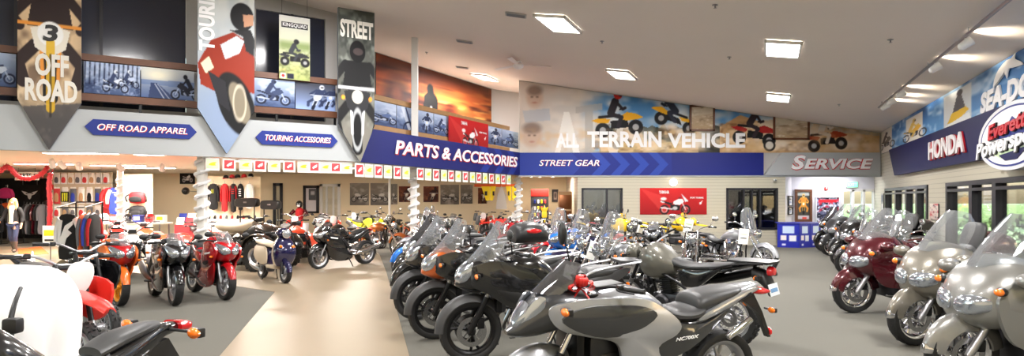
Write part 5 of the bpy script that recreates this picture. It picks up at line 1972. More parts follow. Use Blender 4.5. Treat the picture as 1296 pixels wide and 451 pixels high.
# sky mural along the window wall
p = Pic(300, 56, (58, 110, 176), (92, 150, 205), seed=70)
p.cloud(24, 16, (196, 222, 242), .8, .45, .8)
p.cloud(9, 14, (236, 244, 250), .6, .58, .85)
ua, uz_ = .35, 19.
sc_ = 300 / (uz_ - ua)
def su(px):
    return (FR.u(px) - ua) * sc_


p.rect(0, 0, su(1130), 56, (226, 220, 210))
p.moto(su(1123), 48, 24, 1, (120, 110, 100), (40, 40, 44), (200, 200, 200), (90, 80, 74))
p.rect(su(1148), 6, su(1169), 56, (232, 226, 214))
p.moto(su(1158), 52, 24, 1, (230, 180, 60), (40, 40, 46), (220, 220, 220), (226, 190, 90), (200, 170, 90))
p.rect(su(1196), 4, su(1231), 56, (216, 222, 226))
p.poly([(su(1200), 50), (su(1206), 36), (su(1222), 32), (su(1228), 40), (su(1214), 50)], (232, 190, 40))
p.poly([(su(1207), 36), (su(1212), 14), (su(1218), 12), (su(1223), 34)], (70, 70, 78))
p.ell(su(1216), 10, 3.5, 5, (40, 40, 46))
p.poly([(su(1198), 52), (su(1228), 44), (su(1231), 56), (su(1198), 56)], (240, 244, 246))
o = printed('wall_mural', p, uz_ - ua, .80, FR.mt(ua, -.03, 3.34), th=.02, edge='sign_navy')
tag(o, 'long blue sky mural with watercraft and bike pictures above the windows', 'mural')
t = text('lettering', 'SEA-DOO', .36, 'letter_white', T((FR.u(1241, -.05) + 15.0) / 2 - ua, -.02, .17), o, .03, .16, .07, w=15.0 - FR.u(1241, -.05))
# leaping dolphin emblem over the letters
dp = [(-.42, -.30), (-.36, -.02), (-.2, .2), (.05, .32), (.2, .30), (.34, .40), (.30, .24), (.46, .10), (.56, -.04), (.40, .02), (.2, .08), (.1, -.02), (.06, -.2), (.0, -.02), (-.14, .0), (-.26, -.12)]
MB('letter_white').inflate([(x * 1.5, z * .62) for x, z in dp], .02, T(FR.u(1273, -.05) - ua, -.03, .55)).build('dolphin_emblem', o)

# dark blue fascia with lettering
f0, f1 = FR.u(1131), 18.5
b = MB('sign_navy').prism([(f0, .90), (f1, .86), (f1, 0), (f0 + .95, .02)], -.14, -.02)
o = b.build('fascia_sign', None, FR.mt(0, 0, 2.43), smooth=False)
tag(o, 'dark blue fascia sign with white red-edged letters above the right windows', 'sign')
a, c = FR.u(1178, -.14), FR.u(1223, -.14)
for mm, bo, dd, dx in (('letter_red', .07, -.16, .03), ('letter_white', .045, -.19, 0)):
    t = text('lettering', 'HONDA', .42, mm, T((a + c) / 2 + dx, dd, .42 - dx * .3), o, .03, 0, bo, 1.)
    t.scale.x = (c - a) / t.dimensions.x
# oval dealership emblem
ul = FR.u(1240, -.30)
uc, zc = FR.u(1281.5, -.30), FR.z(1281.5, 172, -.30)
rx_ = uc - ul
ov = MB('grey_fascia')
def oval(rx, rz, y0, y1, m):
    ov.m(m).prism([(rx * math.cos(2 * PI * k / 48), rz * math.sin(2 * PI * k / 48)) for k in range(48)], y0, y1)


oval(rx_, .54, -.16, -.0, 'letter_silver')
oval(rx_ * .9, .48, -.165, -.1, 'sign_blue')
oval(rx_ * .86, .45, -.17, -.1, 'letter_white')
o = ov.build('round_sign', None, FR.mt(uc, -.16, zc), smooth=False)
tag(o, 'large round white dealership sign mounted on the dark blue fascia', 'sign')
b = MB('sign_blue').prism([(-1.0, -.0), (-.6, .16), (-.3, .08), (.1, .30), (.5, .12), (1.0, .2), (1.2, 0), (.6, -.02)], -.18, -.16)
b.m('card_green').prism([(-.8, -.24), (-.2, -.2), (.5, -.22), (.9, -.14), (.4, -.34), (-.4, -.34)], -.18, -.16)
b.m('sign_navy').prism([(-.5, -.28), (.3, -.24), (.8, -.2), (.3, -.38), (-.2, -.38)], -.183, -.16)
b.build('mountain_emblem', o, smooth=False)
for s_, z, hh, w_, mm, xx in (('Everett', .15, .25, rx_ * 1.05, 'letter_red', -.1), ('Powersports', -.09, .27, rx_ * 2.0, 'letter_white', .04)):
    for m2, bo, dd in (('letter_dark', .075, -.19), (mm, .035, -.21)):
        t = text('lettering', s_, hh, m2, T(xx, dd, z) @ Matrix.Rotation(-.05, 4, 'Y'), o, .025, .2, bo, 1.)
        t.scale.x = w_ / t.dimensions.x

# small poster between the windows and one by the corner
a = FR.u(1183.5)
p = Pic(20, 30, (226, 216, 206), (200, 180, 170), seed=81)
p.cloud(5, 5, (190, 60, 70), .8, .5, .75)
p.cloud(4, 4, (60, 50, 60), .7, .6, .8)
o = printed('wall_poster', p, .85, .40, FR.mt(a - .4, -.03, 1.18), th=.015, res=1.)
tag(o, 'small red and white poster on the siding between the two windows', 'poster')
p = Pic(16, 40, (170, 166, 160), (120, 118, 116), seed=82)
p.rect(3, 4, 13, 18, (90, 96, 110))
p.rect(3, 22, 13, 36, (214, 210, 204))
o = printed('wall_poster', p, .5, .66, FR.mt(.22, -.03, 1.25), th=.015)
tag(o, 'narrow grey notice on the siding at the room corner', 'poster')

# ------------------------------------------------------------------ lobby recess
def framed(name, fr, off, pa, pb, ya, yb, pic, label, fm='wood', bw=.05, cat='picture', group=None):
    a, c = fr.u(pa, off), fr.u(pb, off)
    z1, z0 = fr.z((pa + pb) / 2, ya, off), fr.z((pa + pb) / 2, yb, off)
    w, h = c - a, z1 - z0
    f = MB(fm)
    for q in ((0, bw, 0, h), (w - bw, w, 0, h), (bw, w - bw, 0, bw), (bw, w - bw, h - bw, h)):
        quadbox(f, *q, -.04, .02)
    o = f.build(name, None, fr.mt(a, off, z0), smooth=False)
    tag(o, label, cat, group)
    printed('picture', pic, w - 2 * bw + .01, h - 2 * bw + .01, T(bw - .005, -.0, bw - .005), o, th=.01, m='print_gloss')
    return o


p = Pic(30, 56, (60, 64, 60), (80, 76, 70), seed=90)
p.rect(0, 0, 30, 8, (180, 184, 180))
p.front(15, 44, 22, (230, 160, 60), (30, 30, 32), (236, 190, 90), (226, 150, 60), (240, 200, 120))
p.rect(2, 47, 28, 54, (216, 206, 214))
p.rect(12, 50, 22, 54, (230, 80, 70))
framed('notice_case', LOB, -.04, 1006, 1027.5, 240, 281, p, 'tall wood framed display case on the white lobby wall', bw=.09)
p = Pic(50, 50, (170, 180, 214), (60, 60, 90), seed=91)
p.cloud(5, 4, (240, 240, 250), .9, .5, .7)
p.cloud(6, 4, (24, 24, 40), .9, .5, .7)
p.cloud(8, 5, (200, 40, 60), .8, .6, .75)
p.rect(6, 4, 44, 10, (206, 40, 50))
framed('framed_poster', LOB, -.04, 1032, 1063, 249, 282, p, 'square framed poster of massed race bikes on the white lobby wall', 'letter_silver', .04, 'poster')
LS = Fr((W1 + .26, 23.2), (10.88 - W1 - .26, 1.4))
for (ya, yb), lab, s in (((248, 261), 'small black framed certificate on the slanted lobby wall, the upper one', 1), ((262.5, 272), 'small black framed certificate on the slanted lobby wall, the lower one', 2)):
    p = Pic(16, 18, (236, 236, 236), seed=s)
    p.rect(4, 4, 12, 7, (90, 90, 100))
    p.rect(4, 9, 12, 13, (150, 160, 190))
    framed('certificate', LS, -.03, 997.5, 1002.5, ya, yb, p, lab, 'letter_dark', .03, 'certificate', 'certificates on the slanted wall')
def wall_lamp(fr, px, py, label):
    u, z = fr.uz(px, py, 0)
    o = MB('frame_white').lathe([(.0, -.03), (.15, -.03), (.15, .0), (0, .0)], (0, 0, 0), n=24).build('wall_lamp', None, fr.mt(u, -.002, z))
    MB('emit_lamp').ell((0, -.05, 0), (.13, .07, .13), 18, 10).build('lamp_shade', o)
    tag(o, label, 'lamp')


wall_lamp(LOB, 1038, 233, 'round glowing wall lamp above the lobby poster')
wall_lamp(FC, 852, 231, 'round glowing wall lamp above the red banner on the siding')
u, z = LOB.uz(1077.5, 234)
o = MB('letter_silver').box((0, -.04, 0), (.46, .06, .24), .015).m('emit_green').box((0, -.075, 0), (.40, .02, .19), .005).build('exit_sign', None, LOB.mt(u, -.0, z))
tag(o, 'green lit EXIT sign above the lobby doors', 'sign')
text('lettering', 'EXIT', .12, 'letter_white', T(0, -.088, 0), o, .006, 0, .02, 1.05)
u, z = LOB.uz(1045, 239)
o = MB('vend_red').box((0, -.03, 0), (.13, .06, .13), .02).build('fire_alarm', None, LOB.mt(u, 0, z))
MB('letter_white').ell((0, -.065, .01), (.03, .02, .03), 10, 6).build('strobe', o)
tag(o, 'small red fire alarm beside the round lobby lamp', 'alarm')
u, z = FC.uz(979, 228.5, 0)
o = MB('white_plastic').box((0, -.07, 0), (.09, .14, .08), .02).m('lens').lathe([(0, -.155), (.03, -.15), (.034, -.14)], (0, 0, 0), n=14).build('camera_housing', None, FC.mt(u, -.05, z))
tag(o, 'white security camera under the silver fascia', 'camera')
# blue panelled display counter
bp_ = [(9.35, 22.3), (10.02, 22.05), (10.5, 22.25), (11.0, 22.5)]
o = empty('display_counter', T(9.9, 22.6, 0))
tag(o, 'blue panelled display counter with small pictures by the white lobby wall', 'counter')
for i in range(3):
    a, c = Vector(bp_[i]), Vector(bp_[i + 1])
    fr = Fr(a, c - a)
    w = (c - a).length
    p = Pic(34, 50, (36, 46, 168), (32, 40, 160), seed=100 + i)
    p.rect(8, 5, 26, 20, (196, 214, 240))
    p.cloud(4, 4, (70, 80, 120), .7, .5, .8, (20, 40))
    p.rect(5, 24, 14, 34, (236, 226, 226))
    p.rect(18, 24, 29, 36, (214, 90, 90) if i == 2 else (230, 230, 238))
    p.rect(7, 41, 13, 45, (220, 220, 240))
    printed('panel', p, w - .02, .84, Matrix.Translation(-Vector((9.9, 22.6, 0))) @ fr.mt(.01, 0, .0), o, th=.03, edge='booth_blue')
MB('booth_blue').prism([(9.33, 22.26), (10.02, 22.0), (11.02, 22.45), (11.1, 22.9), (9.5, 22.85)], .845, .88, 'z').build('counter_top', o, Matrix.Translation((-9.9, -22.6, 0)), smooth=False)

# ------------------------------------------------------------------ ceiling fixtures
def ceil_hit(px, py):
    Y = (4.759 - CAMZ) / ((HZ - py) / F + .145 * (px - 648) / F - .05836)
    return Vector(((px - 648) / F * Y, Y))


CN = Matrix.Rotation(math.atan(.145), 4, 'Y') @ Matrix.Rotation(math.atan(.05836), 4, 'X')
CLAB = ['ceiling light panel, the nearest and largest, left of the picture centre', 'ceiling light panel nearest the track lights', 'ceiling light panel above the jumping quads of the mural',
        'ceiling light panel above the framed pictures of the mural', 'ceiling light panel in front of the sunset mural']
CL = [(707, 28), (991, 60), (787, 93), (985, 122), (614, 97)]
LIGHTS = []
def ceiling_light(x, y, label, k=1.):
    z = ceil_z(x, y) - .012
    mt = T(x, y, z) @ CN @ Matrix.Rotation(-.38, 4, 'Z')
    f = MB('frame_white')
    for q in ((-.34, -.30, -.64, .64), (.30, .34, -.64, .64), (-.34, .34, -.64, -.60), (-.34, .34, .60, .64)):
        f.box(((q[0] + q[1]) / 2, (q[2] + q[3]) / 2, -.03), (q[1] - q[0], q[3] - q[2], .06))
    o = f.build('ceiling_light', None, mt, smooth=False)
    tag(o, label, 'light', 'ceiling light panels')
    MB('emit_white').box((0, 0, -.03), (.6, 1.2, .03)).build('diffuser', o, smooth=False)
    LIGHTS.append((mt @ T(0, 0, -.08), k))


for (px, py), lab in zip(CL, CLAB):
    q = ceil_hit(px, py)
    ceiling_light(q.x, q.y, lab)
for (x, y), lab in (((1.0, 7.4), 'added unseen ceiling light panel over the near walkway'), ((5.4, 7.0), 'added unseen ceiling light panel over the near right aisle'),  # unseen panels, added off-frame for extra light
                    ((-4.4, 7.6), 'added unseen ceiling light panel over the near left bikes'), ((-3.2, 12.2), 'added unseen ceiling light panel over the walkway by the fascia'),
                    ((-1.6, 2.0), 'added unseen ceiling light panel behind the foreground bikes'), ((3.2, 2.2), 'added unseen ceiling light panel over the near right corner'), ((8.6, 9.4), 'ceiling light panel by the near window') if False else ((-6.5, 3.0), 'added unseen ceiling light panel over the near left corner')):
    ceiling_light(x, y, lab, .7)
# ceiling fan
q = ceil_hit(655, 52)
fx, fy = q.x, q.y + 3.0
fz = at(656, 82, fy).z
o = empty('ceiling_fan', T(at(656, 82, fy).x, fy, fz))
tag(o, 'white three-blade ceiling fan on a long rod', 'fan')
top = ceil_z(at(656, 82, fy).x, fy) - fz
MB('white_plastic').tube([(0, 0, .05), (0, 0, top - .06)], .018, n=8).build('rod', o)
MB('white_plastic').lathe([(0, 0), (.06, 0), (.08, .08), (.0, .1)], (0, 0, top - .1), 'z', 16).build('ceiling_cap', o)
MB('white_plastic').lathe([(0, -.14), (.07, -.13), (.15, -.08), (.16, -.02), (.10, .03), (.03, .09), (0, .09)], (0, 0, 0), 'z', 24).build('motor', o)
for k in range(3):
    MB('white_plastic').loft([(.14, -.012, .0, .035, 3), (.3, -.012, .0, .06, 3), (.9, -.014, -.002, .075, 3), (1.0, -.012, -.003, .06, 3)], n=12).build('blade', o, Matrix.Rotation(.25 + k * 2 * PI / 3, 4, 'Z') @ Matrix.Rotation(.2, 4, 'X'))
# vents and sprinklers
for px, py, lab in ((585, 85, 'small grey ceiling vent in front of the sunset mural'), (653, 18, 'flat grey ceiling vent left of the nearest light'), (588, 52, 'grey ceiling vent above the sunset mural')):
    q = ceil_hit(px, py)
    b = MB('grey_wall').box((0, 0, -.01), (.44, .28, .02), .004)
    for k in range(5):
        b.m('banner_grey').box((0, -.1 + k * .05, -.024), (.38, .02, .01))
    tag(b.build('ceiling_vent', None, T(q.x, q.y, ceil_z(q.x, q.y) - .01) @ CN), lab, 'vent', 'ceiling vents')
SPL = ['left of the nearest light', 'between the nearest light and the fan', 'right of the nearest light', 'above the track lights', 'right of the second light', 'above the mural']
for (px, py), lab in zip(((540, 66), (762, 52), (905, 6), (1127, 50), (923, 72), (1062, 132)), SPL):
    q = ceil_hit(px, py)
    b = MB('steel').lathe([(.05, 0), (.05, -.01), (.012, -.015), (.012, -.05), (.03, -.055), (.0, -.06)], (0, 0, 0), 'z', 12)
    tag(b.build('ceiling_sprinkler', None, T(q.x, q.y, ceil_z(q.x, q.y))), 'tiny ceiling sprinkler head ' + lab, 'sprinkler', 'ceiling sprinklers')
# track with spots
t0, t1 = ceil_hit(1112, 132), ceil_hit(1290, -20)
def trk(t, dz=-.09):
    q = t0.lerp(t1, t)
    return Vector((q.x, q.y, ceil_z(q.x, q.y) + dz))


o = MB('steel').tube([trk(0), trk(1)], .028, n=6).build('light_track')
tag(o, 'long grey lighting track along the ceiling near the window wall', 'track')
b = MB('steel')
for t in (.05, .3, .55, .8):
    b.tube([trk(t, 0), trk(t)], .01, n=6)
b.build('hanger', o)
def px_t(px):
    best = min((abs(648 + F * trk(k / 300).x / trk(k / 300).y - px), k / 300) for k in range(301))
    return best[1]


SPOTS = []
for i, px in enumerate((1120, 1128, 1140, 1183, 1222)):
    t = px_t(px)
    q = trk(t)
    b = MB('white_plastic')
    b.tube([(0, 0, -.032), (0, 0, -.1)], .012, n=6)
    dr = Vector((.75, -.35, .55)).normalized()
    c = Vector((0, 0, -.13))
    b.tube([c - dr * .1, c - dr * .07, c + dr * .1], [.03, .06, .075], n=14)
    o = b.build('track_spot', None, T(*q))
    MB('emit_lamp').tube([c + dr * .1, c + dr * .103], .062, n=14).build('lamp', o)
    tag(o, f'white track spotlight throwing a pool on the ceiling, {ORD[i]} from the far end', 'spotlight', 'track spotlights')
    SPOTS.append((q + c + dr * .16, dr))

# white post rising from the fascia and wrapped columns below it
uu = FA.u(525, .22)
q = FA.p(uu, .22)
b = MB('frame_white').box((q.x, q.y, (2.9 + ceil_z(q.x, q.y)) / 2), (.17, .17, ceil_z(q.x, q.y) - 2.9), .01)
struct('trim_5', b)
for i, (px, lab, fr) in enumerate(((256, 'white column wound with silver tinsel near the hanging jackets', FB), (523.5, 'white column wound with silver tinsel in front of the wall posters', FA),
                               (656, 'white column wound with silver tinsel at the corner of the blue fascias', FA))):
    uu = fr.u(px, .35)
    q = fr.p(uu, .35)
    o = MB('frame_white').box((0, 0, 1.31), (.16, .16, 2.62), .01).build('support_column', None, T(q.x, q.y, 0))
    tag(o, lab, 'column', 'tinsel-wound columns')
    path = [(.135 * math.cos(k * .55), .135 * math.sin(k * .55), .35 + k * .0215) for k in range(104)]
    b = MB('tinsel').tube(path, [.028 + .018 * (k % 2) for k in range(104)], n=6)
    b.build('tinsel_garland', o)
for px, d_, lab in ((493, 26.2, 'thin white pole in front of the wall posters'), (152, 20.5, 'white column wound with tinsel beside the hanging blue jersey')):
    q = at(px, 260, d_)
    o = MB('frame_white').tube([(0, 0, 0), (0, 0, 2.62)], .05 if px > 400 else .09, n=12).build('support_column', None, T(q.x, q.y, 0))
    tag(o, lab, 'column')
    if px < 400:
        path = [(.11 * math.cos(k * .6), .11 * math.sin(k * .6), .3 + k * .022) for k in range(100)]
        MB('tinsel').tube(path, [.028 + .018 * (k % 2) for k in range(100)], n=6).build('tinsel_garland', o)

# pennant cards on a string under the fascia
def pennants(fr, pxs, off, zt, first, lab, group, size=.30):
    s = MB('letter_white').tube([tuple(fr.p(fr.u(pxs[0], off) - .2, off)) + (zt,), tuple(fr.p(fr.u(pxs[-1], off) + .15, off)) + (zt,)], .005, n=4).build('card_string')
    tag(s, lab, 'string')
    cnt = [0, 0]
    for i, px in enumerate(pxs):
        k = (i + first) % 2
        u = fr.u(px, off)
        h = size
        base = MB('tag_paper').box((0, 0, -h / 2), (size, .006, h), .003)
        o = base.build('pennant_card', None, fr.mt(u, off, zt - .006))
        if k:
            MB('card_red').box((0, -.005, -h * .47), (size * .74, .006, h * .68), .002).build('red_panel', o)
            MB('letter_white').inflate([(-.06, -.03), (.0, .03), (.07, .06), (.05, .02), (.075, .01), (.04, -.01), (.05, -.025), (.0, -.03), (-.02, -.06)], .004, T(0, -.011, -h * .47) @ Matrix.Scale(size / .3, 4)).build('wing_emblem', o)
        else:
            MB('card_green').box((0, -.005, -h * .47), (size * .9, .006, h * .74), .002).build('green_panel', o)
            MB('card_yellow').inflate([(-.09, -.01), (-.03, .03), (.03, .05), (.09, .04), (.05, .0), (.08, -.03), (.0, -.04), (-.05, -.03)], .004, T(0, -.011, -h * .47) @ Matrix.Scale(size / .3, 4)).build('yellow_emblem', o)
        cnt[k] += 1
        tag(o, f"{ORD[cnt[k] - 1]} {'red wing' if k else 'green and yellow'} card from the left, {group}", 'card', group)


pennants(FB, [269, 290, 311, 329, 347, 366, 384, 398, 412, 425, 439], .0, 2.56, 0, 'white string of cards under the grey fascia', 'cards under the grey fascia', .26)
pennants(FA, [455, 467, 479, 491, 503, 514, 532, 542, 552, 562, 571, 580, 589, 598, 606, 614, 622, 630, 637, 644], .0, 2.56, 1, 'white string of cards under the PARTS fascia', 'cards under the PARTS fascia', .33)
# ------------------------------------------------------------------ the parts store under the mezzanine
def low_hit(px, py, z=2.83):
    Y = (z - CAMZ) * F / (HZ - py)
    return Vector(((px - 648) / F * Y, Y))


STRIPS = []
SL = [(103, 193, 'nearest the OFF ROAD banner tip'), (56, 207, 'above the red garland'), (150, 209, 'above the bagged goods'), (215, 195, 'left of the tinsel column by the jackets'),
      (190, 212, 'above the red hanging bags'), (330, 203, 'above the office doors'), (440, 212, 'above the left wall posters'), (545, 221, 'above the right wall posters'), (-60, 200, 'beyond the left frame edge')]
for px, py, lab in SL:
    q = low_hit(px, py)
    mt = frame2((q.x, q.y), (1, .08), LOW - .005)
    o = MB('frame_white').box((0, 0, -.02), (1.7, .34, .04), .01).build('strip_light', None, mt, smooth=False)
    MB('emit_white').box((0, 0, -.045), (1.62, .26, .012)).build('diffuser', o, smooth=False)
    tag(o, 'white strip light on the store ceiling ' + lab, 'light', 'strip lights on the low ceiling')
    STRIPS.append(mt @ T(0, 0, -.08))
for i, (px, py) in enumerate(((66, 201), (78, 203), (100, 205), (152, 207), (205, 207), (672, 229), (684, 229), (699, 230))):
    q = low_hit(px, min(py, 212)) if px < 600 else Vector((at(px, 230, 25).x, 25))
    b = MB('white_plastic')
    b.tube([(0, 0, 0), (0, 0, -.1)], .012, n=6)
    dr = Vector((.3 if i % 2 else -.3, .6, -.6)).normalized()
    c = Vector((0, 0, -.15))
    b.tube([c - dr * .14, c - dr * .1, c + dr * .12], [.04, .075, .085], n=12)
    o = b.build('track_spot', None, T(q.x, q.y, LOW))
    MB('emit_lamp').tube([c + dr * .12, c + dr * .123], .07, n=12).build('lamp', o)
    tag(o, f'white spotlight under the {"low store ceiling" if px < 600 else "ceiling by the red vending machine"}, {ORD[i if i < 5 else i - 5]} from the left', 'spotlight', 'store spotlights' if i < 5 else 'spotlights by the vending machine')

# framed wall posters on the cream back wall
PL = [(443, 467, 232, 260, 'g', 'grey wall poster of a cruiser, leftmost on the cream store wall'), (469, 492, 232, 260, 'g', 'grey wall poster of a long motorcycle, left of the white pole'),
      (495, 503, 233, 259, 'g', 'narrow grey wall poster just right of the white pole'), (505, 520, 236, 256, 'r', 'brown wall poster left of the tinsel column'),
      (536, 555, 236, 256, 'r', 'brown wall poster right of the tinsel column'), (557.5, 581, 234, 259, 'g', 'large grey wall poster of a motorcycle right of the brown one'),
      (583, 598, 234, 258, 'g', 'pale grey wall poster, second from the yellow banners'), (605, 616, 238, 258, 'r', 'dark red wall poster beside the yellow banners')]
for i, (a, c, ya, yb, k, lab) in enumerate(PL):
    p = Pic(46, 50, (150, 142, 130), (104, 98, 92), seed=120 + i) if k == 'g' else Pic(40, 44, (120, 60, 40), (70, 36, 28), seed=120 + i)
    p.cloud(10, 8, (200, 192, 180) if k == 'g' else (190, 120, 80), .6, .5, .8)
    if k == 'g':
        p.moto(p.w / 2, p.h - 8, p.w / 2.4, 1 if i % 2 else -1, (210, 206, 200), (44, 42, 42), (226, 224, 220))
    else:
        p.front(p.w / 2, p.h - 2, 22, (220, 210, 200), (40, 30, 28), (236, 230, 220), (60, 36, 30), (50, 34, 30), lean=.3)
    u0, u1 = FS.u(a), FS.u(c)
    z1, z0 = FS.z(a, ya), FS.z(a, yb)
    o = printed('wall_poster', p, u1 - u0, z1 - z0, FS.mt(u0, -.025, z0), th=.02)
    tag(o, lab, 'poster', 'posters on the cream store wall')

# office doors and window in the back wall
def opening(name, pa, pb, ya, yb, fm, inner, mull=()):
    u0, u1 = FS.u(pa), FS.u(pb)
    z1, z0 = FS.z(pa, ya), max(0, FS.z(pa, yb))
    f = MB(fm)
    for q in ((u0, u0 + .12, z0, z1), (u1 - .12, u1, z0, z1), (u0, u1, z1 - .12, z1), (u0, u1, z0, z0 + .08)):
        quadbox(f, *q, -.06, .0)
    for t in mull:
        quadbox(f, u0 + (u1 - u0) * t - .04, u0 + (u1 - u0) * t + .04, z0, z1, -.05, 0)
    o = struct(name, f, FS.mt())
    struct('door_panel' if 'door' in name else 'window_glass', quadbox(MB(inner), u0 + .1, u1 - .1, z0 + .05, z1 - .1, -.02, -.004), parent=o)
    return o


opening('door_2', 346, 358, 232, 303, 'frame_dark', 'window_glass')
opening('window_6', 384, 404, 235, 270, 'frame_dark', 'white_wall')
opening('door_3', 405, 431, 233, 303, 'frame_white', 'window_glass', (.33, .66))
p = Pic(12, 16, (90, 92, 98), seed=3)
p.rect(3, 3, 9, 8, (200, 200, 206))
o = printed('wall_notice', p, .32, .5, FS.mt(FS.u(391), -.03, 1.66), th=.01)
tag(o, 'small dark notice hung in the office window', 'notice')

# yellow hanging banners, grey board between them
for i, (a, c, lab) in enumerate(((609, 620, 'yellow flared banner hanging left of the grey pointed board, outer one'), (620.5, 628, 'yellow flared banner touching the grey pointed board on its left'),
                                 (640, 647, 'yellow flared banner touching the grey pointed board on its right'), (648, 657, 'yellow flared banner hanging right of the grey pointed board, outer one'))):
    q0, q1 = at(a, 236, 26.6), at(c, 254, 26.6)
    w, h = q1.x - q0.x, q0.z - q1.z
    sl = .5 if i % 2 == 0 else 0
    o = MB('card_yellow').prism([(0, h), (w, h), (w * (1 - .0 * sl), 0), (w * (.55 if i in (0, 2) else .1), 0)] if i in (0, 2) else [(0, h), (w, h), (w * .45, 0), (0, 0)], 0, .03).build('hanging_banner', None, T(q0.x, 26.6, q1.z), smooth=False)
    MB('letter_dark').box((w * .55, -.006, h * .5), (w * .3, .01, h * .3), .004).build('dark_print', o)
    tag(o, lab, 'banner', 'yellow banners in the store')
q0 = at(629, 262, 26.5)
o = MB('grey_wall').prism([(-.05, 0), (.42, 0), (.36, .6), (.18, 1.0), (.02, .6)], 0, .05).build('pointed_board', None, T(q0.x, 26.5, q0.z - .1), smooth=False)
tag(o, 'grey pointed display board between the yellow banners', 'board')
quadbox(MB('fabric_orange'), 0, 1.9, 0, .12, 0, .03).build('valance_board', None, T(at(600, 236, 26.55).x, 26.7, at(600, 236, 26.55).z - .02))
tag(bpy.data.objects['valance_board'], 'long orange board above the yellow banners', 'board')

# vending machine, picture, shutter by the siding
o = MB('dark_alloy').box((0, .3, .95), (.72, .6, 1.9), .03).build('vending_machine', None, T(at(683, 250, 26).x, 25.8, 0))
tag(o, 'tall vending machine with a red header behind the bikes', 'vending machine')
MB('vend_red').box((0, -.02, 1.97), (.72, .62, .3), .03).build('header', o, T(0, .28, 0))
g = MB('letter_dark').box((0, -.012, 1.2), (.6, .02, 1.15), .02)
g.build('glass_front', o)
for r in range(4):
    for k in range(4):
        MB(('card_red', 'card_yellow', 'letter_white', 'sign_blue')[(r + k * 3) % 4]).lathe([(.03, 0), (.04, .02), (.04, .14), (.03, .15)], (-.21 + k * .14, -.05, .72 + r * .27), 'z', 10).build('drink_can', o)
p = Pic(16, 22, (60, 60, 66), seed=9)
p.rect(3, 3, 13, 18, (170, 160, 150))
p.ell(8, 10, 3, 5, (90, 80, 80))
framed('picture_frame', FS, -.05, 698.5, 706.5, 240, 256, p, 'small dark framed picture on the cream wall right of the vending machine', 'letter_dark', .04)
o = MB('cardboard').box((0, 0, 1.0), (.56, .05, 2.0), .01)
for k in range(3):
    o.m('copper').box((0, -.03, .35 + k * .62), (.48, .02, .55), .01)
o = o.build('folding_screen', None, T(at(715, 250, 24.4).x, 24.4, 0) @ Matrix.Rotation(.2, 4, 'Z'))
tag(o, 'tan panelled screen standing beside the siding corner', 'screen')

# ------------------------------------------------------------------ slatted wall with bagged goods
SW = Fr((at(66, 250, 24.6).x, 24.6), (1, 0))
b = MB('slatwall')
w = at(141, 250, 24.6).x - at(66, 250, 24.6).x
for k in range(18):
    quadbox(b, 0, w, .05 + k * .14, .05 + k * .14 + .128, 0, .03)
quadbox(b, 0, w, 0, 2.75, .03, .08)
o = b.build('slatted_display_wall', None, SW.mt(), smooth=False)
tag(o, 'cream slatted display wall hung with bagged goods', 'display wall')
def pack(u, z, ww, hh, m1, m2, label, group):
    o = MB(m1).inflate([(-ww / 2, -hh), (ww / 2, -hh), (ww / 2, 0), (-ww / 2, 0)], .04, T(0, -.045, 0), sm=1).build('hanging_pack', None, SW.mt(u, -.0, z))
    MB('tag_paper').box((0, -.05, .03), (ww * .9, .01, .07), .002).build('card_header', o)
    MB(m2).inflate([(-ww * .3, -hh * .8), (ww * .3, -hh * .85), (ww * .28, -hh * .35), (-ww * .2, -hh * .3)], .02, T(0, -.09, 0)).build('contents', o)
    MB('steel').tube([(0, .0, .06), (0, -.1, .07)], .005, n=5).build('hook', o)
    tag(o, label, 'pack', group)


NUM = ['top', 'second', 'third', 'fourth']
for r, (yy, hh, n, g) in enumerate(((221, .42, 8, 'white bagged goods'), (239, .66, 7, 'mixed bagged goods'), (262, .46, 7, 'lower bagged goods'))):
    z = SW.z(100, yy)
    for k in range(n):
        u = .22 + (w - .4) * k / (n - 1)
        m1 = ('white_plastic', 'fabric_white', 'tag_paper')[k % 3] if r == 0 else ('white_plastic', 'card_red', 'tag_paper', 'fabric_grey', 'tag_paper', 'fabric_white', 'fabric_grey')[(k + r) % 7]
        m2 = ('fabric_grey', 'cardboard', 'card_red', 'fabric_black', 'cardboard', 'fabric_blue')[(k * 2 + r) % 6]
        pack(u, z, .24, hh * .9, m1, m2, f'{ORD[k]} bagged item from the left, {NUM[r]} row of the slatted wall', 'bagged goods on the slatted wall')
# green claw panel
q = SW.u(87)
o = MB('fabric_black').box((0, 0, 0), (.30, .02, .40), .01).build('hanging_logo_poster', None, SW.mt(q - .05, -.14, SW.z(87, 250) + .02))
for k in range(3):
    MB('p_lime').inflate([(-.02, -.15), (.0, -.17), (.02, -.13), (.025, .12), (.03, .15), (-.03, .14), (-.02, .1)], .006, T(-.08 + k * .08, -.016, 0)).build('claw_mark', o)
tag(o, 'black panel with three green claw marks on the slatted wall', 'panel')
u, z = SW.uz(69.5, 237)
o = MB('vend_red').box((0, -.03, 0), (.16, .06, .2), .02).build('fire_alarm', None, SW.mt(u - .12, -.0, z))
tag(o, 'red fire alarm at the left end of the slatted wall', 'alarm')

# entry to the apparel corner: red garland, PARTS sign
gy = 19.3
def garland(pts, name, label):
    pts = catmull([tuple(p) for p in pts], 6)
    n = len(pts)
    b = MB('garland_red').tube(pts, [.055 + .02 * (i % 2) for i in range(n)], n=7)
    for i in range(0, n, 2):
        for k in range(5):
            a = rng.random() * 6.28
            d = Vector((math.cos(a), rng.uniform(-.5, .5), math.sin(a))).normalized() * rng.uniform(.1, .14)
            p = Vector(pts[i])
            b.tube([p, p + d], [.016, .004], n=4, cap=False)
    o = b.build(name)
    tag(o, label, 'garland', 'red garlands at the apparel entry')


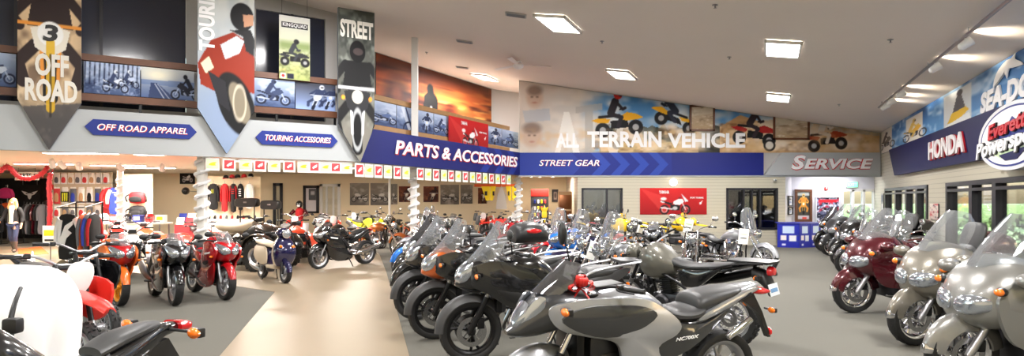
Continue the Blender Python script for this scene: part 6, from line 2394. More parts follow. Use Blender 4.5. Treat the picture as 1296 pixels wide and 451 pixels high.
garland([at(-14, 222, gy), at(0, 217, gy), at(8, 211, gy), at(14, 214, gy), at(24, 224, gy), at(40, 226, gy), at(54, 219, gy), at(61, 211, gy)], 'hanging_garland', 'red tinsel garland swagged across the apparel entry')
garland([at(64.5, 219, gy), at(62, 235, gy), at(63.5, 262, gy), at(62, 290, gy)], 'hanging_garland', 'red tinsel garland hanging straight down by the slatted wall')
q = at(34, 223, 23.2)
o = MB('tag_paper').box((0, 0, 0), (.86, .05, .30), .01).build('hanging_sign', None, T(q.x, q.y, q.z))
text('lettering', 'PARTS', .17, 'letter_dark', T(-.09, -.03, 0), o, .01, 0, .02, .85)
MB('letter_dark').prism([(.24, -.02), (.30, .09), (.37, -.02), (.325, -.02), (.325, -.1), (.285, -.1), (.285, -.02)], -.035, -.024).build('arrow', o, smooth=False)
MB('black_metal').tube([(-.3, 0, .15), (-.3, 0, LOW - q.z)], .006, n=5).tube([(.3, 0, .15), (.3, 0, LOW - q.z)], .006, n=5).build('hanger_rod', o)
tag(o, 'pale hanging sign reading PARTS with an arrow, behind the garland', 'sign')


# ------------------------------------------------------------------ garments
def garment(mt, body, sleeve, label, ln=.72, group=None, cat='jacket', name='hanging_jacket', print_=None, hooks=True, th=.07, sleeves=True, sr=1.):
    o = MB(body).inflate([(-.08, 0), (.08, 0), (.235, -.07), (.225, -ln * .6), (.23, -ln), (-.23, -ln), (-.225, -ln * .6), (-.235, -.07)], th, None, 2).build(name, None, mt)
    if sleeves:
        for s in (1, -1):
            MB(sleeve).tube([(s * .2, 0, -.09), (s * .29, -.0, -.26), (s * .31, -.01, -.45), (s * .31, -.02, -.6)], [.075 * sr, .07 * sr, .06 * sr, .05 * sr], n=10, sm=2).build('sleeve', o)
    if hooks:
        MB('steel').tube([(-.17, 0, -.03), (0, 0, .03), (.17, 0, -.03)], .008, n=5).tube([(0, 0, .03), (0, 0, .08), (.025, 0, .1)], .006, n=5).build('hanger', o)
    if print_:
        print_(o)
    tag(o, label, cat, group)
    return o


def stripes(m, n=4, w=.3, z0=-.18, dz=.07, th=.078):
    def f(o):
        for k in range(n):
            MB(m).box((.02 * (k % 2), -th, z0 - k * dz), (w * (1 - .15 * (k % 2)), .012, .03), .005).build('printed_stripe', o)
    return f


def fox_head(o, m='letter_white', s=.2, y=-.03, z=0, n='animal_head_emblem'):
    pts = [(0, -.62), (-.18, -.42), (-.24, -.12), (-.62, .02), (-1.0, .46), (-.42, .30), (-.16, .12), (0, .16), (.16, .12), (.42, .30), (1.0, .46), (.62, .02), (.24, -.12), (.18, -.42)]
    MB(m).prism([(x * s, zz * s + z) for x, zz in pts], y - .01, y).build(n, o, smooth=False)
    MB('fabric_black').prism([(-.5 * s, .16 * s + z), (-.3 * s, .16 * s + z), (-.2 * s, .02 * s + z), (-.4 * s, .06 * s + z)], y - .014, y - .008).prism([(.5 * s, .16 * s + z), (.3 * s, .16 * s + z), (.2 * s, .02 * s + z), (.4 * s, .06 * s + z)], y - .014, y - .008).build('emblem_eye', o, smooth=False)


def claw(o):
    for k in range(3):
        MB('p_lime').box((-.05 + k * .05, -.08, -.25), (.014, .01, .14), .004).build('claw_mark', o)


gw = 24.4
WG = [(270, 'fabric_black', 'fabric_black', 'black hanging jacket with a small green mark, nearest the tinsel column', .84, claw), (284.5, 'fabric_red', 'fabric_red', 'red leather jacket hanging beside the black jackets', .9, None),
      (295.5, 'fabric_black', 'fabric_red', 'black jersey with red print, right of the red leather jacket', .92, stripes('fabric_red', 3)), (304.5, 'fabric_black', 'fabric_black', 'black jersey with white printed stripes under the caps', .86, stripes('letter_white')),
      (315.5, 'fabric_white', 'fabric_white', 'white jacket hanging at the right end of the wall jackets', .8, None)]
b = MB('frame_white')
q0, q1 = at(256, 250, gw + .25), at(330, 250, gw + .25)
b.m('cream_wall')
quadbox(b, q0.x, q1.x, 0, 2.6, 0, .06)
o = b.build('partition_board', None, T(0, gw + .22, 0), smooth=False)
tag(o, 'white partition board carrying the hanging jackets', 'partition')
for (px, m1, m2, lab, ln, pr), gx in zip(WG, (.68, .46, .40, .34, .5)):
    q = at(px, 233, gw)
    garment(T(q.x, gw, q.z) @ Matrix.Diagonal((gx, 1, 1.15, 1)), m1, m2, lab, ln, 'jackets on the white partition', print_=pr)
for i, (px, m1, m2, lab) in enumerate(((288, 'fabric_black', 'fabric_red', 'black cap with a red brim, leftmost over the jackets'), (295, 'fabric_red', 'fabric_black', 'red cap with a dark brim over the jackets'),
                                   (301, 'fabric_black', 'fabric_black', 'all black cap over the jackets'), (308, 'fabric_red', 'fabric_red', 'all red cap over the jackets'), (315.5, 'fabric_black', 'letter_white', 'black cap with a pale brim, rightmost over the jackets'))):
    q = at(302 + (px - 302) * 1.15, 225.5 - i * .5, gw)
    o = MB(m1).lathe([(0, .17), (.08, .15), (.13, .08), (.14, 0), (.13, -.02)], (0, 0, 0), 'z', 16).build('baseball_cap', None, T(q.x, gw, q.z) @ Matrix.Scale(.72, 4))
    MB(m2).loft([(-.12, -.02, .0, .11, 3), (-.2, -.04, -.02, .1, 2.6), (-.26, -.06, -.045, .05, 2.4)], n=12).build('brim', o, Matrix.Rotation(PI / 2, 4, 'Z'))
    MB('steel').tube([(0, .05, .02), (0, .22, .02)], .006, n=5).build('hook', o)
    tag(o, lab, 'cap', 'caps over the jackets')
# footwear on a low shelf
q0, q1 = at(258, 278, gw - .3), at(328, 278, gw - .3)
o = quadbox(MB('frame_white'), q0.x, q1.x, 0, q0.z, 0, .5).build('shoe_shelf', None, T(0, gw - .5, 0), smooth=False)
tag(o, 'low white shelf of shoes beneath the hanging jackets', 'shelf')
for k in range(9):
    x = q0.x + .18 + (q1.x - q0.x - .36) * k / 8
    m1 = ('fabric_black', 'fabric_black', 'fabric_red', 'fabric_grey', 'fabric_red', 'fabric_black', 'fabric_red', 'fabric_black', 'fabric_grey')[k]
    o = MB(m1).loft([(-.13, .02, .14, .035), (-.08, .02, .16, .045), (0, .02, .12, .045), (.1, .02, .075, .05), (.15, .02, .05, .035)], n=12).build('shoe', None, frame2((x, gw - .25), (.4, -1), q0.z))
    MB('letter_white').loft([(-.14, 0, .022, .04, 3), (0, 0, .022, .05, 3), (.16, 0, .022, .04, 3)], n=12).build('sole', o)
    tag(o, f'{ORD[k]} shoe from the left on the white shelf under the jackets', 'shoe', 'shoes on the white shelf')
# hard luggage cases on stands
for px, py, lab, wd in ((313, 257, 'black hard top case on a stand in front of the white jacket', .78), (343, 260, 'black hard case on a stand left of the office door', .66)):
    q = at(px, py, 22.6)
    o = MB('black_plastic').loft([(-.2, -.13, .12, wd * .44, 4), (-.16, -.15, .17, wd * .5, 5), (.16, -.15, .17, wd * .5, 5), (.2, -.13, .12, wd * .44, 4)], n=24, sub=2).build('luggage_case', None, frame2((q.x, 22.6), (0, -1), q.z))
    MB('steel').box((.205, 0, .02), (.02, .12, .05), .008).build('latch', o)
    MB('black_metal').tube([(0, -.25, -.14), (0, -.25, -q.z)], .02, n=6).tube([(0, .25, -.14), (0, .25, -q.z)], .02, n=6).build('stand_leg', o)
    tag(o, lab, 'case', 'hard cases in the store')

# clothing on the cream wall near the blue jersey
for px, py, m1, m2, lab, ln in ((140.5, 238, 'fabric_red', 'fabric_red', 'red jersey hanging at the right end of the slatted wall', .72), (148, 238, 'fabric_blue', 'fabric_white', 'blue and white jersey hanging beside the red jersey', .95)):
    q = at(px, py, 23.6)
    garment(T(q.x, 23.6, q.z) @ Matrix.Rotation(.7, 4, 'Z'), m1, m2, lab, ln, 'jerseys by the slatted wall', 'jersey', 'hanging_jersey', stripes('letter_white', 2) if 'blue' in lab else None)
q = at(144, 236, 23.75)
o = MB('steel').tube([(q.x - .5, 23.75, q.z + .12), (q.x + .5, 23.75, q.z + .12)], .014, n=6).tube([(q.x - .5, 23.75, q.z + .12), (q.x - .5, 23.75, LOW)], .01, n=6).tube([(q.x + .5, 23.75, q.z + .12), (q.x + .5, 23.75, LOW)], .01, n=6).build('hanging_rail')
tag(o, 'thin steel rail holding the red and blue jerseys', 'rail')
for px, py, m1, lab in ((174, 250, 'fabric_red', 'red and black backpack hung right of the tinsel column, upper one'), (174, 268, 'fabric_black', 'black and maroon backpack hung below the red one')):
    q = at(px, py, 23)
    o = MB(m1).inflate([(-.26, -.2), (.26, -.2), (.3, .05), (.2, .2), (-.2, .2), (-.3, .05)], .14).build('hanging_backpack', None, T(q.x, 23, q.z))
    MB('fabric_black').inflate([(-.2, -.16), (.2, -.16), (.18, .02), (-.18, .02)], .05, T(0, -.13, 0)).build('front_pocket', o)
    for s in (1, -1):
        MB('fabric_black').tube([(s * .28, -.05, .1), (s * .38, -.1, 0), (s * .34, -.05, -.16)], .03, n=6, sm=2).build('strap', o)
    MB('steel').tube([(0, 0, .2), (0, .02, .24)], .008, n=5).build('hook', o)
    tag(o, lab, 'backpack', 'backpacks by the column')
o = MB('cream_wall').box((at(174, 250, 23.3).x, 23.32, 1.31), (1.1, .05, 2.62), .01).build('display_partition')
tag(o, 'white display panel behind the hung backpacks', 'panel')
# dark wall sign with a white graphic, helmet beneath
p = Pic(40, 28, (24, 24, 28), seed=4)
p.moto(20, 24, 13, 1, (230, 230, 234), (190, 190, 196), (240, 240, 244))
p.rect(4, 2, 36, 4, (200, 200, 204))
u0, u1 = FS.u(228), FS.u(247)
o = printed('wall_sign', p, u1 - u0, .62, FS.mt(u0, -.03, FS.z(237, 233)), th=.02)
tag(o, 'black wall sign with a white bike graphic above the hanging helmet', 'sign')
q = at(235, 242, 26.5)
o = MB('p_black').ell((0, 0, 0), (.15, .19, .16), 18, 12).m('smoke_screen').ell((0, -.1, .0), (.115, .1, .06), 14, 8).build('hanging_helmet', None, T(q.x, 26.5, q.z))
MB('steel').tube([(0, .12, 0), (0, 1.45, 0)], .014, n=6).build('peg', o)
tag(o, 'black helmet hanging on a peg under the black wall sign', 'helmet')

# apparel corner: logo board and racks of dark clothing
q = at(38, 247, 26.5)
o = MB('fabric_black').box((0, 0, 0), (.86, .04, .84), .01).build('logo_board', None, T(q.x, 26.5, q.z))
fox_head(o, s=.34, y=-.022, z=.02)
MB('steel').tube([(-.3, 0, .42), (-.3, 0, LOW - q.z)], .006, n=5).tube([(.3, 0, .42), (.3, 0, LOW - q.z)], .006, n=5).build('hanger_rod', o)
tag(o, 'black hanging board with a white animal head emblem in the apparel corner', 'board')
for px, py, m1, lab in ((7, 243, 'fabric_pink', 'bright pink top hung in the apparel corner at the left edge'), (8, 256, 'fabric_orange', 'orange and dark top hung below the pink one at the left edge')):
    q = at(px, py - 5 + (6 if py > 250 else 0), 26)
    garment(T(q.x, 26, q.z), m1, m1, lab, .42, 'tops at the left edge', 'top', 'hanging_shirt', th=.06)
q = at(7, 250, 26.1)
o = MB('steel').tube([(q.x, 26.2, 0), (q.x, 26.2, 2.3)], .016, n=6).box((q.x, 26.2, .01), (.4, .4, .02), .005)
for z in (at(7, 238, 26).z + .1, at(7, 251, 26).z + .1):
    o.tube([(q.x, 26.2, z), (q.x, 26.09, z)], .01, n=5)
tag(o.build('display_stand'), 'steel display stand holding the pink and orange tops', 'stand')
def rack(x0, x1, y, z, items, label, gl, ln=.85, dirr=None):
    m_ = (x0 + x1) / 2
    b = MB('black_metal')
    b.tube([(x0, y, z), (x1, y, z)], .016, n=6)
    for x in (x0, x1):
        b.tube([(x, y, z), (x, y, .03)], .016, n=6)
        b.tube([(x, y - .28, .03), (x, y + .28, .03)], .016, n=6)
    tag(b.build('clothes_rack'), label, 'rack')
    for i, (mm, lab) in enumerate(items):
        x = x0 + .12 + (x1 - x0 - .24) * i / max(1, len(items) - 1)
        garment(T(x, y, z - .14) @ Matrix.Rotation(PI / 2, 4, 'Z'), mm, mm, lab, ln, gl, th=.045, sr=.6)


q0, q1 = at(30, 260, 24.2), at(58, 260, 24.2)
rack(q0.x, q1.x, 24.2, at(40, 263, 24.2).z + .25, [(('fabric_black', 'fabric_grey', 'fabric_black', 'p_maroon')[k % 4], f'{ORD[k]} dark jacket from the left on the rack behind the woman') for k in range(6)],
     'black clothes rack of dark jackets behind the woman', 'dark jackets on the apparel rack', 1.1)
q0, q1 = at(-30, 260, 23.6), at(2, 260, 23.6)
rack(q0.x, q1.x, 23.6, 1.62, [(('fabric_black', 'fabric_blue', 'fabric_black')[k % 3], f'{ORD[k]} dark garment from the left on the rack at the left edge') for k in range(6)],
     'clothes rack of dark garments at the left frame edge', 'dark garments at the left edge', 1.0)
o = MB('dark_void').box((-20.6, 27.5, 1.31), (6.4, .06, 2.6)).build('dim_corner_sheet')  # flat dark sheet: the dimness inside the apparel opening put in as colour
tag(o, 'dark sheet standing for the dim inside of the apparel corner', 'board')

# jersey rack in front of the carpet
q0, q1 = floor_at(84, 346), floor_at(132, 344)
y, z = 14.5, at(110, 256, 14.5).z
b = MB('black_metal')
x0, x1 = q0.x + .05, q1.x
for x in (x0, x1):
    b.tube([(x, y + .2, .02), (x, y + .2, z)], .018, n=6)
    b.tube([(x, y - .45, .02), (x, y + .45, .02)], .02, n=6)
    b.tube([(x, y + .2, z), (x, y - .42, z - .12)], .014, n=6)
b.tube([(x0, y + .2, z), (x1, y + .2, z)], .018, n=6)
b.tube([(x0, y - .42, z - .12), (x1, y - .42, z - .12)], .014, n=6)
b.tube([(x0, y + .2, .45), (x1, y + .2, .45)], .014, n=6)
tag(b.build('jersey_rack'), 'black floor rack of riding jerseys in front of the slatted wall', 'rack')
def moto_print(o):
    MB('letter_white').prism([(-.2, -.55), (-.02, -.22), (.2, -.12), (.19, -.2), (.05, -.3), (.16, -.36), (.02, -.46), (-.04, -.6)], -.082, -.07).build('printed_graphic', o, smooth=False)
    MB('fabric_white').prism([(-.22, -.1), (-.1, -.12), (-.18, -.6), (-.22, -.65)], -.08, -.06).build('side_panel', o, smooth=False)


JR = [('fabric_black', 'fabric_white', 'black and white riding jersey facing out on the floor rack', x0 + .25, y - .42, .0, z - .27, 1.),
      ('fabric_orange', 'fabric_grey', 'orange riding jersey hung edge-on next to the black and white one on the floor rack', x0 + .62, y - .42, PI / 2, z - .27, .5),
      ('fabric_grey', 'fabric_blue', 'grey and blue riding jersey, middle of the edge-on ones on the floor rack', x0 + .73, y - .42, PI / 2, z - .27, .5),
      ('fabric_black', 'fabric_red', 'black riding jersey with red sleeves at the right end of the floor rack', x0 + .84, y - .42, PI / 2, z - .27, .5)]
for i, (m1, m2, lab, x, yy, a, zz, sr) in enumerate(JR):
    garment(T(x, yy, zz) @ Matrix.Rotation(a, 4, 'Z') @ Matrix.Diagonal((.82, 1, 1.15, 1)), m1, m2, lab, .86, 'riding jerseys on the floor rack', 'jersey', 'hanging_jersey', moto_print if i == 0 else None, th=.07 if i == 0 else .045, sr=sr)
# paper sign on a stand
q = floor_at(64, 340)
q = Vector((at(64, 300, 17.5).x, 17.5, 0))
o = MB('steel').tube([(0, 0, 0), (0, 0, .75)], .014, n=6).lathe([(0, .02), (.16, .015), (.16, 0), (0, 0)], (0, 0, 0), 'z', 20).build('sign_stand', None, T(q.x, q.y, 0))
MB('tag_paper').box((0, -.01, .68), (.42, .02, .56), .004).build('paper_sign', o)
MB('card_yellow').box((0, -.022, .76), (.34, .01, .16), .003).build('yellow_print', o)
MB('letter_dark').box((0, -.022, .56), (.3, .01, .05), .003).build('dark_print', o)
tag(o, 'white and yellow paper sign on a stand left of the jersey rack', 'sign')

# merchandise table
q = Vector((at(168, 282, 21).x, 21.0, 0))
o = MB('frame_white').box((0, 0, .90), (2.3, .7, .06), .01).build('merchandise_table', None, T(q.x, q.y, 0))
for sx in (-1.05, 1.05):
    for sy in (-.28, .28):
        MB('steel').tube([(sx, sy, 0), (sx, sy, .88)], .025, n=8).build('leg', o)
tag(o, 'long white merchandise table below the backpacks', 'table')
for k, (m1, m2, nm, lab) in enumerate((('p_white', 'smoke_screen', 'helmet', 'white helmet at the left end of the merchandise table'), ('card_red', 'tag_paper', 'box', 'red carton on the merchandise table beside the white helmet'),
                                       ('p_black', 'smoke_screen', 'helmet', 'black helmet in the middle of the merchandise table'), ('sign_blue', 'tag_paper', 'box', 'blue carton on the merchandise table'),
                                       ('p_red', 'smoke_screen', 'helmet', 'red helmet near the right end of the merchandise table'), ('tag_paper', 'card_yellow', 'box', 'white carton at the right end of the merchandise table'))):
    x = q.x - .95 + k * .38
    if nm == 'helmet':
        h = MB(m1).lathe([(.0, .30), (.09, .28), (.145, .2), (.15, .1), (.13, .0), (.1, .0)], (0, 0, 0), 'z', 20).build('helmet', None, T(x, q.y, .931))
        MB(m2).ell((0, -.10, .15), (.11, .06, .05), 14, 8).build('visor', h)
    else:
        h = MB(m1).box((0, 0, .12), (.28, .22, .24), .008).build('carton', None, T(x, q.y, .931))
        MB(m2).box((0, -.112, .13), (.2, .006, .12), .002).build('printed_label', h)
    tag(h, lab, nm, 'goods on the merchandise table')
# brochure stand and floor tree, brown floor mat
q = Vector((at(238, 285, 18.5).x, 18.5, 0))
o = MB('card_red').prism([(-.4, 0), (.4, 0), (.4, .95), (-.4, .95)], 0, .34).build('brochure_stand', None, T(q.x, q.y, 0), smooth=False)
for k in range(6):
    MB(('tag_paper', 'card_red', 'tag_paper', 'sign_blue', 'tag_paper', 'cardboard')[k]).box((-.26 + (k % 3) * .26, .06 + .14 * (k // 3), 1.02 + .12 * (k // 3)), (.22, .02, .28), .002, Matrix.Rotation(-.3, 3, 'X')).build('brochure', o)
tag(o, 'red stand of white and red brochures left of the tinsel column', 'brochure stand')
q = Vector((at(41, 340, 8.2).x, 8.2, 0))
b = MB('tinsel')
for k in range(9):
    r0 = .19 * (1 - k / 9.2)
    zz = .12 + k * .098
    n = 14
    for j in range(n):
        a = 2 * PI * (j + .5 * (k % 2)) / n
        b.tube([(0, 0, zz + .05), (r0 * .6 * math.cos(a), r0 * .6 * math.sin(a), zz + .02), (r0 * math.cos(a), r0 * math.sin(a), zz - .03)], [.02, .016, .005], n=4)
o = b.build('miniature_tree', None, T(q.x, q.y, 0))
MB('white_plastic').lathe([(0, 0), (.13, 0), (.12, .03), (.02, .05), (.014, 1.0), (0, 1.02)], (0, 0, 0), 'z', 14).build('trunk', o)
tag(o, 'slender white tinsel tree behind the white draped machine', 'tree')
o = MB('fabric_orange').prism([tuple(floor_at(px, py)[:2]) for px, py in ((22, 316), (52, 313), (62, 322), (24, 324))], .007, .016, 'z').build('floor_mat', smooth=False)
tag(o, 'flat orange mat on the tiled floor behind the woman', 'mat')

# ------------------------------------------------------------------ woman walking in the store
def skin(name, vs, es, rs, m, parent, sub=2, root=0, mt=None):
    me = bpy.data.meshes.new(name)
    me.from_pydata(vs, es, [])
    o = bpy.data.objects.new(name, me)
    COL.objects.link(o)
    md = o.modifiers.new('s', 'SKIN')
    md.use_smooth_shade = True
    bpy.context.view_layer.update()
    if not me.skin_vertices:
        bm = bmesh.new()
        bm.from_mesh(me)
        bm.verts.layers.skin.verify()
        bm.to_mesh(me)
        bm.free()
    for i, r in enumerate(rs):
        d = me.skin_vertices[0].data[i]
        d.radius = r if isinstance(r, tuple) else (r, r)
        d.use_root = i == root
    o.modifiers.new('u', 'SUBSURF').levels = sub
    o.modifiers['u'].render_levels = sub
    m2 = bpy.data.meshes.new_from_object(o.evaluated_get(bpy.context.evaluated_depsgraph_get()))
    bpy.data.objects.remove(o)
    m2.name = name
    m2.materials.clear()
    m2.materials.append(M[m])
    o = bpy.data.objects.new(name, m2)
    COL.objects.link(o)
    o.parent = parent
    return o


fp = floor_at(17, 320)
W_ = empty('person', frame2((fp.x, fp.y), (.985, .17)))       # local -y is the way she walks
tag(W_, 'woman in a dark open jacket, pale scarf, jeans and tall boots walking past the racks', 'person')
V_ = [(0, 0, .92), (0, 0, 1.08), (0, -.01, 1.26), (0, 0, 1.42), (0, -.005, 1.50), (0, -.015, 1.58), (0, -.01, 1.66),          # 0-6 spine, head
      (.09, 0, .88), (.10, -.10, .50), (.09, -.06, .09), (.09, -.17, .04),                                                      # 7-10 left leg, forward
      (-.09, 0, .88), (-.09, .02, .49), (-.085, .20, .12), (-.085, .12, .04),                                                   # 11-14 right leg, trailing
      (.17, 0, 1.38), (.24, .05, 1.13), (.25, -.04, .90), (-.17, 0, 1.38), (-.27, .0, 1.14), (-.34, -.12, .96)]                 # arms
E_ = [(0, 1), (1, 2), (2, 3), (3, 4), (4, 5), (5, 6), (0, 7), (7, 8), (8, 9), (9, 10), (0, 11), (11, 12), (12, 13), (13, 14), (3, 15), (15, 16), (16, 17), (3, 18), (18, 19), (19, 20)]
R_ = [(.115, .085), (.10, .08), (.125, .09), (.11, .08), .052, (.078, .092), (.07, .08), .09, .062, .042, .04, .09, .062, .042, .04, .055, .042, .03, .055, .042, .03]
base = len(V_)
for wi, s, dn in ((17, 1, Vector((.0, -.12, -.99))), (20, -1, Vector((-.45, -.5, -.74)))):   # palms and five fingers each
    w0 = Vector(V_[wi])
    pi_ = len(V_)
    V_.append(tuple(w0 + dn * .06))
    E_.append((wi, pi_))
    R_.append((.032, .018))
    side = Vector((0, 1, 0)) if s > 0 else Vector((.5, .7, -.3)).normalized()
    for k, (off, ln) in enumerate(((-.028, .062), (-.010, .07), (.009, .066), (.027, .05))):
        a = len(V_)
        V_ += [tuple(w0 + dn * .085 + side * off), tuple(w0 + dn * (.085 + ln * .55) + side * off + Vector((-s * .006, 0, 0))), tuple(w0 + dn * (.085 + ln) + side * off + Vector((-s * .018, 0, 0)))]
        E_ += [(pi_, a), (a, a + 1), (a + 1, a + 2)]
        R_ += [.010, .009, .008]
    a = len(V_)
    V_ += [tuple(w0 + dn * .045 - side * .036), tuple(w0 + dn * .085 - side * .052 + Vector((-s * .01, 0, 0)))]
    E_ += [(pi_, a), (a, a + 1)]
    R_ += [.011, .009]
body = skin('body', V_, E_, R_, 'skin', W_)
hd = Vector((0, -.015, 1.60))
f = MB('skin').ell(hd + Vector((0, -.092, -.012)), (.014, .02, .022), 10, 6)
f.m('letter_white')
for s in (1, -1):
    f.ell(hd + Vector((s * .03, -.083, .012)), (.012, .008, .007), 8, 6)
f.m('letter_dark')
for s in (1, -1):
    f.ell(hd + Vector((s * .03, -.09, .012)), (.006, .004, .006), 8, 6)
f.m('fabric_pink').ell(hd + Vector((0, -.085, -.048)), (.022, .008, .007), 10, 6)
f.build('face', W_)
h = MB('hair').ell(hd + Vector((0, .02, .035)), (.098, .10, .105), 18, 12)
for s in (1, -1):
    h.tube([hd + Vector((s * .07, -.02, .06)), hd + Vector((s * .098, -.01, -.05)), hd + Vector((s * .105, -.03, -.18)), hd + Vector((s * .08, -.05, -.27))], [.03, .042, .045, .02], n=8, sm=3)
h.tube([hd + Vector((0, .08, .04)), hd + Vector((0, .10, -.1)), hd + Vector((0, .09, -.24))], [.07, .085, .05], n=10, sm=3)
h.build('hair', W_)
skin('jacket', [(0, .01, .86), (0, .01, 1.08), (0, .005, 1.26), (0, .01, 1.42), (.18, .005, 1.385), (.245, .05, 1.13), (.252, -.035, .93), (-.18, .005, 1.385), (-.272, .0, 1.14), (-.335, -.11, .98)],
     [(0, 1), (1, 2), (2, 3), (3, 4), (4, 5), (5, 6), (3, 7), (7, 8), (8, 9)], [(.165, .12), (.15, .115), (.16, .125), (.12, .09), .075, .062, .05, .075, .062, .05], 'fabric_black', W_)
MB('scarf').loft([(.92, -.155, -.08, .06), (1.1, -.15, -.08, .055), (1.3, -.155, -.05, .065), (1.43, -.125, .06, .09), (1.49, -.09, .06, .075)], axis='z').build('scarf', W_, Matrix.Rotation(PI / 2, 4, 'Z') @ T(-.01, 0, 0))
skin('jeans', [(0, 0, .93), (.09, 0, .86), (.10, -.10, .50), (.092, -.068, .28), (-.09, 0, .86), (-.09, .02, .49), (-.086, .12, .3)],
     [(0, 1), (1, 2), (2, 3), (0, 4), (4, 5), (5, 6)], [(.135, .105), .09, .07, .058, .09, .07, .058], 'denim', W_)
for pts in ([(.098, -.085, .40), (.092, -.07, .2), (.09, -.065, .07), (.09, -.20, .045)], [(-.088, .06, .40), (-.086, .15, .22), (-.085, .20, .10), (-.085, .10, .045)]):
    skin('boot', pts, [(0, 1), (1, 2), (2, 3)], [.075, .062, .052, (.045, .038)], 'boot', W_)

# display mannequin in riding gear, on a plinth
q = Vector((at(379, 260, 25).x, 25.0, 0))
o = MB('letter_white').box((0, 0, .38), (.6, .5, .76), .02).build('display_mannequin', None, T(q.x, q.y, 0))
MB('fabric_red').loft([(.77, -.12, .12, .19), (.95, -.13, .13, .2), (1.15, -.14, .14, .23), (1.3, -.11, .11, .2), (1.36, -.06, .06, .08)], axis='z', n=20).build('riding_jersey', o, Matrix.Rotation(0, 4, 'Z'))
for s in (1, -1):
    MB('p_maroon').tube([(s * .2, 0, 1.26), (s * .33, -.1, 1.1), (s * .28, -.3, 1.06)], [.075, .065, .05], n=10, sm=3).build('sleeve', o)
MB('p_black').ell((0, -.01, 1.5), (.13, .16, .15), 16, 10).m('letter_white').ell((0, -.13, 1.44), (.07, .06, .05), 10, 6).build('helmet', o)
tag(o, 'display mannequin in red riding gear and dark helmet on a white plinth', 'mannequin')
# ------------------------------------------------------------------ vehicles
P_SPORT = sport('sport_motorcycle')
P_BUSA = sport('sport_motorcycle', True)
P_ADV = adventure('adventure_motorcycle')
P_ADVT = adventure('adventure_motorcycle', True, False, 'clear_screen')
P_ADVS = adventure('adventure_motorcycle', False, False, 'smoke_screen')
P_CROSS = crossover('crossover_motorcycle')
P_DUAL = trail('trail_motorcycle', rack=True, knob=True)
P_YEL = trail('trail_motorcycle', knob=False, bigtank=True, wirerim='gold_rim', guards='p_yellow')
P_MX = trail('dirt_motorcycle', mx=True, bigtank=False)
P_TOUR = tourer('touring_motorcycle')
P_CR = cruiser('cruiser_motorcycle')
P_CRS = cruiser('cruiser_motorcycle', True, True)
P_CRW = cruiser('cruiser_motorcycle', True, False, True, True)
P_SC = scooter('scooter')
P_Q = quad('quad_bike')
P_QN = quad('quad_bike', False)
P_QB = quad('quad_bike', False, True)


def put(P, x, y, deg, cols, label, cat='motorcycle', group=None, s=1., lean=3.2, mm=None, drop=()):
    m = dict(paint=cols[0], paint_b=cols[1] if len(cols) > 1 else cols[0], paint_c=cols[2] if len(cols) > 2 else cols[0])
    if mm:
        m.update(mm)
    o = clone(P.root, None, m, drop)
    a = rad(deg)
    o.matrix_basis = frame2((x, y), (math.cos(a), math.sin(a))) @ Matrix.Rotation(rad(-lean) if lean else 0, 4, 'X') @ Matrix.Scale(s, 4)
    tag(o, label, cat, group)
    return o


def putp(P, px, py, *a, **k):
    q = floor_at(px, py)
    return put(P, q.x, q.y, *a, **k)


G1, G2, G3, G4 = 'row of bikes along the walkway', 'massed bikes in mid floor', 'touring row along the windows', 'sport bikes on the left carpet'
CROSS = put(P_CROSS, .17, 4.50, 204, ('p_silver', 'p_darkgrey'), 'silver and grey crossover motorcycle in the foreground with a red bow on its bars', group=G1, s=1.06)
putp(P_ADV, 595, 458, 195, ('p_black', 'grey_plastic'), 'black adventure motorcycle with a grey front mudguard and luggage rack, just behind the silver one', group=G1)
putp(P_ADVS, 550, 429, 199, ('p_black', 'grey_plastic', 'p_burnt'), 'black tall-screened motorcycle with an orange headlight cowl, third from the front of the walkway row', group=G1, mm={'smoke_screen': 'clear_screen'})
putp(P_ADVT, 527, 405, 203, ('p_black', 'grey_plastic'), 'black adventure motorcycle carrying a big dark top case with red reflectors', group=G1)
putp(P_ADVS, 522, 385, 205, ('p_black', 'p_black'), 'black motorcycle with a tall smoked windscreen beyond the top-case bike', group=G1)
putp(P_CR, 520, 369, 202, ('p_black',), 'plain black cruiser between the smoked-screen bike and the blue-fendered cruiser', group=G1)
putp(P_CR, 515, 354, 198, ('p_blue',), 'cruiser with a bright blue front mudguard at the walkway edge', group=G1, mm={'alloy': 'steel'})
putp(P_CRS, 514, 343, 203, ('p_black',), 'black cruiser with clear screen and bags just beyond the blue-fendered cruiser', group=G1)
putp(P_CRW, 517, 334, 203, ('p_silver',), 'silver cruiser with wire wheels and a clear screen in the far walkway row', group=G1)
putp(P_CR, 522, 326.5, 203, ('p_wine',), 'dark red cruiser in the far walkway row behind the tinsel column', group=G1)
putp(P_CRW, 528, 320.5, 203, ('p_black',), 'black cruiser with wire wheels at the far end of the walkway row', group=G1)
# second line, tails to the right
R2 = [(P_CRS, 1.15, 9.75, ('p_silver',), 'silver-grey cruiser with clear screen, behind the trail bike tank'), (P_CR, 1.05, 11.1, ('p_black',), 'black cruiser without a screen in the second line of mid floor'),
      (P_CRW, .95, 12.4, ('p_navy',), 'navy cruiser with wire wheels in the second line of mid floor'), (P_SPORT, .9, 13.7, ('p_blue', 'p_white'), 'blue and white sport motorcycle among the mid floor cruisers'),
      (P_CRS, .7, 15.0, ('p_red',), 'red cruiser with clear screen in the second line of mid floor'), (P_CR, .5, 16.3, ('p_maroon',), 'maroon cruiser without a screen in the second line of mid floor'),
      (P_CRW, .2, 17.6, ('p_white',), 'white cruiser with a tall screen in the second line of mid floor')]
for P, x, y, c, lab in R2:
    put(P, x, y, 214, c, lab, group=G2)
put(P_SPORT, -.25, 19.7, 203, ('p_red', 'p_white'), 'red and white sport motorcycle far back among the mid floor bikes', group=G2)
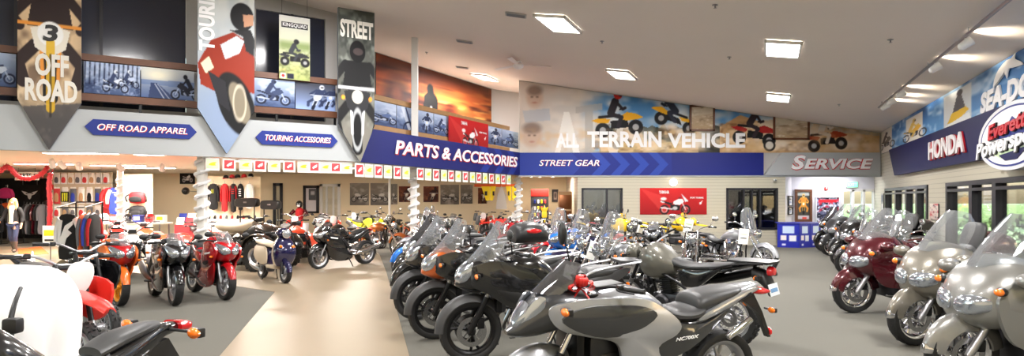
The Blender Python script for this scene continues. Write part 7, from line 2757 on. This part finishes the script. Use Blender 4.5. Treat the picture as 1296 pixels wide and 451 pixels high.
put(P_MX, -.8, 22.0, 190, ('p_red2', 'p_white'), 'bright red dirt bike at the back of the mid floor bikes', group=G2, mm={'black_metal': 'black_metal'})
put(P_DUAL, 1.58, 8.42, 131, ('p_greygreen', 'p_black'), 'grey trail motorcycle with a tail rack, round red light and number plate', group=G2)
put(P_CR, 3.45, 12.4, 250, ('p_black',), 'black cruiser facing the viewer, behind the grey trail bike seat', group=G2)
put(P_SPORT, 3.35, 15.4, 247, ('p_black', 'p_orange'), 'black and orange sport motorcycle facing the viewer before the yellow bikes', group=G2)
put(P_YEL, 3.75, 19.0, 338, ('p_yellow', 'p_black'), 'yellow trail motorcycle with gold rims, the left of two before the siding', group=G2)
put(P_YEL, 5.75, 19.6, 335, ('p_yellow', 'p_yellow'), 'all-yellow trail motorcycle beneath the red wall banner', group=G2)
put(P_QB, 2.85, 20.95, 352, ('p_red',), 'red quad bike with a black wire load guard', 'quad bike', G2, lean=0)
put(P_CRS, 5.7, 14.3, 306, ('p_silver',), 'lone cruiser with black saddlebags and headlight facing the aisle', s=1.)

# left carpet
putp(P_SPORT, 151, 388, 318, ('p_orange', 'p_orange', 'p_red'), 'red and orange sport motorcycle with gold wheels, leftmost of three', group=G4, mm={'alloy': 'gold_rim'})
putp(P_SPORT, 221, 387, 311, ('p_black', 'p_black'), 'black sport motorcycle in the middle of three on the carpet', group=G4)
putp(P_SPORT, 285, 380, 316, ('p_red', 'p_red'), 'all red sport motorcycle, rightmost of three on the carpet', group=G4)
putp(P_SC, 361, 359, 312, ('p_navy', 'seat_tan'), 'dark blue scooter with beige seat and side panels', 'scooter')
putp(P_BUSA, 403, 341, 236, ('p_black', 'p_black'), 'large black sport motorcycle with long chrome exhausts beside the walkway')
G5 = 'quad bikes on the left'
put(P_QN, -5.75, 15.2, 340, ('p_black',), 'large black quad bike with a tan seat behind the red sport bike', 'quad bike', G5, 1.2, 0, {'seat_vinyl': 'seat_tan'})
put(P_QN, -5.75, 16.9, 300, ('p_orangered',), 'orange-red quad bike between the scooter and the large black bike', 'quad bike', G5, 1.05, 0)
put(P_QN, -8.1, 13.45, 298, ('p_white',), 'white quad bike behind the black sport bike', 'quad bike', G5, 1., 0, {'seat_vinyl': 'seat_tan'})
put(P_QN, -10.0, 17.2, 304, ('p_orangered',), 'orange-red quad bike with tan seat by the jersey rack', 'quad bike', G5, 1., 0, {'seat_vinyl': 'seat_tan'})
put(P_Q, -8.3, 17.0, 302, ('p_red2',), 'red quad bike with racks in front of the brochure stand', 'quad bike', G5, 1., 0)
put(P_QN, -11.6, 18.6, 304, ('p_red2',), 'red quad bike without racks beneath the backpacks', 'quad bike', G5, 1., 0)
put(P_MX, -5.6, 19.6, 285, ('p_orangered', 'p_white'), 'orange dirt bike in front of the mannequin', group='bikes in the store')
put(P_MX, -6.8, 19.6, 288, ('p_red2', 'p_red2'), 'all red dirt bike left of the orange one', group='bikes in the store')
put(P_CRW, -3.35, 18.7, 336, ('p_copper',), 'copper orange cruiser with wire wheels behind the large black bike', group='bikes in the store', drop=('windscreen', 'windscreen_bracket', 'backrest', 'sissy_bar'))
put(P_MX, -4.6, 21.8, 318, ('p_lime', 'p_lime'), 'lime yellow dirt bike behind the copper cruiser', group='bikes in the store')
put(P_CR, -3.05, 22.2, 300, ('p_burnt',), 'burnt orange cruiser by the thin white pole', group='bikes in the store')
for x, y, P, c, lab in ((-7.6, 25.2, P_SPORT, ('p_white', 'p_red'), 'white and red sport motorcycle under the leftmost grey poster'), (-6.3, 25.2, P_MX, ('p_white', 'p_blue'), 'white and blue dirt bike under the long motorcycle poster'),
                        (-5.0, 25.2, P_CR, ('p_black',), 'black cruiser under the brown poster left of the column'), (-3.7, 25.2, P_SPORT, ('p_silver', 'p_white'), 'silver sport motorcycle under the brown poster right of the column'),
                        (-2.4, 25.2, P_SPORT, ('p_white', 'p_blue'), 'white and blue sport motorcycle under the large grey poster'), (-1.2, 25.2, P_MX, ('p_orangered', 'p_white'), 'orange and white dirt bike under the yellow banners'),
                        (0.0, 25.2, P_MX, ('p_white', 'p_red2'), 'white and red dirt bike left of the vending machine')):
    put(P, x, y - .5, 262, c, lab, group='bikes along the cream store wall')

for sd in (1, -1):
    text('lettering', 'NC700X', .026, 'letter_white', Matrix(((-sd, 0, 0, -1.06), (0, -sd, 0, sd * .214), (.10 * sd * sd, 0, 1, .655), (0, 0, 0, 1))), CROSS, .004, .3, .02, w=.20)
# window row
put(P_TOUR, 3.98, 5.62, 184, ('p_pearl', 'p_pearl'), 'pearl silver touring motorcycle nearest the viewer by the windows', group=G3)
putp(P_TOUR, 1155, 437, 191, ('p_champagne', 'p_champagne'), 'champagne touring motorcycle, second in the window row', group=G3)
putp(P_TOUR, 1080, 396, 184, ('p_maroon', 'p_maroon'), 'dark maroon touring motorcycle, third in the window row', group=G3)
put(P_CRS, 6.55, 11.4, 184, ('p_wine',), 'wine red cruiser with clear screen set back beside the maroon tourer', group=G3)
put(P_CRS, 7.4, 13.9, 186, ('p_black',), 'black cruiser with a clear screen in the window row, nearest of the far group', group=G3)
put(P_TOUR, 8.15, 15.6, 188, ('p_black', 'p_black'), 'black touring motorcycle in the far window row', group=G3)
put(P_CRS, 8.9, 17.2, 188, ('p_darkgrey',), 'dark grey cruiser with a clear screen in the far window row', group=G3)
put(P_TOUR, 9.5, 18.9, 190, ('p_darkgrey', 'p_black'), 'dark grey touring motorcycle in the far window row', group=G3)
put(P_ADVS, 10.1, 20.5, 190, ('p_black', 'p_black'), 'black tall-screened motorcycle last in the window row by the lobby', group=G3)

# lower left corner
put(P_BUSA, -2.77, 2.50, 245, ('p_black', 'p_black'), 'black motorcycle showing only its tail with red light and turn signals at lower left', lean=0, drop=('mirror',))
put(P_MX, -3.45, 5.05, 326, ('p_red2', 'p_white'), 'white and red dirt bike beside the white draped machine, with the red mudguard', group='dirt bikes at lower left')
put(P_MX, -4.3, 6.55, 330, ('p_black', 'p_black'), 'black dirt bike whose knobbly front wheel shows behind the red mudguard', group='dirt bikes at lower left', drop=('front_fender', 'front_number_plate'))

# white draped machine
cx0, cy0 = -3.42, 4.2
rs = []
for z, sc_, wob in catmull([(1.20, .05, 0), (1.18, .30, .0), (1.10, .44, .01), (.98, .50, .02), (.85, .50, .03), (.6, .47, .05), (.3, .50, .07), (.02, .55, .09)], 3):
    rs.append([(cx0 + (sc_ + wob * math.sin(7 * a) + .012 * math.sin(17 * a + z * 4)) * math.cos(a) * .95, cy0 + (sc_ + wob * math.sin(7 * a + 1)) * math.sin(a) * .8, z + (.05 * math.cos(a) if z > .9 else 0)) for a in
               [2 * PI * k / 64 for k in range(64)]])
o = MB('fabric_white').rings(rs).build('draped_machine', sharp=60)
tag(o, 'machine under a white draped cover at the lower left edge', 'machine')
b = MB('black_plastic').tube([(-3.0, 3.86, 1.14), (-2.93, 3.72, 1.06), (-2.91, 3.66, .95)], [.012, .014, .016], n=8, sm=3).box((-2.89, 3.66, .95), (.09, .07, .09), .02).box((-2.91, 3.64, .86), (.06, .05, .12), .015)
b.build('control_lever', o)

CROSS.matrix_basis = CROSS.matrix_basis @ Matrix.Diagonal((1, 1, .95, 1))
# price tags and bows
def bow(p, label, s=1.):
    b = MB('vend_red')
    for k in range(16):
        a = k * 2.4
        el = .1 + (k % 4) * .38
        d = Vector((math.cos(a) * math.cos(el), math.sin(a) * math.cos(el), math.sin(el)))
        rot = d.to_track_quat('X', 'Z').to_matrix()
        pts = [Vector((.01, 0, 0)), Vector((.05, 0, .024)), Vector((.088, 0, .012)), Vector((.088, 0, -.012)), Vector((.05, 0, -.024)), Vector((.01, 0, 0))]
        cv = catmull([tuple(q) for q in pts], 3)
        rr = [[(rot @ (Vector(q) + Vector((0, yy, 0)))) * s for yy in (-.02, .02)] for q in cv]
        b.rings([[Vector(r[0]), Vector(r[1]), Vector(r[1]) * .96, Vector(r[0]) * .96] for r in rr])
    for sx in (1, -1):
        b.tube([(0, 0, 0), (sx * .05 * s, -.02, -.06 * s), (sx * .08 * s, -.03, -.13 * s)], .014 * s, n=6, sm=2, flat=.3)
    tag(b.build('gift_bow', None, T(*p)), label, 'bow', 'red bows on the bikes')


def pricetag(p, label, w=.11, h=.2, tilt=.2, yaw=0.):
    o = MB('tag_paper').box((0, 0, -h / 2), (w, .006, h), .002).build('hanging_tag', None, T(*p) @ Matrix.Rotation(yaw, 4, 'Z') @ Matrix.Rotation(tilt, 4, 'Y'))
    MB('card_green').box((0, -.005, -h * .35), (w * .7, .004, h * .1), .001).build('printed_line', o)
    MB('letter_dark').box((0, -.005, -h * .6), (w * .6, .004, h * .06), .001).build('printed_line', o)
    MB('tag_paper').tube([(0, 0, 0), (.01, 0, .07)], .003, n=4).build('string', o)
    tag(o, label, 'tag', 'white price tags')


bow(at(735, 365, 4.42), 'red ribbon bow on the handlebar of the silver foreground motorcycle', 1.05)
bow(at(784, 304, 11.3), 'red ribbon bow on a cruiser below the yellow trail bike', 1.3)
for px, py, Y, lab, w, h, t in ((724, 336, 5.1, 'large white price tag beside the red bow on the foreground motorcycle', .10, .22, .25), (753, 306, 10.2, 'white price tag on the silver-grey cruiser behind the top case', .14, .3, .3),
                                (806, 277, 17.6, 'white price tag between the two yellow trail bikes', .3, .36, .3), (873, 278, 18.4, 'white price tag on the all-yellow trail bike', .26, .4, .2), (942, 290, 14.0, 'white price tag on the lone cruiser', .22, .34, .1)):
    q = at(px, py, Y)
    pricetag(q, lab, w, h, t)
o = MB('tag_yellow').box((0, 0, 0), (.04, .02, .045), .008).inflate([(-.015, .02), (.015, .02), (.03, .06), (.01, .05), (0, .075), (-.01, .05), (-.03, .06)], .008).build('yellow_ribbon', None, T(*at(689, 272, 4.78)))
tag(o, 'yellow ribbon tied on the tall mirror of the foreground motorcycle', 'ribbon')

# ------------------------------------------------------------------ outside the windows
struct('ground_outside', MB('lawn').prism([(13.9, 2), (60, 2), (60, 60), (15.5, 60), (15.5, 26), (22, 20)], -.35, -.12, 'z').m('asphalt').prism([(7, -4), (60, -4), (60, 2), (7, 2)], -.35, -.14, 'z'))
def bush(x, y, z0, r, h, m, label, n=420, name='bush', cat='bush', trunk=0):
    b = MB(m)
    for k in range(n):
        a, e = rng.random() * 2 * PI, math.asin(rng.uniform(-.5, 1))
        q = r * rng.uniform(.72, 1.05)
        p = Vector((q * math.cos(a) * math.cos(e), q * math.sin(a) * math.cos(e), h * (.45 + .55 * math.sin(e)) * q / r))
        d = Vector((rng.uniform(-1, 1), rng.uniform(-1, 1), rng.uniform(-.6, 1))).normalized()
        t = d.cross(Vector((0, 0, 1))).normalized() if abs(d.z) < .98 else Vector((1, 0, 0))
        L_ = r * rng.uniform(.16, .30)
        b.add([p, p + d * L_ * .5 + t * L_ * .2, p + d * L_, p + d * L_ * .5 - t * L_ * .2], [(0, 1, 2, 3)])
    o = b.build(name, None, T(x, y, z0), smooth=False)
    s = MB('bark').tube([(0, 0, -trunk - .1), (0, 0, h * .5)], [.05 + .03 * r, .03], n=8)
    for k in range(5):
        a = k * 1.3
        s.tube([(0, 0, h * .15), (r * .5 * math.cos(a), r * .5 * math.sin(a), h * .55)], [.03, .01], n=5)
    s.build('stem', o)
    tag(o, label, cat, 'greenery outside the windows')


for x, y, r, h, m, lab in ((10.9, 12.4, .8, 1.5, 'leaf_blue', 'leafy bush right outside the near window, left pane'), (12.0, 14.7, .9, 1.35, 'leaf', 'leafy bush outside the near window beside its left jamb'),
                           (9.9, 10.3, .75, 1.45, 'leaf_blue', 'leafy bush outside the near window, right pane'), (14.4, 19.6, .9, 1.3, 'leaf', 'leafy bush outside the far window')):
    bush(x, y, -.14, r, h, m, lab)
for x, y, r, h, tr, lab in ((26, 24, 2.6, 4.2, 2.0, 'broad tree on the lawn seen through the near window'), (31, 34, 3., 5., 2.2, 'farther broad tree on the lawn'), (38, 36, 3.2, 5., 2.2, 'tall tree at the far side of the lawn')):
    bush(x, y, tr - .1, r, h, 'leaf', lab, 700, 'shade_tree', 'tree', tr)
struct('ground_bounce', MB('concrete').prism([(-60, -60), (60, -60), (60, -4.2), (-60, -4.2)], -.3, -.12, 'z'))  # unseen pale ground, added to bounce sunlight up to the ceiling
b = MB('leaf').box((34, 42, .6), (40, 1.6, 1.6), .2)
o = b.build('clipped_hedge')
tag(o, 'long clipped hedge beyond the lawn', 'hedge')

# ------------------------------------------------------------------ light
def area(name, mt, sx, sy, e, col=(1, 1, 1)):
    l = bpy.data.lights.new(name, 'AREA')
    l.shape = 'RECTANGLE'
    l.size, l.size_y, l.energy, l.color = sx, sy, e, col
    o = bpy.data.objects.new(name, l)
    COL.objects.link(o)
    o.matrix_basis = mt
    return o


K_CEIL, K_STRIP = 270, 210
for mt, k in LIGHTS:
    area('panel_lamp', mt, .6, 1.2, K_CEIL * k, (1, .975, .955))
for mt in STRIPS:
    area('strip_lamp', mt, 1.6, .26, K_STRIP, (1, .91, .81))
for q, d in SPOTS:
    l = bpy.data.lights.new('spot_lamp', 'SPOT')
    l.energy, l.spot_size, l.spot_blend, l.shadow_soft_size, l.color = 60, rad(110), .8, .05, (1, .86, .66)
    o = bpy.data.objects.new('spot_lamp', l)
    COL.objects.link(o)
    o.location = q
    o.rotation_euler = d.to_track_quat('-Z', 'Y').to_euler()
area('lobby_lamp', T(12.2, 23.9, 2.66), 1.6, .5, 45, (.92, .94, 1))
for i, (a, c) in enumerate(wins):
    q = FC.p((a + c) / 2, 1.1)
    area('office_lamp', T(q.x, q.y, 2.45), 1.0, .5, 26 if i == 0 else 5, (1, .95, .9))
area('store_lamp', T(1.4, 25.3, 2.58), 1.6, .8, 110, (1, .86, .72))
area('store_lamp', T(-13.5, 24.8, 2.58), 2.6, .4, 60, (1, .92, .84))

w = bpy.data.worlds.new('World')
SC.world = w
w.use_nodes = True
nt = w.node_tree
bg = nt.nodes['Background']
sky = nt.nodes.new('ShaderNodeTexSky')
sky.sky_type = 'NISHITA'
sky.sun_disc = False
sky.sun_elevation = rad(38)
sky.sun_rotation = rad(120)
sky.air_density = 1.6
sky.dust_density = 3.5
nt.links.new(sky.outputs[0], bg.inputs[0])
bg.inputs[1].default_value = 1.15
s = bpy.data.lights.new('sun', 'SUN')
s.energy, s.angle, s.color = 14, .03, (1, .95, .88)
so = bpy.data.objects.new('sun', s)
COL.objects.link(so)
so.rotation_euler = Vector((.3, .45, -.84)).to_track_quat('-Z', 'Y').to_euler()

# ------------------------------------------------------------------ camera
cam = bpy.data.cameras.new('camera')
cam.sensor_width = 36
cam.lens = F / 1296 * 36
cam.shift_y = (HZ - 225.5) / 1296
cam.clip_end = 300
co = bpy.data.objects.new('camera', cam)
COL.objects.link(co)
co.location = (0, 0, CAMZ)
co.rotation_euler = (rad(90), 0, 0)
SC.camera = co
for p in PROTOS:
    bpy.data.objects.remove(p)
vs = SC.view_settings
vs.view_transform = 'Standard'
vs.look = 'None'
vs.gamma = 1
vs.use_curve_mapping = False
vs.exposure = 0.34
